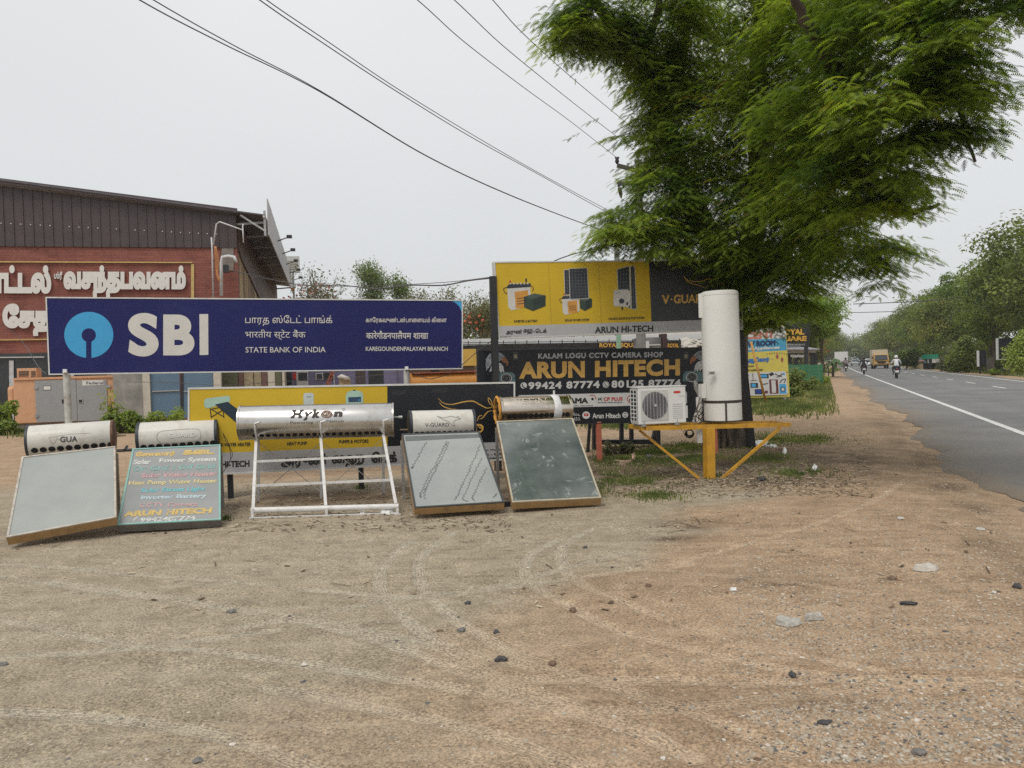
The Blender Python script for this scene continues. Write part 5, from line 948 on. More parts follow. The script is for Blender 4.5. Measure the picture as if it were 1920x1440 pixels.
for s_, a, b_, c, d, bo in (('ாட்டல்', -16, 96, 497, 550.5, .07), ('ஶ்ரீ', 101.5, 116.7, 509, 525.8, .03), ('வசந்தபவனம்', 119, 348.5, 497, 557.2, .075), ('ேசத', 4.4, 97, 569, 630, .075)):
    text(hp, s_, a, b_, c, d, .003, LETW, t, bold=bo, off=.02, depth=.09, name='raised_letters', res=4)
WF = M('window_frame_white', (.5, .5, .5), .5); GLS = M('window_dark_glass', (.03, .035, .035), .12, var=.2)
MB().box(hp.at(-300, 800)-UY*.03, UX*9, UY*.05, UZ*(hz(0, 676)-hz(0, 800))).build('window_glass', GLS, t)
for pts in ([(-300, 673), (84, 669.5)],): strip(pts, .16, 'window_frame', WF, .08)
for x in (-90, 21.5, 135): strip([(x, 676), (x+1, 800)], .15, 'window_frame', WF, .08)
GYC = M('grey_cement', (.24, .22, .20), .9, var=.2, dirt=.5)
MB().box(hp.at(205, 800), UX*1.6, UY*.2-UY*.25, UZ*2.6).build('cement_pier', GYC, t)
MB().prism([hp.at(416, 463, .02), hp.at(438, 464, .02), hp.at(438, 508, .02), hp.at(414, 506, .02)], -UY*.02).build('bare_patch', GYC, t)
PW = M('conduit_white', (.55, .55, .56), .5, dirt=.3)
def wire_px(pts, Yd, r_, nm, mt, par, n_=6): return MB().tube([Vector(v) for v in catmull([W(x, y, Yd) for x, y in pts], n_)], r_, 6).build(nm, mt, par, True)
MB().tube([W(*p, 30.3) for p in ((400, 560), (398, 470), (396.5, 445))], .035, 6).tube([W(*p, 30.3) for p in ((400, 460), (406, 420), (412, 416), (454, 431), (456, 420))], .03, 6).tube([W(*p, 30.3) for p in ((455, 424), (456.5, 455))], .025, 6).build('conduit', PW, t, True)
MB().tube([W(*p, 30.3) for p in ((415, 555), (415, 492), (417, 482), (428, 480.5), (439, 482), (443, 492))], .07, 8).build('pipe_loop', PW, t, True)
for i in range(4): wire_px([(402+i, 462), (404+2*i, 490), (406+i, 515), (411+2*i, 528)], 30.25, .015, 'orange_cable', M('cable_orange', (.45, .2, .08), .7), t)
MB().cbox(W(420, 504, 30.4), .35, .15, .3).build('junction_box', BLK, t)
t2 = thing('wall_cabinet', 'pale grey louvred box seen behind the far end of the hall roof', 'vent', tuple(W(549, 495, 50)), YAW)
c_ = W(549, 496, 50); MB().cbox(c_, .85, .5, 1.0).build('casing', M('cabinet_pale', (.5, .5, .48), .6), t2)
for i in range(6): MB().cbox(c_+UZ*(-.3+i*.1)-UY*.27, .6, .03, .04).build('louvre', M('louvre_cream', (.42, .38, .3), .6), t2)
MB().bar(c_-UZ*9, c_-UZ*.5, .12).build('post', STEELG, t2)
# ---- generator
ORP = M('generator_orange', (.62, .34, .19), .55, var=.06, dirt=.2, dirtcol=(.25, .14, .08)); DG = M('generator_grey', (.30, .305, .31), .5, var=.05)
gb = G(35, 806); t = thing('diesel_generator', 'orange diesel generator cabinet with grey doors below the blue bank sign', 'generator', (gb.x, gb.y, 0), YAW); gp_ = PL(gb, UX, UZ)
def gq(px, py, off=0): return gp_.at(px, py, off)
def gbox(x0, x1, y0, y1, d0, d1, nm, mt, bev=0):
    a = gq(x0, y1); w_ = (gq(x1, (y0+y1)/2)-gq(x0, (y0+y1)/2)).dot(UX); h_ = (gq((x0+x1)/2, y0)-gq((x0+x1)/2, y1)).z
    o = MB().box(a+UY*d0, UX*w_, UY*(d1-d0), UZ*h_).build(nm, mt, t)
    if bev: bevel(o, bev)
    return o
gbox(28, 240, 713, 795, 0, 1.3, 'cabinet', ORP, .03); gbox(30, 240, 795, 812, .1, 1.2, 'plinth', GYC); gbox(26, 240, 709, 713, -.05, 1.35, 'top_rim', ORP)
gbox(10, 27.5, 724, 768, .15, 1.1, 'end_bulge', ORP, .12); gbox(240.5, 258, 718, 785, .1, 1.2, 'end_duct', ORP, .05); gbox(30, 67, 691, 708.5, .1, .6, 'exhaust_box', ORP, .01)
for i in range(4): gbox(33, 52, 696+i*2.9, 697.3+i*2.9, .08, .1, 'vent_slot', INK); gbox(56, 65, 696+i*2.9, 697.3+i*2.9, .08, .1, 'vent_slot', INK)
gbox(69, 145.8, 714, 792.5, -.03, 0., 'door', DG, .008); gbox(146.4, 203.5, 714, 790, -.03, 0., 'door', DG, .008); gbox(128, 128.5, 714, 792, -.034, -.03, 'door_seam', INK)
for x, y in ((65, 727), (66, 780), (201, 724), (203, 777)): gbox(x, x+7, y-2.5, y+2.5, -.06, -.03, 'hinge', STEELG)
gbox(147, 157, 748, 756, -.05, -.03, 'door_lock', STEELG); gbox(149, 155, 749.5, 754.5, -.06, -.05, 'handle', INK); gbox(117, 120, 749, 756, -.05, -.03, 'handle', INK)
gbox(81.5, 96.5, 723.5, 732, -.035, -.03, 'notice_plate', INK); gbox(82.5, 95.5, 724.4, 731, -.038, -.035, 'notice_plate', LETW); gbox(155, 195, 713.5, 723, -.036, -.03, 'name_plate', LETW)
text(gp_, 'Federal', 162, 193, 715.5, 720.8, -.02, INK, t, bold=.0, off=.045)
# ---- wall, gate and buildings seen in the gap under the bank sign
BLG = M('gate_blue', (.10, .17, .25), .45, var=.08, scale=2, dirt=.2, dirtcol=(.2, .16, .12)); CRP = M('cream_pillar', (.5, .46, .39), .8, var=.08, dirt=.4)
t = thing('blue_gate', 'blue sheet metal double gate between two cream pillars', 'gate', tuple(G(345, 795)), YAW); q0 = G(345, 795); qp = PL(q0, UX, UZ)
for a, b_ in ((284.5, 339.5), (344, 402)):
    p0_, p1_ = qp.at(a, 784), qp.at(b_, 784); MB().box(p0_, UX*(p1_-p0_).dot(UX), UY*.05, UZ*3.).build('gate_leaf', BLG, t); pz = qp.at(a, 733.5); MB().bar(qp.at(a+1, 734, .03), qp.at(b_-3, 732, .03), .04).build('lock_bar', STEELG, t)
MB().bar(qp.at(341.8, 787, -.02), qp.at(341.8, 690, -.02), .09).build('gate_post', BLK, t)
for a, b_ in ((270, 283.5), (403, 417)): p0_, p1_ = qp.at(a, 788, .1), qp.at(b_, 788, .1); MB().box(p0_-UZ*.1, UX*(p1_-p0_).dot(UX), UY*.3, UZ*3.3).build('pillar', CRP, t)
p0_ = qp.at(215, 790, -.1); t = thing('compound_wall', 'grey streaked cement wall stub between the generator and the blue gate', 'wall', tuple(p0_), YAW); MB().box(p0_-UZ*.1, UX*((qp.at(269.5, 790)-p0_).dot(UX)), UY*.2, UZ*2.9).build('wall_face', M('streaked_cement', (.27, .26, .24), .9, var=.3, scale=2, dirt=.6, dirtcol=(.12, .11, .1)), t)
t = thing('beige_building', 'beige building with curtained front behind the lower yellow sign', 'building', tuple(W(470, 720, 28.5)), YAW); bp_ = PL(W(420, 760, 28.5), UX, UZ)
def onp(pl_, x0, x1, y0, y1, d0, d1, nm, mt, par):
    a = pl_.at(x0, y1); w_ = (pl_.at(x1, y1)-a).dot(UX); h_ = pl_.at(x0, y0).z-a.z; return MB().box(a+UY*d0, UX*w_, UY*(d1-d0), UZ*h_).build(nm, mt, par)
onp(bp_, 417, 535, 650, 790, .3, 2, 'wall_body', M('beige_shade', (.22, .18, .12), .9, var=.2), t); rr = random.Random(8)
for i, (a, b_, mt) in enumerate(((420, 448, M('olive_curtain', (.10, .10, .06), .9)), (449, 459, M('maroon_pier', (.13, .07, .06), .8)), (460, 477, M('beige_curtain', (.28, .23, .15), .9, var=.3, scale=10)), (478, 492, M('beige_curtain', (1, 1, 1))), (493, 503, M('maroon_pier', (1, 1, 1))), (504, 518, CRP), (519, 530, M('olive_curtain', (1, 1, 1))), (531, 536, CRP))): onp(bp_, a, b_, 655, 785, .1+.05*(i % 2), .28, 'bay', mt, t)
LAV = M('lavender_wall', (.155, .145, .24), .8, var=.1); t = thing('lavender_building', 'lavender painted low building with white framed door behind the signs', 'building', tuple(W(650, 720, 36)), YAW); lp = PL(W(536, 770, 36), UX, UZ)
onp(lp, 537, 772, 630, 775, 0, 5, 'wall_body', LAV, t); GLD = M('door_dark_glass', (.03, .035, .04), .2)
onp(lp, 558, 580, 695, 768, -.05, 0, 'door_frame', WF, t); onp(lp, 560, 576.5, 699, 714, -.07, -.05, 'door_glass', GLD, t); onp(lp, 592, 606, 699.5, 712.5, -.05, 0, 'window_frame', WF, t); onp(lp, 594, 604.5, 701, 711, -.07, -.05, 'window_glass', GLD, t); onp(lp, 607, 627, 699, 712, -.04, 0, 'window_glass', GLD, t)
onp(lp, 627.5, 629, 690, 768, -.3, -.25, 'white_pipe', WF, t); onp(lp, 537, 549, 698, 768, -.03, 0, 'door_opening', GLD, t); onp(lp, 669, 687, 694, 768, -.03, 0, 'door_opening', M('door_brown', (.06, .045, .045), .6), t); onp(lp, 693, 721, 694, 768, -.03, 0, 'door_opening', GLD, t)
onp(lp, 549.5, 556, 699, 711.5, -.04, 0, 'red_notice', RED, t); onp(lp, 745, 748, 690, 768, -.3, -.2, 'drain_pipe', M('pipe_violet', (.08, .07, .12), .6), t)
t = thing('ladder', 'rust orange folding ladder leaning beside the window of the lavender building', 'ladder', tuple(W(617, 760, 35)))
for a, b_ in (((609, 720), (622, 695)), ((614, 722), (626, 697))): MB().bar(W(a[0]-8, 752, 35.2), W(*b_, 35.3), .07).build('rail', RUST, t)
for i in range(6): f = i/5; MB().bar(W(603+f*17, 745-f*43, 35.22), W(607+f*18, 747-f*43, 35.22), .05).build('rung', RUST, t)
t = thing('cardboard_pile', 'stack of cardboard cartons with rags on top in front of the lavender building', 'cartons', tuple(W(647, 760, 30)), YAW); kp_ = PL(W(636, 760, 30), UX, UZ); CB = M('cardboard', (.34, .25, .15), .9, var=.15)
onp(kp_, 636.5, 659, 734, 770, 0, .5, 'carton', CB, t); onp(kp_, 637, 658, 711, 733.5, 0.02, .5, 'carton', CB, t); MB().tube([W(x, y, 30) for x, y in ((634, 708), (640, 706), (648, 709), (656, 710))], [.06, .1, .09, .05], 7).build('rag', PAPER, t, True)
# ---- yellow tanker body
t = thing('yellow_kiosk', 'yellow kiosk with a brown band and rounded orange counter front beside the black board', 'kiosk', tuple(W(835, 770, 21)), YAW); kp_ = PL(W(775, 760, 21), UX, UZ); YK = M('kiosk_yellow', (.56, .36, .08), .5, var=.08); BKK = M('kiosk_brown', (.09, .05, .03), .6)
onp(kp_, 772, 893.5, 657, 689, 0, 1.6, 'upper_panel', YK, t); onp(kp_, 772, 890, 689.2, 699, .03, 1.5, 'band', BKK, t); onp(kp_, 772, 893.5, 699.2, 701, -.02, 1.5, 'ledge', RUST, t); onp(kp_, 809, 823, 692.5, 699, 0., .03, 'plate', INK, t)
a_, b_ = kp_.at(772, 720), kp_.at(893.5, 715); MB().tube([a_+UY*.25, b_+UY*.25], .28, 24).build('rounded_front', M('kiosk_orange', (.48, .21, .04), .45, var=.1, dirt=.3), t, 'auto'); onp(kp_, 774, 892, 735, 782, .2, 1.4, 'base', BKK, t)
# ---- restaurant canopy with railing and letters
WHP = M('parapet_white', (.62, .62, .61), .6, var=.04); t = thing('restaurant_canopy', 'long dark canopy with white parapet, black railing and amber letters behind the camera shop board', 'canopy', tuple(W(1100, 700, 30)), YAW); rp_ = PL(W(868, 640, 29), UX, UZ)
onp(rp_, 780, 1420, 637, 649, .3, .5, 'parapet', WHP, t); onp(rp_, 780, 1420, 650, 664, 0, 4, 'canopy_edge', M('canopy_dark', (.03, .03, .033), .6, var=.3), t); pR = rp_.at(1420, 630)
for y in (640.6, 643.8): MB().bar(rp_.at(780, y+3, .1), rp_.at(1420, y-4, .1), .025).build('rail', INK, t)
x = 790
while x < 1415: yy = 640+(870-x)*.011; MB().bar(rp_.at(x, yy+8, .1), rp_.at(x, yy-.5, .1), .03).build('baluster', INK, t); x += 22
AMB = M('amber_letters', (.62, .34, .05), .5); text(rp_, 'ROYAL SQUARE', 1124, 1207, 643.5, 652.5, -.008, AMB, t, bold=.03, off=.25, depth=.03, name='raised_letters'); text(rp_, 'ROYAL', 1252, 1273, 644, 651.5, -.01, AMB, t, bold=.03, off=.25, depth=.03, name='raised_letters'); text(rp_, 'SQUARE', 1296, 1325, 641.5, 648, -.01, AMB, t, bold=.03, off=.25, depth=.03, name='raised_letters')
for i, x in enumerate((800, 960, 1130, 1300, 1410)): MB().bar(rp_.at(x, 700, -.5)-UZ*2, rp_.at(x, 655, -.5), .12).build('post', BLK, t)
t = thing('green_post', 'pale green post rising beside the amber letters', 'post', tuple(W(1160, 700, 27))); MB().bar(W(1160, 720, 27), W(1160, 600, 27), .13).build('shaft', M('pale_green_paint', (.25, .42, .30), .6), t)
t = thing('grey_exhaust_hood', 'grey metal hood with duct above the camera shop board', 'hood', tuple(W(1222, 700, 26)), YAW); hp_ = PL(W(1205, 655, 26), UX, UZ)
onp(hp_, 1205, 1240, 633, 654, 0, .8, 'hood', M('hood_grey', (.2, .2, .2), .5, .3, var=.5, scale=3), t); onp(hp_, 1214, 1238, 646, 648, -.04, 0, 'rim', WHP, t); onp(hp_, 1207, 1213, 640, 654, -.2, 0, 'duct', WHP, t); MB().bar(hp_.at(1210, 655, -.4)-UZ*1.5, hp_.at(1210, 655, -.4), .1).build('leg', STEELG, t); onp(hp_, 1240.5, 1249, 626, 656, -.1, .2, 'brown_column', M('column_maroon', (.05, .025, .025), .6), t)
t = thing('far_green_building', 'distant building with lime green panel and white framed windows', 'building', tuple(W(1280, 690, 60)), YAW); fp_ = PL(W(1250, 690, 60), UX, UZ)
onp(fp_, 1150, 1400, 622, 700, .2, 6, 'wall_body', WHP, t); onp(fp_, 1250, 1262, 629, 636, .1, .2, 'green_panel', M('lime_panel', (.38, .46, .10), .6), t); onp(fp_, 1267, 1284, 629, 634, .1, .2, 'window', GLS, t); onp(fp_, 1290, 1300, 629, 634, .1, .2, 'window', GLS, t)
t = thing('white_tarpaulin', 'crumpled white tarpaulin lying over the canopy edge left of the white cylinder', 'tarpaulin', tuple(W(1295, 660, 24))); rr = random.Random(4); mb = MB(); vs = []
for j in range(7):
    for i in range(12): vs.append(W(1277+i*4.6+rr.uniform(-1, 1), 652-j*3.2*(1-.4*abs(i-2)/9)+rr.uniform(-1.2, 1.2)-(3 if i > 6 else 0), 24+.1*rr.uniform(-1, 1)+.05*j))
mb.add(vs, [(j*12+i, j*12+i+1, (j+1)*12+i+1, (j+1)*12+i) for j in range(6) for i in range(11)]); mb.build('sheet', PAPER, t, True)
# ---- showroom hoarding beyond the stand
t = thing('showroom_hoarding', 'tall blue and yellow showroom hoarding with pictures of household appliances', 'hoarding', tuple(G(1435, 748)), YAW); q0 = W(1435, 745, 29.5); sp_ = PL(q0, UX, UZ)
def R4(x0, x1, y0, y1): return [(x0, y0), (x1, y0), (x1+(y1-y0)*.06, y1), (x0+(y1-y0)*.06, y1)]
HB_ = M('hoarding_blue', (.06, .30, .46), .5, var=.1, scale=.8); HY = M('hoarding_yellow', (.56, .47, .09), .5, var=.06); HWt = M('hoarding_white', (.55, .55, .54), .5)
mb = MB(); mb.prism([sp_.at(*p, -.02) for p in ((1340, 748), (1481, 744), (1473.5, 610), (1340, 614))], UY*.06); mb.build('backing', HY, t)
P = Print(sp_); P.poly([(1341, 616), (1473, 612), (1473.8, 634), (1341, 640)], .01, 2); P.poly([(1341, 640), (1473.8, 634), (1475, 657), (1341, 663)], .01, 0); P.poly([(1341, 663), (1475, 657), (1478.5, 697), (1341, 703)], .01, 1); P.build('printed_face', [HB_, HY, HWt], t)
P = Print(sp_); P.poly([(1345, 706), (1348, 701), (1470, 696), (1474, 699), (1478, 736), (1475, 740), (1349, 744), (1345, 740)], .015, 0); P.build('white_field', HWt, t)
text(sp_, 'CENT', 1398, 1453, 623, 636.5, -.05, M('print_salmon', (.5, .16, .13), .5), t, bold=.05, off=.02); text(sp_, 'SHOW ROOM', 1378, 1454, 641, 651.5, -.05, M('print_deep_blue', (.015, .02, .08), .5), t, bold=.06, off=.02); text(sp_, 'Home Appliances', 1382, 1461, 652, 659.5, -.05, HWt, t, bold=.05, off=.02, shear=.2)
text(sp_, 'ெபாங்கல்', 1372, 1404, 672, 686, -.04, M('print_mid_blue', (.03, .14, .40), .5), t, bold=.07, off=.02); text(sp_, 'ஆடிகார் !!', 1402, 1449, 670, 682, -.03, M('print_mid_blue', (1, 1, 1)), t, bold=.07, off=.02); text(sp_, 'சிறந்த விைலயில் :', 1386, 1415, 685, 690, -.03, INK, t, bold=.03, off=.02); text(sp_, 'அைனத்து பயன்களுக்கு !', 1388, 1432, 692, 698, -.03, INK, t, bold=.03, off=.02)
P = Print(sp_)
for i in range(9): x = 1437+i*4.6; y = 661+.12*(i-4)**2; P.poly([(x, y), (x+2.6, y-.2), (x+1.2, y+3)], .02, i % 3)
for x, y in ((1457.5, 668), (1466.5, 674)):
    P.poly([(x-3, y), (x, y-5), (x+3, y), (x, y+6)], .02, 0); P.poly([(x-1, y-3), (x, y-5), (x+1, y-3), (x+1, y+4), (x, y+6), (x-1, y+4)], .021, 1)
P.build('bunting_print', [TEAL, RED, M('print_leaf_green', (.05, .25, .08), .5)], t)
P = Print(sp_); D_ = INK
for q_ in (R4(1423.5, 1441, 701, 709), R4(1407, 1421, 718, 727), R4(1415, 1429, 729.5, 739)): P.poly(q_, .02, 0)
P.poly(R4(1425, 1438, 702.5, 707.5), .021, 1); P.poly(R4(1409, 1417, 719.5, 725.5), .021, 1); P.poly(R4(1416.5, 1427, 731, 737.5), .021, 3)
P.poly(R4(1442, 1458.5, 711.5, 738), .02, 2); P.poly(R4(1446, 1454, 713, 736.5), .021, 4); P.poly(R4(1461, 1473.5, 720, 738), .02, 1); P.ell(1468, 730, 4.6, 4.8, .021, 0); P.ell(1468, 730, 3, 3.2, .022, 4)
P.poly([(1441, 701), (1448, 697.5), (1452, 702), (1445, 705.5)], .02, 0); P.line([(1453, 701), (1461, 704), (1469, 700)], 1.5, .02, 0); P.line([(1456, 707), (1466, 705)], 1.6, .02, 0); P.line([(1395, 703), (1404, 704)], 1.5, .02, 0); P.line([(1411, 700), (1412, 712), (1408, 714), (1418, 713)], 1., .02, 0); P.line([(1424, 714), (1430, 720), (1440, 719)], 1.6, .02, 0); P.line([(1462, 718), (1467, 712), (1473, 711), (1470, 718)], 1.6, .02, 0)
P.poly([(1469, 698), (1472, 701), (1470.5, 704.5), (1468, 702)], .02, 1); P.ell(1437, 735, 3.2, 3, .02, 2); P.build('appliance_pictures', [D_, SKY, M('print_wine', (.12, .03, .035), .4), M('print_screen_blue', (.02, .05, .3), .3), HWt], t)
for x in (1400, 1470): MB().bar(sp_.at(x, 770, -.15)-UZ*.3, sp_.at(x, 640, -.15), .1).build('post', STEELG, t)
t = thing('leaning_pole', 'thin ochre pole leaning in front of the showroom hoarding', 'pole', tuple(G(1436, 750))); g_ = G(1437, 751); g_ = Vector((g_.x*28.6/g_.y, 28.6, 0)); MB().tube([g_, W(1408, 641, 28.3)], .045, 8).build('shaft', M('pole_ochre', (.45, .24, .06), .7), t, True)
# ---- hut, its sign, green fence
t = thing('roadside_hut', 'open restaurant hut with tiled roof, dark posts and cream fascia behind the green fence', 'hut', tuple(G(1500, 705)), YAW); u0 = W(1470, 700, 44); up_ = PL(u0, UX, UZ)
onp(up_, 1440, 1530, 657, 663.5, 0, .15, 'fascia', CRP, t); o0_ = up_.at(1436, 657.5); o1_ = up_.at(1533, 656.5); rdg0 = up_.at(1450, 640)+UY*2.2; rdg1 = up_.at(1512, 643)+UY*2.2
MB().prism([o0_-UY*.25, o1_-UY*.25, rdg1, rdg0], UZ*.06).prism([o1_-UY*.25, o1_+UY*4.5, rdg1, rdg1+UX*.01], UZ*.06).build('roof', M('roof_tile_grey', (.22, .22, .23), .8, var=.4, scale=5), t)
for x in (1446, 1480.5, 1493, 1523, 1528): MB().bar(up_.at(x, 712, -.3), up_.at(x, 660, -.3), .16).build('post', BLK, t)
onp(up_, 1440, 1530, 684, 700, 2.5, 2.7, 'inner_wall', M('hut_inner', (.12, .11, .10), .9), t)
for i in range(7): MB().cbox(up_.at(1484+i*4, 667+.5*(i % 3), .05), .12, .02, .14).build('hanging_lamp', WHP, t)
t = thing('slatted_name_board', 'dark slatted board with amber capital letters above the hut', 'sign', tuple(G(1490, 706)), YAW); zp = PL(W(1470, 630, 42.5), UX, UZ)
for i in range(17): y = 609+i*2.6; MB().bar(zp.at(1440, y+1), zp.at(1518, y-1), .03, .055).build('slat', BLK, t)
text(zp, 'ROYAL', 1462, 1508, 617, 628, -.01, AMB, t, bold=.05, off=.08, depth=.03, name='raised_letters'); text(zp, 'SQUARE', 1448, 1512.5, 630.5, 641.5, -.01, AMB, t, bold=.05, off=.08, depth=.03, name='raised_letters'); text(zp, 'RESTAURANT', 1470, 1510, 644.5, 647.5, .0, STEELG, t, bold=.03, off=.08)
for x in (1445, 1511.5): MB().bar(zp.at(x, 712, -.1), zp.at(x, 608, -.1), .16).build('post', BLK, t)
t = thing('green_fence', 'long green board fence along the verge beyond the hoarding', 'fence', tuple(G(1510, 712)), YAW); gpf = PL(W(1475, 712, 41), UX, UZ)
GF = M('fence_green', (.03, .16, .075), .6, var=.2, dirt=.3)
for i in range(5):
    for a, b_ in ((1440, 1481.5), (1482, 1512), (1512.5, 1542)): y = 684.5+i*6; onp(gpf, a, b_, y, y+5.4, .0, .05, 'fence_board', GF, t)
for x in (1443, 1481, 1512, 1541): MB().bar(gpf.at(x, 718, -.1), gpf.at(x, 683, -.1), .09).build('post', GF, t)
t = thing('tree_guard', 'small dark metal tree guard at the end of the green fence', 'tree guard', tuple(G(1548, 717)), YAW); g_ = G(1548, 716)
for dx in (-.25, .25):
    for dy in (0, .5): MB().bar(g_+UX*dx+UY*dy, g_+UX*dx+UY*dy+UZ*1.0, .05).build('post', BLK, t)
for z_ in (.3, .65, .95): MB().bar(g_-UX*.25+UZ*z_, g_+UX*.25+UZ*z_, .03).build('rail', BLK, t)
# ---- right hand side of the road
RX, RY = Vector((math.cos(-RA), math.sin(-RA), 0)), Vector((math.sin(RA), math.cos(RA), 0))
def rbox(px, py, x0, x1, z0, z1, d0, d1, nm, mt, par):
    g_ = G(px, py); s_ = g_.y/F; return MB().box(g_+Vector((1, 0, 0))*(x0*s_)+UZ*(z0*s_)+Vector((0, 1, 0))*d0, Vector((1, 0, 0))*((x1-x0)*s_), Vector((0, 1, 0))*(d1-d0), UZ*((z1-z0)*s_)).build(nm, mt, par)
for nm, lb, px, py, w_, z0, z1, side in (('blank_signboard', 'tall blank black signboard with a white left edge across the road', 1886, 702, 27, 29, 68, 1), ('blank_signboard', 'smaller narrow black signboard across the road left of the larger one', 1843, 701, 14, 15, 44, 0)):
    t = thing(nm, lb, 'sign', tuple(G(px, py)), 0, 'black signboards across the road'); rbox(px, py, -w_/2, w_/2, z0, z1, 0, .2, 'panel', BK, t); rbox(px, py, -1.5, .5, 0, z0, .25, .4, 'post', BLK, t)
    rbox(px, py, -w_/2-1.3, -w_/2, z0-1, z1, -.05, .2, 'edge_strip', WHP, t)
    if side: rbox(px, py, -w_/2, 0, z0-1.2, z0, -.05, .2, 'edge_strip', WHP, t)
t = thing('brick_pillar', 'old grey brick pillar between the two black signboards across the road', 'pillar', tuple(G(1862, 700))); rbox(1862, 700, -5, 3, 0, 30, 0, .5, 'shaft', M('old_brick', (.09, .08, .065), .9, var=.4, scale=6, bump=.5, bscale=12), t)
t = thing('roadside_stall', 'small stall with striped side and blue goods on its roof across the road', 'stall', tuple(G(1723, 692))); st_ = M('stall_buff', (.36, .30, .18), .8, var=.4, scale=2)
rbox(1723, 692, -8.5, 8, 0, 14, 0, 2, 'body', st_, t); rbox(1723, 692, -10, 9, 14.2, 17, -.2, 2, 'awning', M('stall_pink', (.42, .28, .25), .8), t); rbox(1723, 692, -9, -3, 17.2, 22, 0, 1.5, 'blue_drum', M('drum_blue', (.03, .05, .16), .5), t); rbox(1723, 692, -2.5, 6, 17.2, 22, 0, 1.5, 'blue_drum', M('drum_light', (.16, .24, .32), .5), t); rbox(1723, 692, 8.2, 13, 4, 15, 0, 1.5, 'side_sheet', M('stall_blue', (.05, .16, .24), .6), t)
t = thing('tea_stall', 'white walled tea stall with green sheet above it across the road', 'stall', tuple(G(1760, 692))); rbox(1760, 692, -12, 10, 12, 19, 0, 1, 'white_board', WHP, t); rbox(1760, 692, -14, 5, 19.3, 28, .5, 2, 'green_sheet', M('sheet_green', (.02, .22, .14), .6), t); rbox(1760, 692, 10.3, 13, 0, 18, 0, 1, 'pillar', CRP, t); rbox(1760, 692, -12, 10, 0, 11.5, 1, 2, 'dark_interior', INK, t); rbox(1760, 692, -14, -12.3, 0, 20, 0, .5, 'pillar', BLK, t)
for i, (px, py, w_, mt, lb) in enumerate(((1858, 700, 12, M('rubble_red', (.25, .13, .08), .9), 'reddish rubble heap by the far road edge'), (1877, 701, 10, PAPER, 'pale slab leaning at the far road edge below the large black signboard'), (1902, 702, 14, M('rubble_red', (1, 1, 1)), 'red earth heap at the far road edge near the right side'), (1818, 697, 9, M('rubble_red', (1, 1, 1)), 'small red earth heap under the bushes across the road'))): stone(px, py, w_, mt, lb, name='rubble', cat='rubble', flat=.45, seed=50+i)
# ================================================================== vegetation
BARK = M('bark', (.085, .065, .05), .95, var=.35, scale=5, bump=.8, bscale=14); BARKG = M('bark_grey', (.16, .14, .12), .95, var=.3, scale=5, bump=.5, bscale=14)
def barkmat():
    m, n, b = nodes('fissured_bark'); k = NB(n); mp = n.nodes.new('ShaderNodeMapping'); mp.inputs['Scale'].default_value = (9, 9, 1.1); n.links.new(k.co.outputs['Object'], mp.inputs[0])
    t_ = n.nodes.new('ShaderNodeTexNoise'); t_.inputs['Scale'].default_value = 2.2; t_.inputs['Detail'].default_value = 6; n.links.new(mp.outputs[0], t_.inputs[0])
    c = k.mix(k.rng(t_.outputs[0], .38, .62), (.035, .028, .022), (.17, .135, .10)); n.links.new(c, b.inputs['Base Color']); b.inputs['Roughness'].default_value = .95; k.bump(b, t_.outputs[0], 1., .05); return m
FB = barkmat()
def limb(pts, r0, r1, mat, parent, nm='branch', n=10, wob=.0, ridge=0.):
    P = [Vector(p) for p in catmull(pts, 6)]; N = len(P); rr = random.Random(int(abs(pts[0][0])*100)+N)
    if wob: P = [p+Vector((rr.uniform(-1, 1), rr.uniform(-1, 1), rr.uniform(-1, 1)))*wob for p in P]
    R = [r0+(r1-r0)*(i/(N-1))**.8 for i in range(N)]; mb = MB().tube(P, R, n)
    if ridge:
        for i in range(N):
            for j in range(n):
                q = mb.v[i*n+j]; c = P[i]; mb.v[i*n+j] = c+(q-c)*(1+ridge*(math.sin(j*2.4)+.6*math.sin(j*5.1+i*.15)))
    return mb.build(nm, mat, parent, True)
LEAF = leafmat('feathery_leaf', (.032, .072, .016), (.235, .32, .055), .48, .45, third=(.30, .17, .05))
tb = G(1363, 838); t = thing('shade_tree', 'huge feathery leaved shade tree with a thick fissured trunk behind the white cylinder', 'tree', (tb.x, tb.y, 0)); TREE = t
tx, ty = tb.x, tb.y; T0 = Vector((tx, ty, -.2))
def TP(px, py, Y): return tuple(W(px, py, Y))
limb([T0-Vector((0, 0, .1)), (tx, ty, .15), (tx+.02, ty, 1.), TP(1366, 640, ty), TP(1371, 560, ty-.1)], .50, .30, FB, t, 'trunk', 30, 0, .05)
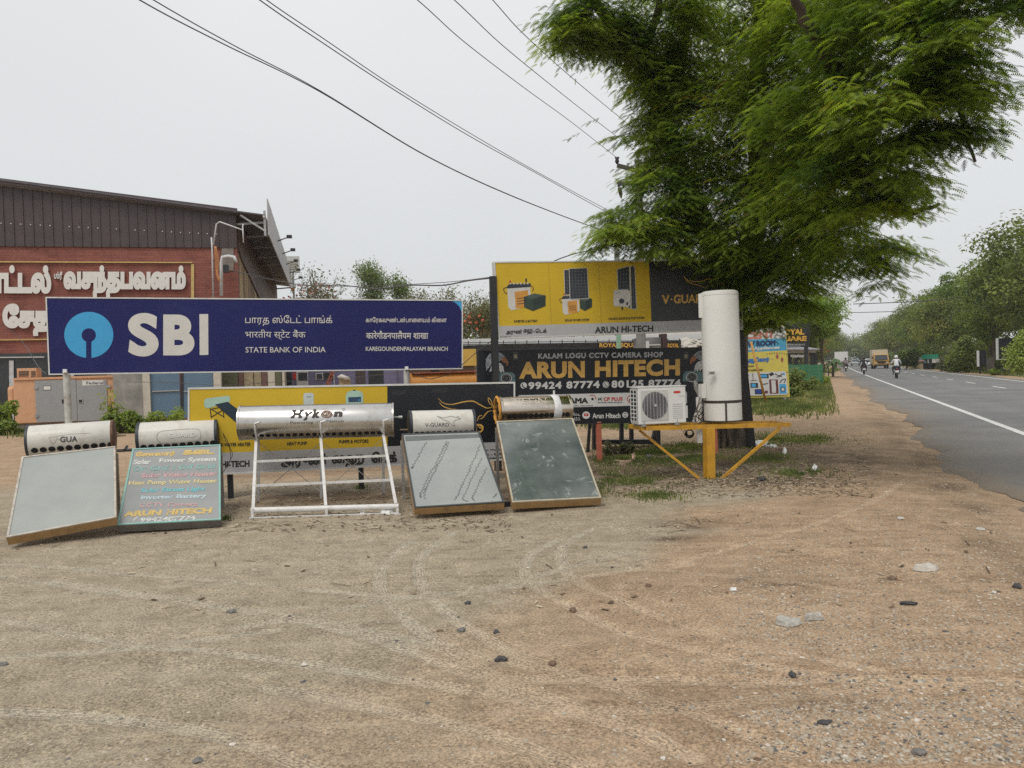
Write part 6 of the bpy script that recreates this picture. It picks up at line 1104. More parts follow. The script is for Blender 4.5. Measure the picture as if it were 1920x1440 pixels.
LB = [([TP(1371, 580, ty-.1), TP(1345, 480, ty), TP(1285, 350, 14.2), TP(1240, 215, 13.8), TP(1195, 110, 13.2), TP(1120, 10, 12.5), TP(1060, -60, 12)], .30, .05), ([TP(1371, 570, ty-.1), TP(1410, 450, 14), TP(1424, 300, 13.5), TP(1420, 150, 13), TP(1432, -20, 12.5), TP(1440, -200, 12)], .26, .1), ([TP(1372, 575, ty-.1), TP(1450, 500, 14), TP(1530, 380, 13.2), TP(1640, 240, 12), TP(1760, 120, 11), TP(1880, 20, 10)], .22, .05),
      ([TP(1372, 600, ty-.1), TP(1396, 622, 14), TP(1430, 606, 13.4), TP(1468, 590, 12.9)], .09, .02), ([TP(1300, 380, 14.2), TP(1240, 400, 13), TP(1180, 420, 12.2)], .12, .03), ([TP(1530, 380, 12), TP(1620, 380, 11), TP(1700, 400, 10), TP(1760, 380, 9.6)], .09, .02), ([TP(1640, 240, 10.5), TP(1560, 120, 9.5), TP(1500, 20, 9), TP(1470, -80, 8.8)], .12, .03), ([TP(1424, 300, 13.5), TP(1500, 180, 14.5), TP(1580, 60, 15.5), TP(1650, -100, 16)], .15, .04), ([TP(1240, 215, 13.8), TP(1280, 100, 14), TP(1300, -50, 14)], .12, .04),
      ([TP(1760, 120, 9.3), TP(1800, 220, 8.9), TP(1830, 300, 8.8)], .05, .015), ([TP(1195, 110, 13.2), TP(1230, 30, 13), TP(1240, -100, 13)], .1, .04)]
for pts, a, b_ in LB: limb(pts, a, b_, BARK, t, 'limb', 12, .025)
CL = [(1120, 25, 12.3, 75, 45, .9), (1075, 55, 12.2, 40, 40, .35), (1150, 75, 12.6, 55, 45, .5), (1225, 45, 13, 90, 85, 1), (1235, 175, 13.2, 45, 60, .55), (1212, 225, 13, 18, 35, .10), (1280, 150, 13.2, 75, 80, .8), (1275, 290, 13, 75, 80, 1), (1230, 375, 12.5, 70, 60, .9), (1178, 412, 12.2, 50, 30, .4), (1150, 430, 12.1, 35, 28, .2), (1240, 320, 12.8, 30, 25, .15), (1165, 262, 12.6, 22, 8, .02), (1240, 455, 12.6, 80, 30, .5), (1330, 80, 13, 110, 110, 1.3), (1350, 240, 13.2, 95, 105, 1.2), (1330, 380, 12.8, 95, 80, 1.1), (1385, 452, 13.2, 85, 40, .6),
      (1440, 110, 12, 120, 120, 1.4), (1430, 280, 12, 105, 100, 1.2), (1435, 410, 12.2, 105, 80, 1.1), (1500, 470, 12, 95, 50, .8), (1440, 530, 13, 75, 42, .8), (1462, 578, 13, 55, 26, .5), (1425, 598, 13.2, 30, 14, .14), (1400, 560, 13.6, 30, 40, .35), (1540, 80, 10.5, 130, 110, 1.3), (1560, 220, 10, 125, 105, 1.2), (1560, 345, 10.4, 115, 85, 1.0), (1590, 440, 11, 85, 50, .6), (1610, 490, 11.2, 34, 20, .12), (1650, 535, 11.2, 10, 12, .03), (1680, 60, 9, 140, 110, 1.2), (1680, 190, 8.6, 110, 90, .95), (1640, 300, 9, 80, 60, .6), (1625, 390, 9.8, 55, 35, .3), (1660, 450, 10.2, 25, 20, .08), (1820, 45, 8, 105, 70, .8), (1790, 150, 8.3, 60, 55, .5), (1725, 240, 8.8, 50, 40, .35), (1800, 235, 8.8, 20, 15, .04), (1700, 335, 9.4, 32, 26, .14), (1700, 395, 9.8, 18, 18, .04),
      (1366, 494, 12.1, 30, 12, .06), (1430, 300, 17, 260, 220, 1.6), (1600, 150, 15, 250, 170, 1.2), (1300, 120, 16, 150, 160, .8), (1480, 480, 15.5, 100, 50, .5),
      (1150, -90, 12.5, 130, 70, .8), (1320, -110, 13, 160, 90, 1.2), (1520, -130, 11, 200, 100, 1.4), (1720, -120, 9, 220, 100, 1.2), (1900, -90, 8, 140, 90, .7), (1450, -260, 12, 300, 120, 1.2), (1600, -60, 15, 300, 120, 1.)]  # upper crown above the view, added to block skylight and darken the inside
def frond_template(np_=8):
    v, f = [(0, 0, 0), (0, .012, 0), (1, 0, 0)], [(0, 1, 2)]
    for i in range(np_):
        t_ = .12+.86*i/(np_-1); L = .27*math.sin(PI*(.18+.72*i/(np_-1)))+.02
        for s_ in (-1, 1): k = len(v); v += [(t_-.05, 0, 0), (t_+.05, 0, 0), (t_+.07, s_*L, -.012)]; f.append((k, k+1, k+2))
    return np.array(v, float), np.array(f)
def fronds(base, T, L, tint, rs, np_=8):
    v, f = frond_template(np_); N = len(base); up = np.array([0, 0, 1.])
    S = np.cross(T, up)+.35*rs.normal(size=(N, 3)); S -= T*(S*T).sum(1, keepdims=True); S /= np.linalg.norm(S, axis=1, keepdims=True)+1e-9; Nn = np.cross(S, T)
    t_, s_, n_ = v[:, 0], v[:, 1], v[:, 2]; cur = .15+.3*rs.random((N, 1))
    V = base[:, None]+L[:, None, None]*(T[:, None]*t_[None, :, None]+S[:, None]*s_[None, :, None]+Nn[:, None]*n_[None, :, None]); V[:, :, 2] -= L[:, None]*cur*(t_[None]**2)
    Fc = (f[None]+len(v)*np.arange(N)[:, None, None]).reshape(-1, 3); return V.reshape(-1, 3), Fc, np.repeat(tint, len(v))
def big_crown(nspray, seed=5):
    rs = np.random.default_rng(seed); ws = np.array([c[5] for c in CL]); ws = ws/ws.sum(); B, T, LL, TI = [], [], [], []; tw = []; twT = []
    for ci, c in enumerate(CL):
        n_ = int(nspray*ws[ci]); cen = np.array(W(c[0], c[1], c[2])); rx, rz = c[3]*c[2]/F, c[4]*c[2]/F; ry = min(rx, 1.3)
        sub = rs.normal(size=(max(3, n_//28), 3)); sub /= np.linalg.norm(sub, axis=1, keepdims=True); sub *= (.35+.6*rs.random((len(sub), 1))**.6)
        stint = np.clip(rs.normal(.46, .28, len(sub)), 0, .8); ty_ = rs.random(len(sub)) < .05
        si = rs.integers(0, len(sub), n_); d = sub[si]+.19*rs.normal(size=(n_, 3)); out = d.copy(); P = cen+d*np.array([rx, ry, rz])
        a = np.arctan2(out[:, 1], out[:, 0])+rs.normal(0, .9, n_); tw_d = np.stack([np.cos(a), np.sin(a), -.05-.45*rs.random(n_)], 1); tw_d /= np.linalg.norm(tw_d, axis=1, keepdims=True)
        Lt = .28+.35*rs.random(n_); tn = np.clip(stint[si]+rs.normal(0, .08, n_)+.12*rs.random(), 0, .84); tn = np.where(ty_[si] & (rs.random(n_) < .5), rs.uniform(.86, 1, n_), tn)
        for k in range(7):
            f_ = (k+.6)/7; b_ = P+tw_d*(Lt*f_)[:, None]; b_[:, 2] -= .12*f_*f_*Lt; az = a+(1 if k % 2 else -1)*(.95+.25*rs.random(n_))*(1 if k < 6 else .1)
            dd = np.stack([np.cos(az), np.sin(az), -.02-.3*rs.random(n_)], 1); dd /= np.linalg.norm(dd, axis=1, keepdims=True); B.append(b_); T.append(dd); LL.append(.095+.085*rs.random(n_)); TI.append(np.clip(tn+rs.normal(0, .04, n_), 0, 1))
        e_ = P+tw_d*Lt[:, None]; sd = np.cross(tw_d, [0, 0, 1.]); sd /= np.linalg.norm(sd, axis=1, keepdims=True)+1e-9; tw.append(np.stack([P-sd*.005, P+sd*.005, e_], 1))
    V, Fc, ti = fronds(np.concatenate(B), np.concatenate(T), np.concatenate(LL), np.concatenate(TI), rs); return V, Fc, ti, np.concatenate(tw).reshape(-1, 3)
V, Fc, ti, tv = big_crown(14200)
o = bulk('crown', V, Fc, LEAF, parent=t, tint=ti); tag(o, kind='stuff')
o = bulk('twigs', tv, np.arange(len(tv)).reshape(-1, 3), BARK, parent=t); tag(o, kind='stuff')
for i, (x, y, L) in enumerate(((1640, 150, .5), (1255, 90, .5), (1705, 190, .4))):   # hanging dry pods
    pass
# ---- ordinary trees: a few kinds, copied along the road
def rcrown(seed, H, Rr, nclump, nleaf, ls, tmean=.4, low=.3, asym=.25, squash=.8):
    rs = np.random.default_rng(seed); cz = H*(low+(1-low)*.5); hz_ = H*(1-low)*.5; d = rs.normal(size=(nclump, 3)); d /= np.linalg.norm(d, axis=1, keepdims=True); d *= (rs.random((nclump, 1))**.4); C = d*np.array([Rr, Rr, hz_])*.82+[0, 0, cz]; C[:, :2] *= 1+asym*rs.normal(size=(nclump, 1))
    cr = Rr*(.20+.16*rs.random(nclump)); ct = np.clip(rs.normal(tmean, .2, nclump), .02, .84); n_ = nleaf; ci = rs.integers(0, nclump, n_)
    e = rs.normal(size=(n_, 3)); e /= np.linalg.norm(e, axis=1, keepdims=True); e *= (.45+.6*rs.random((n_, 1))); P = C[ci]+e*cr[ci][:, None]*np.array([1, 1, squash]); nrm = e+np.array([0, 0, .9])+.7*rs.normal(size=(n_, 3)); nrm /= np.linalg.norm(nrm, axis=1, keepdims=True)
    a = np.cross(nrm, rs.normal(size=(n_, 3))); a /= np.linalg.norm(a, axis=1, keepdims=True); b_ = np.cross(nrm, a); s = ls*(.6+.8*rs.random((n_, 1))); V = np.stack([P-a*s, P-b_*s*.5, P+a*s, P+b_*s*.5], 1).reshape(-1, 3)
    return V, np.arange(4*n_).reshape(-1, 4), np.repeat(np.clip(ct[ci]+rs.normal(0, .07, n_), 0, 1), 4), C, cr
TL = leafmat('tree_leaf', (.035, .065, .016), (.23, .27, .065), .3, .6, third=(.24, .10, .04)); TL2 = leafmat('light_leaf', (.065, .12, .022), (.28, .34, .07), .35, .55); TLo = leafmat('dry_leaf', (.09, .10, .05), (.22, .21, .13), .3, .7); TF = leafmat('flame_flower', (.45, .09, .05), (.60, .18, .10), .2, .6)
def make_tree(seed, H, Rr, nclump, nleaf, ls, leaf, name, label, tm=.4, low=.28, trunk_r=.25, sparse=False, bark=None, nb=9):
    t = thing(name, label, 'tree'); rs = random.Random(seed); V, Fc, ti, C, cr = rcrown(seed, H, Rr, nclump, nleaf, ls, tm, low)
    bark = bark or BARK; top = (rs.uniform(-.3, .3), rs.uniform(-.3, .3), H*(low+.25)); limb([(0, 0, -.3), (rs.uniform(-.1, .1), 0, H*.15), (top[0]*.5, top[1]*.5, H*low), top], trunk_r, trunk_r*.45, bark, t, 'trunk', 10, .02)
    idx = sorted(range(len(C)), key=lambda i: rs.random())[:nb]; mb = MB()
    for i in idx:
        c = C[i]; s0 = Vector((0, 0, H*low*.8)).lerp(Vector(top), rs.random()); mid = s0.lerp(Vector(c), .5)+Vector((0, 0, H*.03)); limb([s0, mid, tuple(c)], trunk_r*.38, .03, bark, t, 'branch', 6, .03)
    o = bulk('crown', V, Fc, leaf, parent=t, tint=ti); tag(o, kind='stuff')
    return t, C, cr
def put(t, x, y, s=1., rz=0., z=0.): t.location = (x, y, z); t.scale = (s, s, s); t.rotation_euler = (0, 0, rz)
kinds = [make_tree(11, 14., 6.2, 60, 15000, .17, TL, 'roadside_tree', '', .36, .16)[0], make_tree(12, 14., 5.6, 48, 15000, .17, TL2, 'roadside_tree', '', .30, .14)[0], make_tree(13, 13., 6.5, 66, 15000, .17, TL, 'roadside_tree', '', .52, .12)[0]]
WHO = ['dark green', 'fresh lighter green', 'mixed olive green']; ORD = ['first', 'second', 'third', 'fourth', 'fifth', 'sixth', 'seventh', 'eighth', 'ninth', 'tenth', 'eleventh', 'twelfth', 'thirteenth', 'fourteenth', 'fifteenth', 'sixteenth', 'seventeenth', 'eighteenth']
rs = random.Random(17); used = [False]*3; row = [(66, 16, .98), (76, 14, 1.0), (86, 16, 1.05), (97, 13.5, .92), (108, 15, 1.0), (120, 13, .9), (132, 15, 1.), (146, 13.5, .95), (162, 15, 1.0), (180, 13, .95), (202, 15, 1.), (228, 13, 1.), (258, 14, 1.05), (295, 13, 1.1), (340, 14, 1.15), (395, 13, 1.2), (460, 12, 1.2), (530, 10, 1.25)]
for i, (s_, off, sc) in enumerate(row):
    k = (i*2+1) % 3 if i % 4 else 0; src = kinds[k]; o = src if not used[k] else copy_tree(src); used[k] = True; x, y = road_pt(s_, off); put(o, x, y, sc*rs.uniform(.94, 1.06), rs.uniform(0, 6.28))
    tag(o, f'{ORD[i]} tree from the right edge in the row across the road, {WHO[k]}', 'tree', 'trees in a row across the road')
for i, (s_, off, sc) in enumerate(((84, 25, 1.12), (108, 25, 1.15), (138, 24, 1.12), (175, 24, 1.15), (230, 23, 1.15))):
    o = copy_tree(kinds[(i+1) % 3]); x, y = road_pt(s_, off); put(o, x, y, sc, i*1.3); tag(o, f'{ORD[i]} tall tree of the back row behind the trees across the road', 'tree', 'back row trees across the road')
tl, _, _ = make_tree(14, 7.3, 2.9, 40, 18000, .085, leafmat('fresh_leaf', (.08, .15, .025), (.30, .40, .08), .45, .55), 'roadside_tree', '', .5, .42, .16); p = G(1543, 709); put(tl, p.x, p.y, 1.); tag(tl, 'bright green small leaved tree on the near verge past the hut', 'tree')
for i, (s_, off, sc, k) in enumerate(((70, -6.5, .55, 0), (88, -7., .6, 2), (110, -6.5, .65, 0), (138, -6.5, .75, 2), (170, -6, .8, 0), (210, -6.5, .9, 0), (260, -6, 1., 2), (330, -6, 1.1, 0), (410, -5, 1.2, 2), (620, -2, 1.2, 0), (625, 7, 1.2, 2), (630, -12, 1.2, 0), (75, -19, .6, 2), (95, -24, .7, 1))):
    o = copy_tree(kinds[k]); x, y = road_pt(s_, off); put(o, x, y, sc, i*.9); tag(o, f'{ORD[i]} tree of the line on the near side of the road, {WHO[k]}', 'tree', 'trees on the near side of the road')
# red flowering tree at the bend
MUT = leafmat('muted_leaf', (.09, .13, .06), (.22, .27, .13), .35, .6)
tr_, C, cr = make_tree(19, 8., 4.5, 30, 7000, .16, TL, 'flame_tree', 'flame tree with a few red flowers at the far bend of the road', .4, .25); x, y = road_pt(128, -5.5); put(tr_, x, y, .7)
rsn = np.random.default_rng(2); P = np.repeat(C[:12], 60, 0)+rsn.normal(size=(720, 3))*np.array([.7, .7, .35])+[0, 0, .6]; a = rsn.normal(size=P.shape); a /= np.linalg.norm(a, axis=1, keepdims=True); b_ = np.cross(a, rsn.normal(size=P.shape)); b_ /= np.linalg.norm(b_, axis=1, keepdims=True); MTX[tr_.name] = Matrix.Identity(4)
tag(bulk('flowers', np.stack([P-a*.14, P-b_*.1, P+a*.14, P+b_*.1], 1).reshape(-1, 3), np.arange(4*len(P)).reshape(-1, 4), TF, parent=tr_, tint=np.repeat(rsn.random(len(P)), 4)), kind='stuff')
# bushes
def bush(name, label, px, py, w_, h_, nleaf, ls, leaf, tm=.4, seed=1, cat='bush', grp=None, rag=0.):
    g_ = G(px, py); s_ = g_.y/F; t = thing(name, label, cat, (g_.x, g_.y, 0), 0, grp); rs = np.random.default_rng(seed); nc = 16; rx, H_ = w_*s_/2, h_*s_
    C = np.stack([rs.uniform(-1, 1, nc)*rx, rs.uniform(-.7, .7, nc)*rx, H_*(.15+.7*rs.random(nc)*(1-rs.random(nc)*.4))], 1); cr = H_*(.16+.15*rs.random(nc)); ci = rs.integers(0, nc, nleaf); e = rs.normal(size=(nleaf, 3)); e /= np.linalg.norm(e, axis=1, keepdims=True); P = C[ci]+e*(cr[ci]*(.4+.7*rs.random(nleaf)))[:, None]; P[:, 2] = np.abs(P[:, 2]); P += [g_.x, g_.y, 0]
    nr = e+[0, 0, .8]+.7*rs.normal(size=P.shape); nr /= np.linalg.norm(nr, axis=1, keepdims=True); a = np.cross(nr, rs.normal(size=P.shape)); a /= np.linalg.norm(a, axis=1, keepdims=True); b_ = np.cross(nr, a); s = ls*(.6+.8*rs.random((nleaf, 1)))
    tag(bulk('foliage', np.stack([P-a*s, P-b_*s*.5, P+a*s, P+b_*s*.5], 1).reshape(-1, 3), np.arange(4*nleaf).reshape(-1, 4), leaf, parent=t, tint=np.repeat(np.clip(tm+rs.normal(0, .12, nleaf)+.3*(rs.random(nc)-.5)[ci], 0, 1), 4)), kind='stuff')
    mb = MB()
    for i in range(7): c = C[i]; mb.tube([(g_.x, g_.y, -.05), (g_.x+c[0]*.5, g_.y+c[1]*.5, c[2]*.6), (g_.x+c[0], g_.y+c[1], c[2])], [.03, .02, .008], 5)
    o = mb.build('stems', BARK, t, True); o['kind'] = 'stuff'; return t
for i, a in enumerate((('bush', 'leafy green bush at the left end of the generator', 8, 815, 50, 62, 1900, .085, TL2, .45), ('bush', 'low green bush at the right end of the generator', 236, 812, 58, 45, 2400, .075, TL2, .4), ('bush', 'tall thin sprig growing beside the generator duct', 214, 808, 14, 78, 380, .07, TL2, .7), ('bush', 'pale green bush in front of the blue gate', 312, 806, 62, 42, 1500, .05, TL2, .75),
      ('climbing_plant', 'dark leafed plant with white flowers between generator and bank sign', 74, 793, 24, 128, 1500, .08, TL, .2), ('bush', 'dry brownish weeds beside the legs of the camera shop board', 1160, 853, 50, 30, 900, .03, TLo, .4), ('bush', 'dark green bush at the foot of the green fence', 1500, 735, 44, 44, 2200, .07, TL, .5), ('bush', 'yellow green bush beside the tree guard', 1532, 722, 34, 26, 1400, .07, TL2, .8),
      ('bush', 'round bush on the grass right of the showroom hoarding', 1488, 745, 26, 24, 900, .07, TL, .45), ('bush', 'low bush on the grass verge near the small motorcycle', 1562, 700, 26, 12, 700, .08, TL2, .5),
      ('bush', 'bright green bush at the right edge across the road', 1924, 703, 34, 95, 7000, .11, TL2, .8), ('bush', 'dense green bush left of the smaller black signboard', 1812, 698, 52, 70, 7000, .12, TL, .6), ('bush', 'low bush below the larger black signboard', 1866, 703, 20, 14, 2600, .09, TL2, .5), ('bush', 'brownish green thicket right of the tea stall', 1790, 696, 36, 60, 6000, .12, TLo, .2), ('bush', 'dark bushes between the truck and the stall', 1698, 693, 40, 42, 5000, .14, TL, .25), ('bush', 'bush growing behind the striped stall', 1745, 690, 50, 55, 6000, .13, TL, .3), ('bush', 'bush between the two black signboards', 1858, 699, 26, 30, 3000, .11, TL, .3))):
    bush(a[0], a[1], *a[2:9], tm=a[9], seed=70+i, cat='plant' if 'plant' in a[0] else 'bush')
# banana like plant
g_ = G(1562, 706); t = thing('broad_leaved_plant', 'broad leaved plant with drooping fronds at the near road bend', 'plant', tuple(g_)); rr = random.Random(9)
for i in range(15):
    a = rr.uniform(0, 2*PI); L = rr.uniform(1., 1.7); base = g_+Vector((0, 0, rr.uniform(.9, 1.6))); d = Vector((math.cos(a), math.sin(a), 0)); s = Vector((-math.sin(a), math.cos(a), 0)); mb = MB(); row = []
    for j in range(6): f = j/5; p = base+d*L*f*.9+UZ*(L*.65*f-L*.95*f*f); w_ = .22*math.sin(PI*min(.95, f*.9+.08)); row += [p-s*w_-UZ*.05, p+UZ*.02, p+s*w_-UZ*.05]
    mb.add(row, [(3*j+k, 3*j+k+1, 3*j+k+4, 3*j+k+3) for j in range(5) for k in (0, 1)]); o = mb.build('leaf', M('broad_leaf', (.07, .13, .03), .5, var=.25, scale=2), t, True)
MB().tube([g_, g_+UZ*1.5], [.12, .07], 8).build('stem', BARKG, t, True)
# sparse trees on the skyline at the left
def skeleton_tree(name, label, px, top, hw, Y, spread, leaf, nleaf, ls, seed, flowers=0, lean=0., lv=5, tuft=.25):
    g_ = W(px, 700, Y); H = W(px, top, Y).z; hw = hw*Y/F; g_ = Vector((g_.x, g_.y, 0)); t = thing(name, label, 'tree', (g_.x, g_.y, 0)); rr = random.Random(seed); tips = []; mb = MB()
    def grow(p, d, L, r, k):
        q = p+d*L; mid = p.lerp(q, .5)+Vector((rr.uniform(-1, 1), rr.uniform(-1, 1), rr.uniform(-1, 1)))*L*.06; mb.tube([p, mid, q], [r, r*.85, r*.65], 5 if k > 2 else 3, cap=False)
        if k <= 0: tips.append(q); return
        if k < 3: tips.append(mid)
        for i in range(rr.choice((2, 3, 3))):
            nd = (d+Vector((rr.uniform(-1, 1), rr.uniform(-1, 1), rr.uniform(-.35, .75)))*spread).normalized(); grow(q, nd, L*rr.uniform(.6, .85), r*.6, k-1)
    grow(Vector((g_.x, g_.y, -.2)), Vector((lean, 0, 1)).normalized(), H*.36, .14, lv)
    zt = max(v.z for v in tips); xr = sorted(abs(v.x-g_.x) for v in tips)[int(len(tips)*.93)]
    def fit(v): return Vector((g_.x+(v.x-g_.x)*hw/xr, g_.y+(v.y-g_.y)*hw/xr, v.z*(H-tuft)/zt))
    mb.v = [fit(v) for v in mb.v]; tips = [fit(v) for v in tips]
    o = mb.build('trunk', BARKG, t, True); rs = np.random.default_rng(seed); tp = np.array([tuple(v) for v in tips]); ci = rs.integers(0, len(tp), nleaf); P = tp[ci]+rs.normal(size=(nleaf, 3))*tuft
    a = rs.normal(size=P.shape); a /= np.linalg.norm(a, axis=1, keepdims=True); b_ = np.cross(a, rs.normal(size=P.shape)); b_ /= np.linalg.norm(b_, axis=1, keepdims=True); s = ls*(.6+.8*rs.random((nleaf, 1))); tag(bulk('crown', np.stack([P-a*s, P-b_*s*.5, P+a*s, P+b_*s*.5], 1).reshape(-1, 3), np.arange(4*nleaf).reshape(-1, 4), leaf, parent=t, tint=np.repeat(rs.random(nleaf), 4)), kind='stuff')
    if flowers:
        hi = tp[tp[:, 2] > np.percentile(tp[:, 2], 45)]; cs = hi[rs.integers(0, len(hi), 5)]; P = np.repeat(cs, flowers//5, 0)+rs.normal(size=((flowers//5)*5, 3))*[.5, .5, .22]; a = rs.normal(size=P.shape); a /= np.linalg.norm(a, axis=1, keepdims=True); b_ = np.cross(a, rs.normal(size=P.shape)); b_ /= np.linalg.norm(b_, axis=1, keepdims=True)
        tag(bulk('flowers', np.stack([P-a*.1, P-b_*.07, P+a*.1, P+b_*.07], 1).reshape(-1, 3), np.arange(4*len(P)).reshape(-1, 4), TF, parent=t, tint=np.repeat(rs.random(len(P)), 4)), kind='stuff')
skeleton_tree('bare_tree', 'nearly bare tree with clustered seed pods just right of the hall roof', 592, 490, 38, 40, .62, TLo, 700, .07, 3, 0)
skeleton_tree('flame_tree', 'sparse flame tree with orange flowers above the bank sign', 632, 528, 42, 43, .75, TLo, 2000, .07, 4, 90)
skeleton_tree('bare_tree', 'nearly bare thin tree left of the tall slim green tree', 678, 520, 20, 45, .55, TLo, 500, .07, 5, 0)
skeleton_tree('slim_tree', 'slim upright green tree rising above the middle of the bank sign', 716, 494, 22, 46, .34, MUT, 6000, .06, 6, 0, .0, 4, .26)
skeleton_tree('slim_tree', 'shorter slim green tree right of the tall slim one', 748, 517, 16, 46, .34, MUT, 3800, .06, 7, 0, .05, 4, .26)
skeleton_tree('dry_tree', 'rounded grey green tree just above the right half of the bank sign', 812, 538, 50, 44, .85, TLo, 5200, .06, 8, 0)
skeleton_tree('flame_tree', 'twiggy tree with a few orange flowers between bank sign and upper yellow sign', 893, 545, 44, 40, .72, TLo, 7000, .06, 9, 90)
skeleton_tree('flame_tree', 'low tree with orange flowers near the end of the hall roof', 573, 548, 30, 44, .8, TLo, 1800, .07, 12, 60)
skeleton_tree('dry_tree', 'grey green tree partly hidden behind the left post of the upper yellow sign', 930, 556, 40, 46, .8, TLo, 6500, .06, 14, 0)

# far-off woods that read as one mass
def wood(name, pts, n_, ls, hmax, leaf, seed):
    rs = np.random.default_rng(seed); pts = np.array(pts, float); nc = len(pts); ci = rs.integers(0, nc, n_); R_ = hmax*.42; cz = hmax*(.25+.35*rs.random(nc)); e = rs.normal(size=(n_, 3)); e /= np.linalg.norm(e, axis=1, keepdims=True)
    P = e*(.5+.6*rs.random((n_, 1)))*R_*np.array([1.2, 1.2, 1]); P[:, 0] += pts[ci, 0]; P[:, 1] += pts[ci, 1]; P[:, 2] += cz[ci]; P[:, 2] = np.abs(P[:, 2]); nr = e+[0, 0, .8]+.7*rs.normal(size=P.shape); nr /= np.linalg.norm(nr, axis=1, keepdims=True)
    a = np.cross(nr, rs.normal(size=P.shape)); a /= np.linalg.norm(a, axis=1, keepdims=True); b_ = np.cross(nr, a); s = ls*(.6+.8*rs.random((n_, 1)))
    tag(bulk(name, np.stack([P-a*s, P-b_*s*.6, P+a*s, P+b_*s*.6], 1).reshape(-1, 3), np.arange(4*n_).reshape(-1, 4), leaf, tint=np.repeat(np.clip(.3+.5*(rs.random(nc)-.4)[ci]+rs.normal(0, .08, n_), 0, .8), 4)), kind='stuff')
rsw = random.Random(4)
wood('far_undergrowth', [road_pt(s_, 17+rsw.uniform(-1, 9)) for s_ in np.linspace(70, 560, 150)], 30000, .34, 4.2, TL, 61)
wood('far_wood', [road_pt(s_, -13-rsw.uniform(0, 16)) for s_ in np.linspace(120, 560, 80)], 24000, .6, 9, TL, 62)
wood('wood_at_road_end', [road_pt(400+rsw.uniform(0, 40), rsw.uniform(-34, 34)) for _ in range(50)], 16000, .6, 15, TL, 64)
wood('wood_behind_canopy', [(rsw.uniform(-45, 32), rsw.uniform(85, 110)) for _ in range(60)], 13000, .38, 7, TL, 63)
# ================================================================== people and vehicles
def skin_body(name, pts, edges, parent, mats, sub=1, root=0, mi_fn=None):
    me = bpy.data.meshes.new('b'); me.from_pydata([p[:3] for p in pts], edges, []); ob = bpy.data.objects.new('b', me); COL.objects.link(ob)
    m = ob.modifiers.new('s', 'SKIN'); m.use_smooth_shade = True; ss = ob.modifiers.new('ss', 'SUBSURF'); ss.levels = sub; ss.render_levels = sub
    for i, p in enumerate(pts): sv = me.skin_vertices[0].data[i]; sv.radius = (p[3], p[4] if len(p) > 4 else p[3]); sv.use_root = (i == root)
    dg = bpy.context.evaluated_depsgraph_get(); nm = bpy.data.meshes.new_from_object(ob.evaluated_get(dg)); bpy.data.objects.remove(ob); bpy.data.meshes.remove(me)
    nm.name = name; nm.materials.clear()
    for q in mats: nm.materials.append(q)
    for p in nm.polygons:
        p.use_smooth = True
        if mi_fn: p.material_index = mi_fn(p.center)
    o = bpy.data.objects.new(name, nm); COL.objects.link(o); o.parent = parent; return o
SKN = M('skin_brown', (.22, .12, .075), .6, var=.05); DKC = M('dark_cloth', (.025, .026, .032), .85); JEAN = M('jeans_grey', (.07, .08, .10), .85); SHW = M('shirt_white', (.62, .63, .65), .8, var=.06); HW = M('helmet_white', (.6, .6, .58), .3); HBk = M('helmet_black', (.02, .02, .022), .3); TYR = M('tyre_rubber', (.02, .02, .02), .9); CHR = M('engine_metal', (.25, .25, .25), .35, .8)
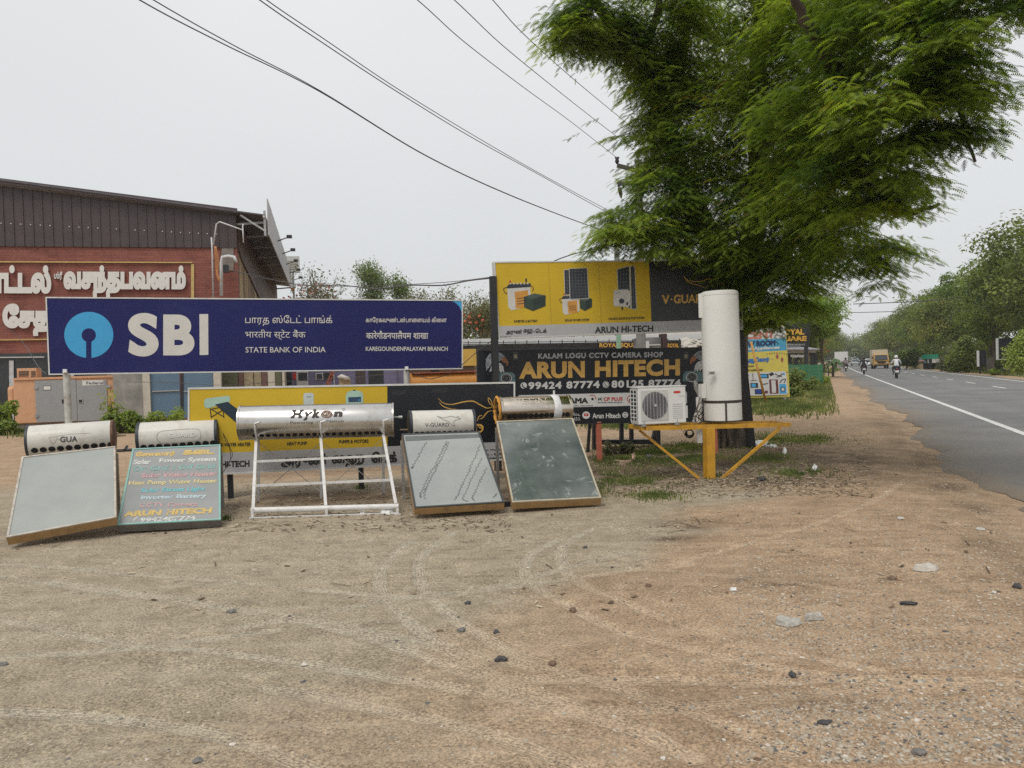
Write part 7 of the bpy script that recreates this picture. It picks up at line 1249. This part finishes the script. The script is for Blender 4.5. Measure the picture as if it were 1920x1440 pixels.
def rider(px, py, heading, shirt, trousers, helmet, lb_p, lb_b, bikem, plate=True):
    g_ = G(px, py); root = thing('motorcycle', lb_b, 'motorcycle', (g_.x, g_.y, 0.012), heading, 'motorcycles riding away'); I = MTX[root.name]
    def L(x, y, z): return I @ Vector((x, y, z))
    for nm, y in (('wheel', -.62), ('wheel', .66)):
        R_ = .29; mb = MB(); ring = [L(0, y+R_*.86*math.cos(a), R_+R_*.86*math.sin(a)) for a in np.linspace(0, 2*PI, 25)]; w_ = mb.tube(ring, .055, 8, cap=False).build(nm, TYR, root, True); MB().tube([L(-.03, y, R_), L(.03, y, R_)], .19, 16).build('hub_disc', CHR, w_, 'auto')
    MB().tube([L(0, .55, .75), L(0, .2, .72), L(0, -.2, .66), L(0, -.6, .74), L(0, -.82, .72)], [.07, .15, .12, .13, .06], 10).build('body', bikem, root, True); MB().tube([L(0, .22, .80), L(0, -.1, .80), L(0, -.45, .84), L(0, -.75, .84)], [.06, .12, .13, .07], 8).build('seat', DKC, root, True)
    MB().tube([L(0, .15, .5), L(0, -.1, .42)], [.14, .12], 8).build('engine', CHR, root, True); MB().tube([L(.13, .0, .32), L(.15, -.7, .36)], [.025, .05], 8).build('exhaust', CHR, root, True); MB().bar(L(-.045, -.6, .29), L(-.05, -.78, .66), .02).bar(L(.045, -.6, .29), L(.05, -.78, .66), .02).build('rear_suspension', CHR, root); MB().tube([L(-.04, .66, .3), L(-.05, .45, .95)], .025, 6).build('fork', CHR, root, True); MB().tube([L(.04, .66, .3), L(.05, .45, .95)], .025, 6).build('fork', CHR, root, True)
    MB().tube([L(-.36, .30, 1.02), L(-.15, .42, 1.0), L(.15, .42, 1.0), L(.36, .30, 1.02)], .016, 6).build('handlebar', BLK, root, True)
    for s_ in (-1, 1): MB().tube([L(s_*.26, .36, 1.02), L(s_*.38, .36, 1.22)], .01, 5).cbox(L(s_*.42, .36, 1.25), .15, .02, .10).build('mirror', BLK, root)
    MB().cbox(L(0, -.86, .70), .10, .05, .04, Vector((math.cos(heading), math.sin(heading), 0)), Vector((-math.sin(heading), math.cos(heading), 0))).build('tail_light', RED, root)
    MB().cbox(L(0, -.88, .53), .24, .015, .15, Vector((math.cos(heading), math.sin(heading), 0)), Vector((-math.sin(heading), math.cos(heading), 0))).build('number_plate', WHI, root); MB().prism([L(-.08, -.7, .6), L(.08, -.7, .6), L(.1, -.86, .42), L(-.1, -.86, .42)], UZ*.03).build('mudguard', DKC, root)
    p = thing('person', lb_p, 'person', (g_.x, g_.y, .012), heading, 'motorcycle riders')
    pts = [(0, -.2, .93, .15, .13), (0, -.17, 1.08, .145, .11), (0, -.11, 1.27, .185, .12), (0, -.06, 1.40, .13, .09), (0, -.04, 1.47, .06), (0, -.03, 1.55, .085, .10), (0, -.02, 1.62, .08, .09),
           (-.19, -.08, 1.38, .065), (-.31, .02, 1.17, .052), (-.33, .26, 1.04, .038), (-.34, .32, 1.03, .03), (.19, -.08, 1.38, .065), (.31, .02, 1.17, .052), (.33, .26, 1.04, .038), (.34, .32, 1.03, .03),
           (-.13, -.14, .88, .10), (-.24, .22, .78, .072), (-.20, .02, .36, .05), (-.20, .12, .30, .035), (.13, -.14, .88, .10), (.24, .22, .78, .072), (.20, .02, .36, .05), (.20, .12, .30, .035)]
    ed = [(0, 1), (1, 2), (2, 3), (3, 4), (4, 5), (5, 6), (3, 7), (7, 8), (8, 9), (9, 10), (3, 11), (11, 12), (12, 13), (13, 14), (0, 15), (15, 16), (16, 17), (17, 18), (0, 19), (19, 20), (20, 21), (21, 22)]
    skin_body('body', pts, ed, p, [shirt, trousers, SKN, DKC], 1, 0, lambda c: 2 if c.z > 1.44 or (abs(c.x) > .28 and c.y > .2 and c.z > .95) else (3 if c.z < .37 else (1 if c.z < .96 else 0)))
    bm = bmesh.new(); bmesh.ops.create_icosphere(bm, subdivisions=3, radius=.145)
    for v in bm.verts:
        v.co.y *= 1.12
        if v.co.z < -.05: v.co.x *= .9; v.co.y *= .9
        v.co += Vector((0, -.02, 1.60))
    me = bpy.data.meshes.new('helmet'); bm.to_mesh(me); bm.free(); me.materials.append(helmet); me.polygons.foreach_set('use_smooth', [True]*len(me.polygons)); o = bpy.data.objects.new('helmet', me); COL.objects.link(o); o.parent = p
rider(1681, 709.5, -RA-.02, SHW, JEAN, HW, 'rider in white shirt and white helmet seated on the nearest motorcycle', 'nearest dark motorcycle, ridden away from the camera in the near lane', BLK)
rider(1620, 702.5, -RA, DKC, DKC, HBk, 'rider in black clothes and black helmet left of the rider in white', 'second dark motorcycle, on the road shoulder left of the nearest one', BLK)
rider(1586, 696.5, -RA, M('shirt_faded', (.2, .16, .16), .8), DKC, HBk, 'distant rider beside the white lorry at the road bend', 'most distant motorcycle at the left edge of the road', BLK)
# white car coming
def veh(px, py, rz, name, label, cat): g_ = G(px, py); r = thing(name, label, cat, (g_.x, g_.y, .012), rz); return r, (lambda x, y, z: MTX[r.name] @ Vector((x, y, z)))
CW = M('car_white', (.62, .62, .62), .25, var=.02, coat=.5); WG = M('windscreen', (.04, .05, .055), .1); HL = M('headlamp_glass', (.5, .52, .55), .15)
t, L = veh(1632, 689.7, PI-RA*.9, 'white_car', 'white hatchback car coming towards the camera beside the yellow truck', 'car')
prof = [(-1.95, .35), (-1.97, .62), (-1.85, .78), (-1.0, .93), (-.35, 1.38), (.9, 1.47), (1.65, 1.2), (1.9, .95), (1.92, .4)]
def loft(t, L, prof, hw, top_in, nm, mt):
    mb = MB(); vs = []
    for s_ in (-1, 1):
        for y, z in prof: w_ = hw-(top_in if z > 1.05 else 0)-(.05 if abs(y) > 1.7 else 0); vs.append(L(s_*w_, -y, z))
    n_ = len(prof); mb.add(vs, [tuple(range(n_)), tuple(range(2*n_-1, n_-1, -1))]+[(i, n_+i, n_+(i+1) % n_, (i+1) % n_) for i in range(n_)]); o = mb.build(nm, mt, t); bevel(o, .06, 3); return o
loft(t, L, prof, .84, .14, 'body', CW)
MB().prism([L(-.66, 1.0, .97), L(.66, 1.0, .97), L(.58, .42, 1.37), L(-.58, .42, 1.37)], UZ*.02).build('windscreen', WG, t)
for s_ in (-1, 1): MB().tube([L(s_*.62, 1.93, .68), L(s_*.72, 1.86, .70)], .10, 10).build('headlight', HL, t, True); MB().cbox(L(s_*.92, .75, .98), .14, .1, .12).build('mirror', CW, t); MB().prism([L(s_*.80, .55, 1.0), L(s_*.80, -1.1, 1.0), L(s_*.72, -.9, 1.33), L(s_*.72, .35, 1.33)], L(s_*.02, 0, 0)-L(0, 0, 0)).build('side_window', WG, t)
MB().bar(L(-.45, 1.975, .6), L(.45, 1.975, .6), .03, .1).build('grille', BLK, t); MB().bar(L(-.6, 1.96, .42), L(.6, 1.96, .42), .05, .1).build('bumper_intake', BLK, t); MB().bar(L(-.25, 2.0, .5), L(.25, 2.0, .5), .02, .1).build('number_plate', WHI, t)
def wheels(t, L, pos, R_, w_):
    for x, y in pos: o = MB().tube([L(x-w_/2, y, R_), L(x+w_/2, y, R_)], R_, 18).build('wheel', TYR, t, 'auto'); MB().tube([L(x-w_/2-.01, y, R_), L(x+w_/2+.01, y, R_)], R_*.55, 12).build('rim', CHR, o, 'auto')
wheels(t, L, [(-.72, 1.25), (.72, 1.25), (-.72, -1.25), (.72, -1.25)], .30, .18)
# truck
YT = M('truck_ochre', (.55, .30, .06), .4, var=.05, coat=.3); CT = M('truck_cream', (.52, .47, .36), .6, var=.06)
t, L = veh(1650, 691.4, PI-RA*.9, 'goods_truck', 'ochre cab goods truck with cream cargo box coming towards the camera', 'truck')
mb = MB().prism([L(-.98, 1.9, .45), L(.98, 1.9, .45), L(.98, 1.95, 1.25), L(.92, 1.6, 2.1), L(-.92, 1.6, 2.1), L(-.98, 1.95, 1.25)], L(0, -1.5, 0)-L(0, 0, 0)); o = mb.build('cab', YT, t); bevel(o, .05, 3)
MB().box(L(-1.02, -3.2, .75), L(2.04, 0, 0)-L(0, 0, 0), L(0, 3.55, 0)-L(0, 0, 0), UZ*2.0).build('cargo_box', CT, t); MB().box(L(-.95, -3.1, .5), L(1.9, 0, 0)-L(0, 0, 0), L(0, 4.8, 0)-L(0, 0, 0), UZ*.25).build('chassis', BLK, t)
MB().prism([L(-.84, 1.96, 1.32), L(.84, 1.96, 1.32), L(.78, 1.70, 1.98), L(-.78, 1.70, 1.98)], L(0, .03, 0)-L(0, 0, 0)).build('windscreen', WG, t); MB().bar(L(-.95, 1.99, .5), L(.95, 1.99, .5), .08, .2).build('bumper', BLK, t); MB().prism([L(-.7, 1.99, 1.1), L(.7, 1.99, 1.1), L(.35, 1.99, .82), L(-.35, 1.99, .82)], L(0, .03, 0)-L(0, 0, 0)).build('grille', BLK, t)
for s_ in (-1, 1): MB().cbox(L(s_*.72, 2.0, .8), .28, .05, .16).build('headlight', HL, t); MB().cbox(L(s_*1.15, 1.8, 1.6), .12, .08, .36).build('mirror', BLK, t)
wheels(t, L, [(-.85, 1.2), (.85, 1.2), (-.85, -1.9), (.85, -1.9)], .37, .22)
t, L = veh(1577, 687.8, -RA, 'white_lorry', 'white lorry standing at the far left of the road bend', 'lorry')
MB().box(L(-1.2, -3, .9), L(2.4, 0, 0)-L(0, 0, 0), L(0, 5, 0)-L(0, 0, 0), UZ*2.1).build('cargo_box', CW, t); MB().box(L(-1.1, 2.1, .6), L(2.2, 0, 0)-L(0, 0, 0), L(0, 1.4, 0)-L(0, 0, 0), UZ*1.9).build('cab', CW, t); MB().box(L(-1, -3, .55), L(2, 0, 0)-L(0, 0, 0), L(0, 5, 0)-L(0, 0, 0), UZ*.3).build('chassis', BLK, t); wheels(t, L, [(-.95, 2.6), (.95, 2.6), (-.95, -2), (.95, -2)], .45, .28)
t, L = veh(1604, 686, PI-RA, 'grey_car', 'grey car far behind the riders at the road bend', 'car'); loft(t, L, prof, .84, .14, 'body', M('car_grey', (.25, .27, .27), .3)); wheels(t, L, [(-.72, 1.25), (.72, 1.25), (-.72, -1.25), (.72, -1.25)], .30, .18); MB().prism([L(-.66, 1.0, .97), L(.66, 1.0, .97), L(.58, .42, 1.37), L(-.58, .42, 1.37)], UZ*.02).build('windscreen', WG, t)
# ================================================================== power lines
CON = M('concrete_pole', (.20, .195, .19), .9, var=.15, scale=4); IRON = M('line_iron', (.05, .045, .045), .7, var=.2); POR = M('insulator_brown', (.03, .022, .025), .3); YP_ = 24.
t = thing('utility_pole', 'concrete utility pole with iron cross arms half hidden in the left side of the tree', 'utility pole', tuple(W(1200, 690, YP_))); b0 = W(1201, 690, YP_); MB().tube([(b0.x, b0.y, -.3), tuple(W(1197, 300, YP_))], [.17, .11], 8).build('shaft', CON, t, 'auto')
def arm(p, q, w_=.11): MB().bar(W(*p, YP_-.2), W(*q, YP_-.2), w_).build('cross_arm', IRON, t)
arm((1157, 310), (1202, 322)); arm((1158, 345), (1215, 340)); arm((1205, 322), (1228, 288), .09)
for x, y in ((1157, 298), (1196, 288), (1229, 276)): MB().tube([W(x, y+10, YP_-.2), W(x, y+5, YP_-.2), W(x, y+1, YP_-.2), W(x, y-3, YP_-.2)], [.02, .07, .05, .08], 8).build('insulator', POR, t, True)
MB().tube([W(1160, 348, YP_-.2), W(1162, 355, YP_-.2), W(1164, 364, YP_-.2), W(1165, 372, YP_-.2)], [.02, .07, .06, .015], 8).build('insulator', POR, t, True)
t = thing('far_pole', 'thin distant pole top just above the upper yellow sign', 'utility pole', tuple(W(1157, 690, 38))); b0 = W(1157, 690, 38); MB().bar((b0.x, b0.y, 0), W(1156.5, 456, 38), .2).build('shaft', CON, t); MB().bar(W(1150, 462, 38), W(1163, 461, 38), .08).build('cross_arm', IRON, t)
CABm = M('aerial_cable', (.07, .07, .075), .7)
def wire(pts, r_, label, grp='overhead power lines', m_=None):
    P = [Vector(v) for v in catmull([tuple(W(*p)) for p in pts], 10)]; o = MB().tube(P, r_, 5).build('power_line', m_ or CABm, None, True); return tag(o, label, 'power line', grp)
wire([(600, -150, 9.5), (783, 0, 12), (870, 78, 14), (980, 162.5, 17), (1070, 228, 20.5), (1157, 296, 23.8)], .008, 'thin power line to the tree, leftmost of the three steep ones')
wire([(690, -140, 10), (852, 0, 12.3), (940, 83, 14.5), (1040, 165, 17.5), (1120, 228, 21), (1196, 286, 23.8)], .008, 'thin power line to the tree, middle of the three steep ones')
wire([(790, -150, 10), (924, 0, 12.6), (980, 62, 14), (1060, 135, 17), (1140, 202, 20.5), (1229, 274, 23.8)], .008, 'thin power line to the tree, rightmost of the three steep ones')
wire([(60, -130, 8), (262, 0, 9.6), (420, 83, 11), (600, 172, 13), (800, 293, 16.5), (960, 368, 20), (1115, 427, 23.5), (1180, 445, 24.5)], .009, 'lower cable of the long pair crossing the left sky')
wire([(90, -125, 8), (288, 0, 9.6), (440, 86, 11), (600, 170, 13), (800, 292, 16.4), (960, 367, 20), (1115, 426.4, 23.5), (1180, 444, 24.5)], .008, 'upper cable of the long pair crossing the left sky')
wire([(300, -140, 9), (487, 0, 10.8), (600, 77, 12.3), (740, 169, 14.5), (880, 255, 17.5), (1010, 327, 20.5), (1135, 396, 24), (1190, 420, 25)], .009, 'lower cable of the pair crossing the middle of the sky')
wire([(315, -138, 9), (500, 0, 10.8), (606, 72, 12.3), (740, 163, 14.5), (880, 249, 17.5), (1010, 324, 20.5), (1140, 394, 24), (1190, 418, 25)], .008, 'upper cable of the pair crossing the middle of the sky')
wire([(437, 507, 30.2), (480, 517, 29), (560, 534, 24), (640, 535, 20), (700, 541, 17), (770, 535, 15), (830, 535, 13.6), (880, 526, 12.6), (924, 521, 12.0)], .013, 'sagging black cable from the hall to the upper yellow sign', 'service cables')
wire([(437, 509, 30.2), (500, 523, 28), (600, 536, 22), (700, 535.5, 17), (770, 533, 15), (850, 528, 13.2), (924, 519, 12.0)], .006, 'thin second cable running beside the sagging black cable', 'service cables')
wire([(1035, 491, 20), (1055, 483, 21), (1080, 475, 22), (1110, 468, 23), (1140, 457, 24), (1170, 446, 24.5)], .016, 'thick drooping cable above the upper yellow sign entering the tree', 'service cables')
wire([(763, 694, 11.55), (790, 706, 12), (810, 710, 12.4), (850, 696, 12.3), (900, 655, 12.1), (921, 640, 12.0)], .006, 'thin wire from the bank sign post to the upper sign post', 'service cables')
wire([(-20, 600, 26), (20, 620, 24), (45, 645, 18), (70, 685, 12.5), (87, 702, 11)], .007, 'thin stay wire from the hall to the corner of the bank sign', 'service cables')
wire([(240, 716, 20), (330, 718, 20), (420, 722, 20), (540, 715, 21), (680, 706, 22), (763, 696, 11.9)], .006, 'thin wire running in the gap below the bank sign', 'service cables')
wire([(1600, 570, 95), (1700, 566, 90), (1800, 558, 84), (1925, 548, 78)], .05, 'thin power line in front of the trees across the road', 'far power lines')
wire([(1570, 585, 100), (1600, 586, 98), (1680, 584, 92)], .04, 'thin power line across the gap of sky above the road', 'far power lines')

# ================================================================== thin summer haze
hz_ = MB().box((-760, -80, -1.5), (1520, 0, 0), (0, 1040, 0), (0, 0, 24)).build('haze', [])
hm = bpy.data.materials.new('air'); hm.use_nodes = True; n = hm.node_tree; n.nodes.remove(n.nodes['Principled BSDF']); v = n.nodes.new('ShaderNodeVolumePrincipled')
v.inputs['Color'].default_value = (.86, .90, .95, 1); v.inputs['Density'].default_value = .00035; v.inputs['Anisotropy'].default_value = .2; n.links.new(v.outputs[0], n.nodes['Material Output'].inputs['Volume'])
hz_.data.materials.append(hm); tag(hz_, kind='stuff')
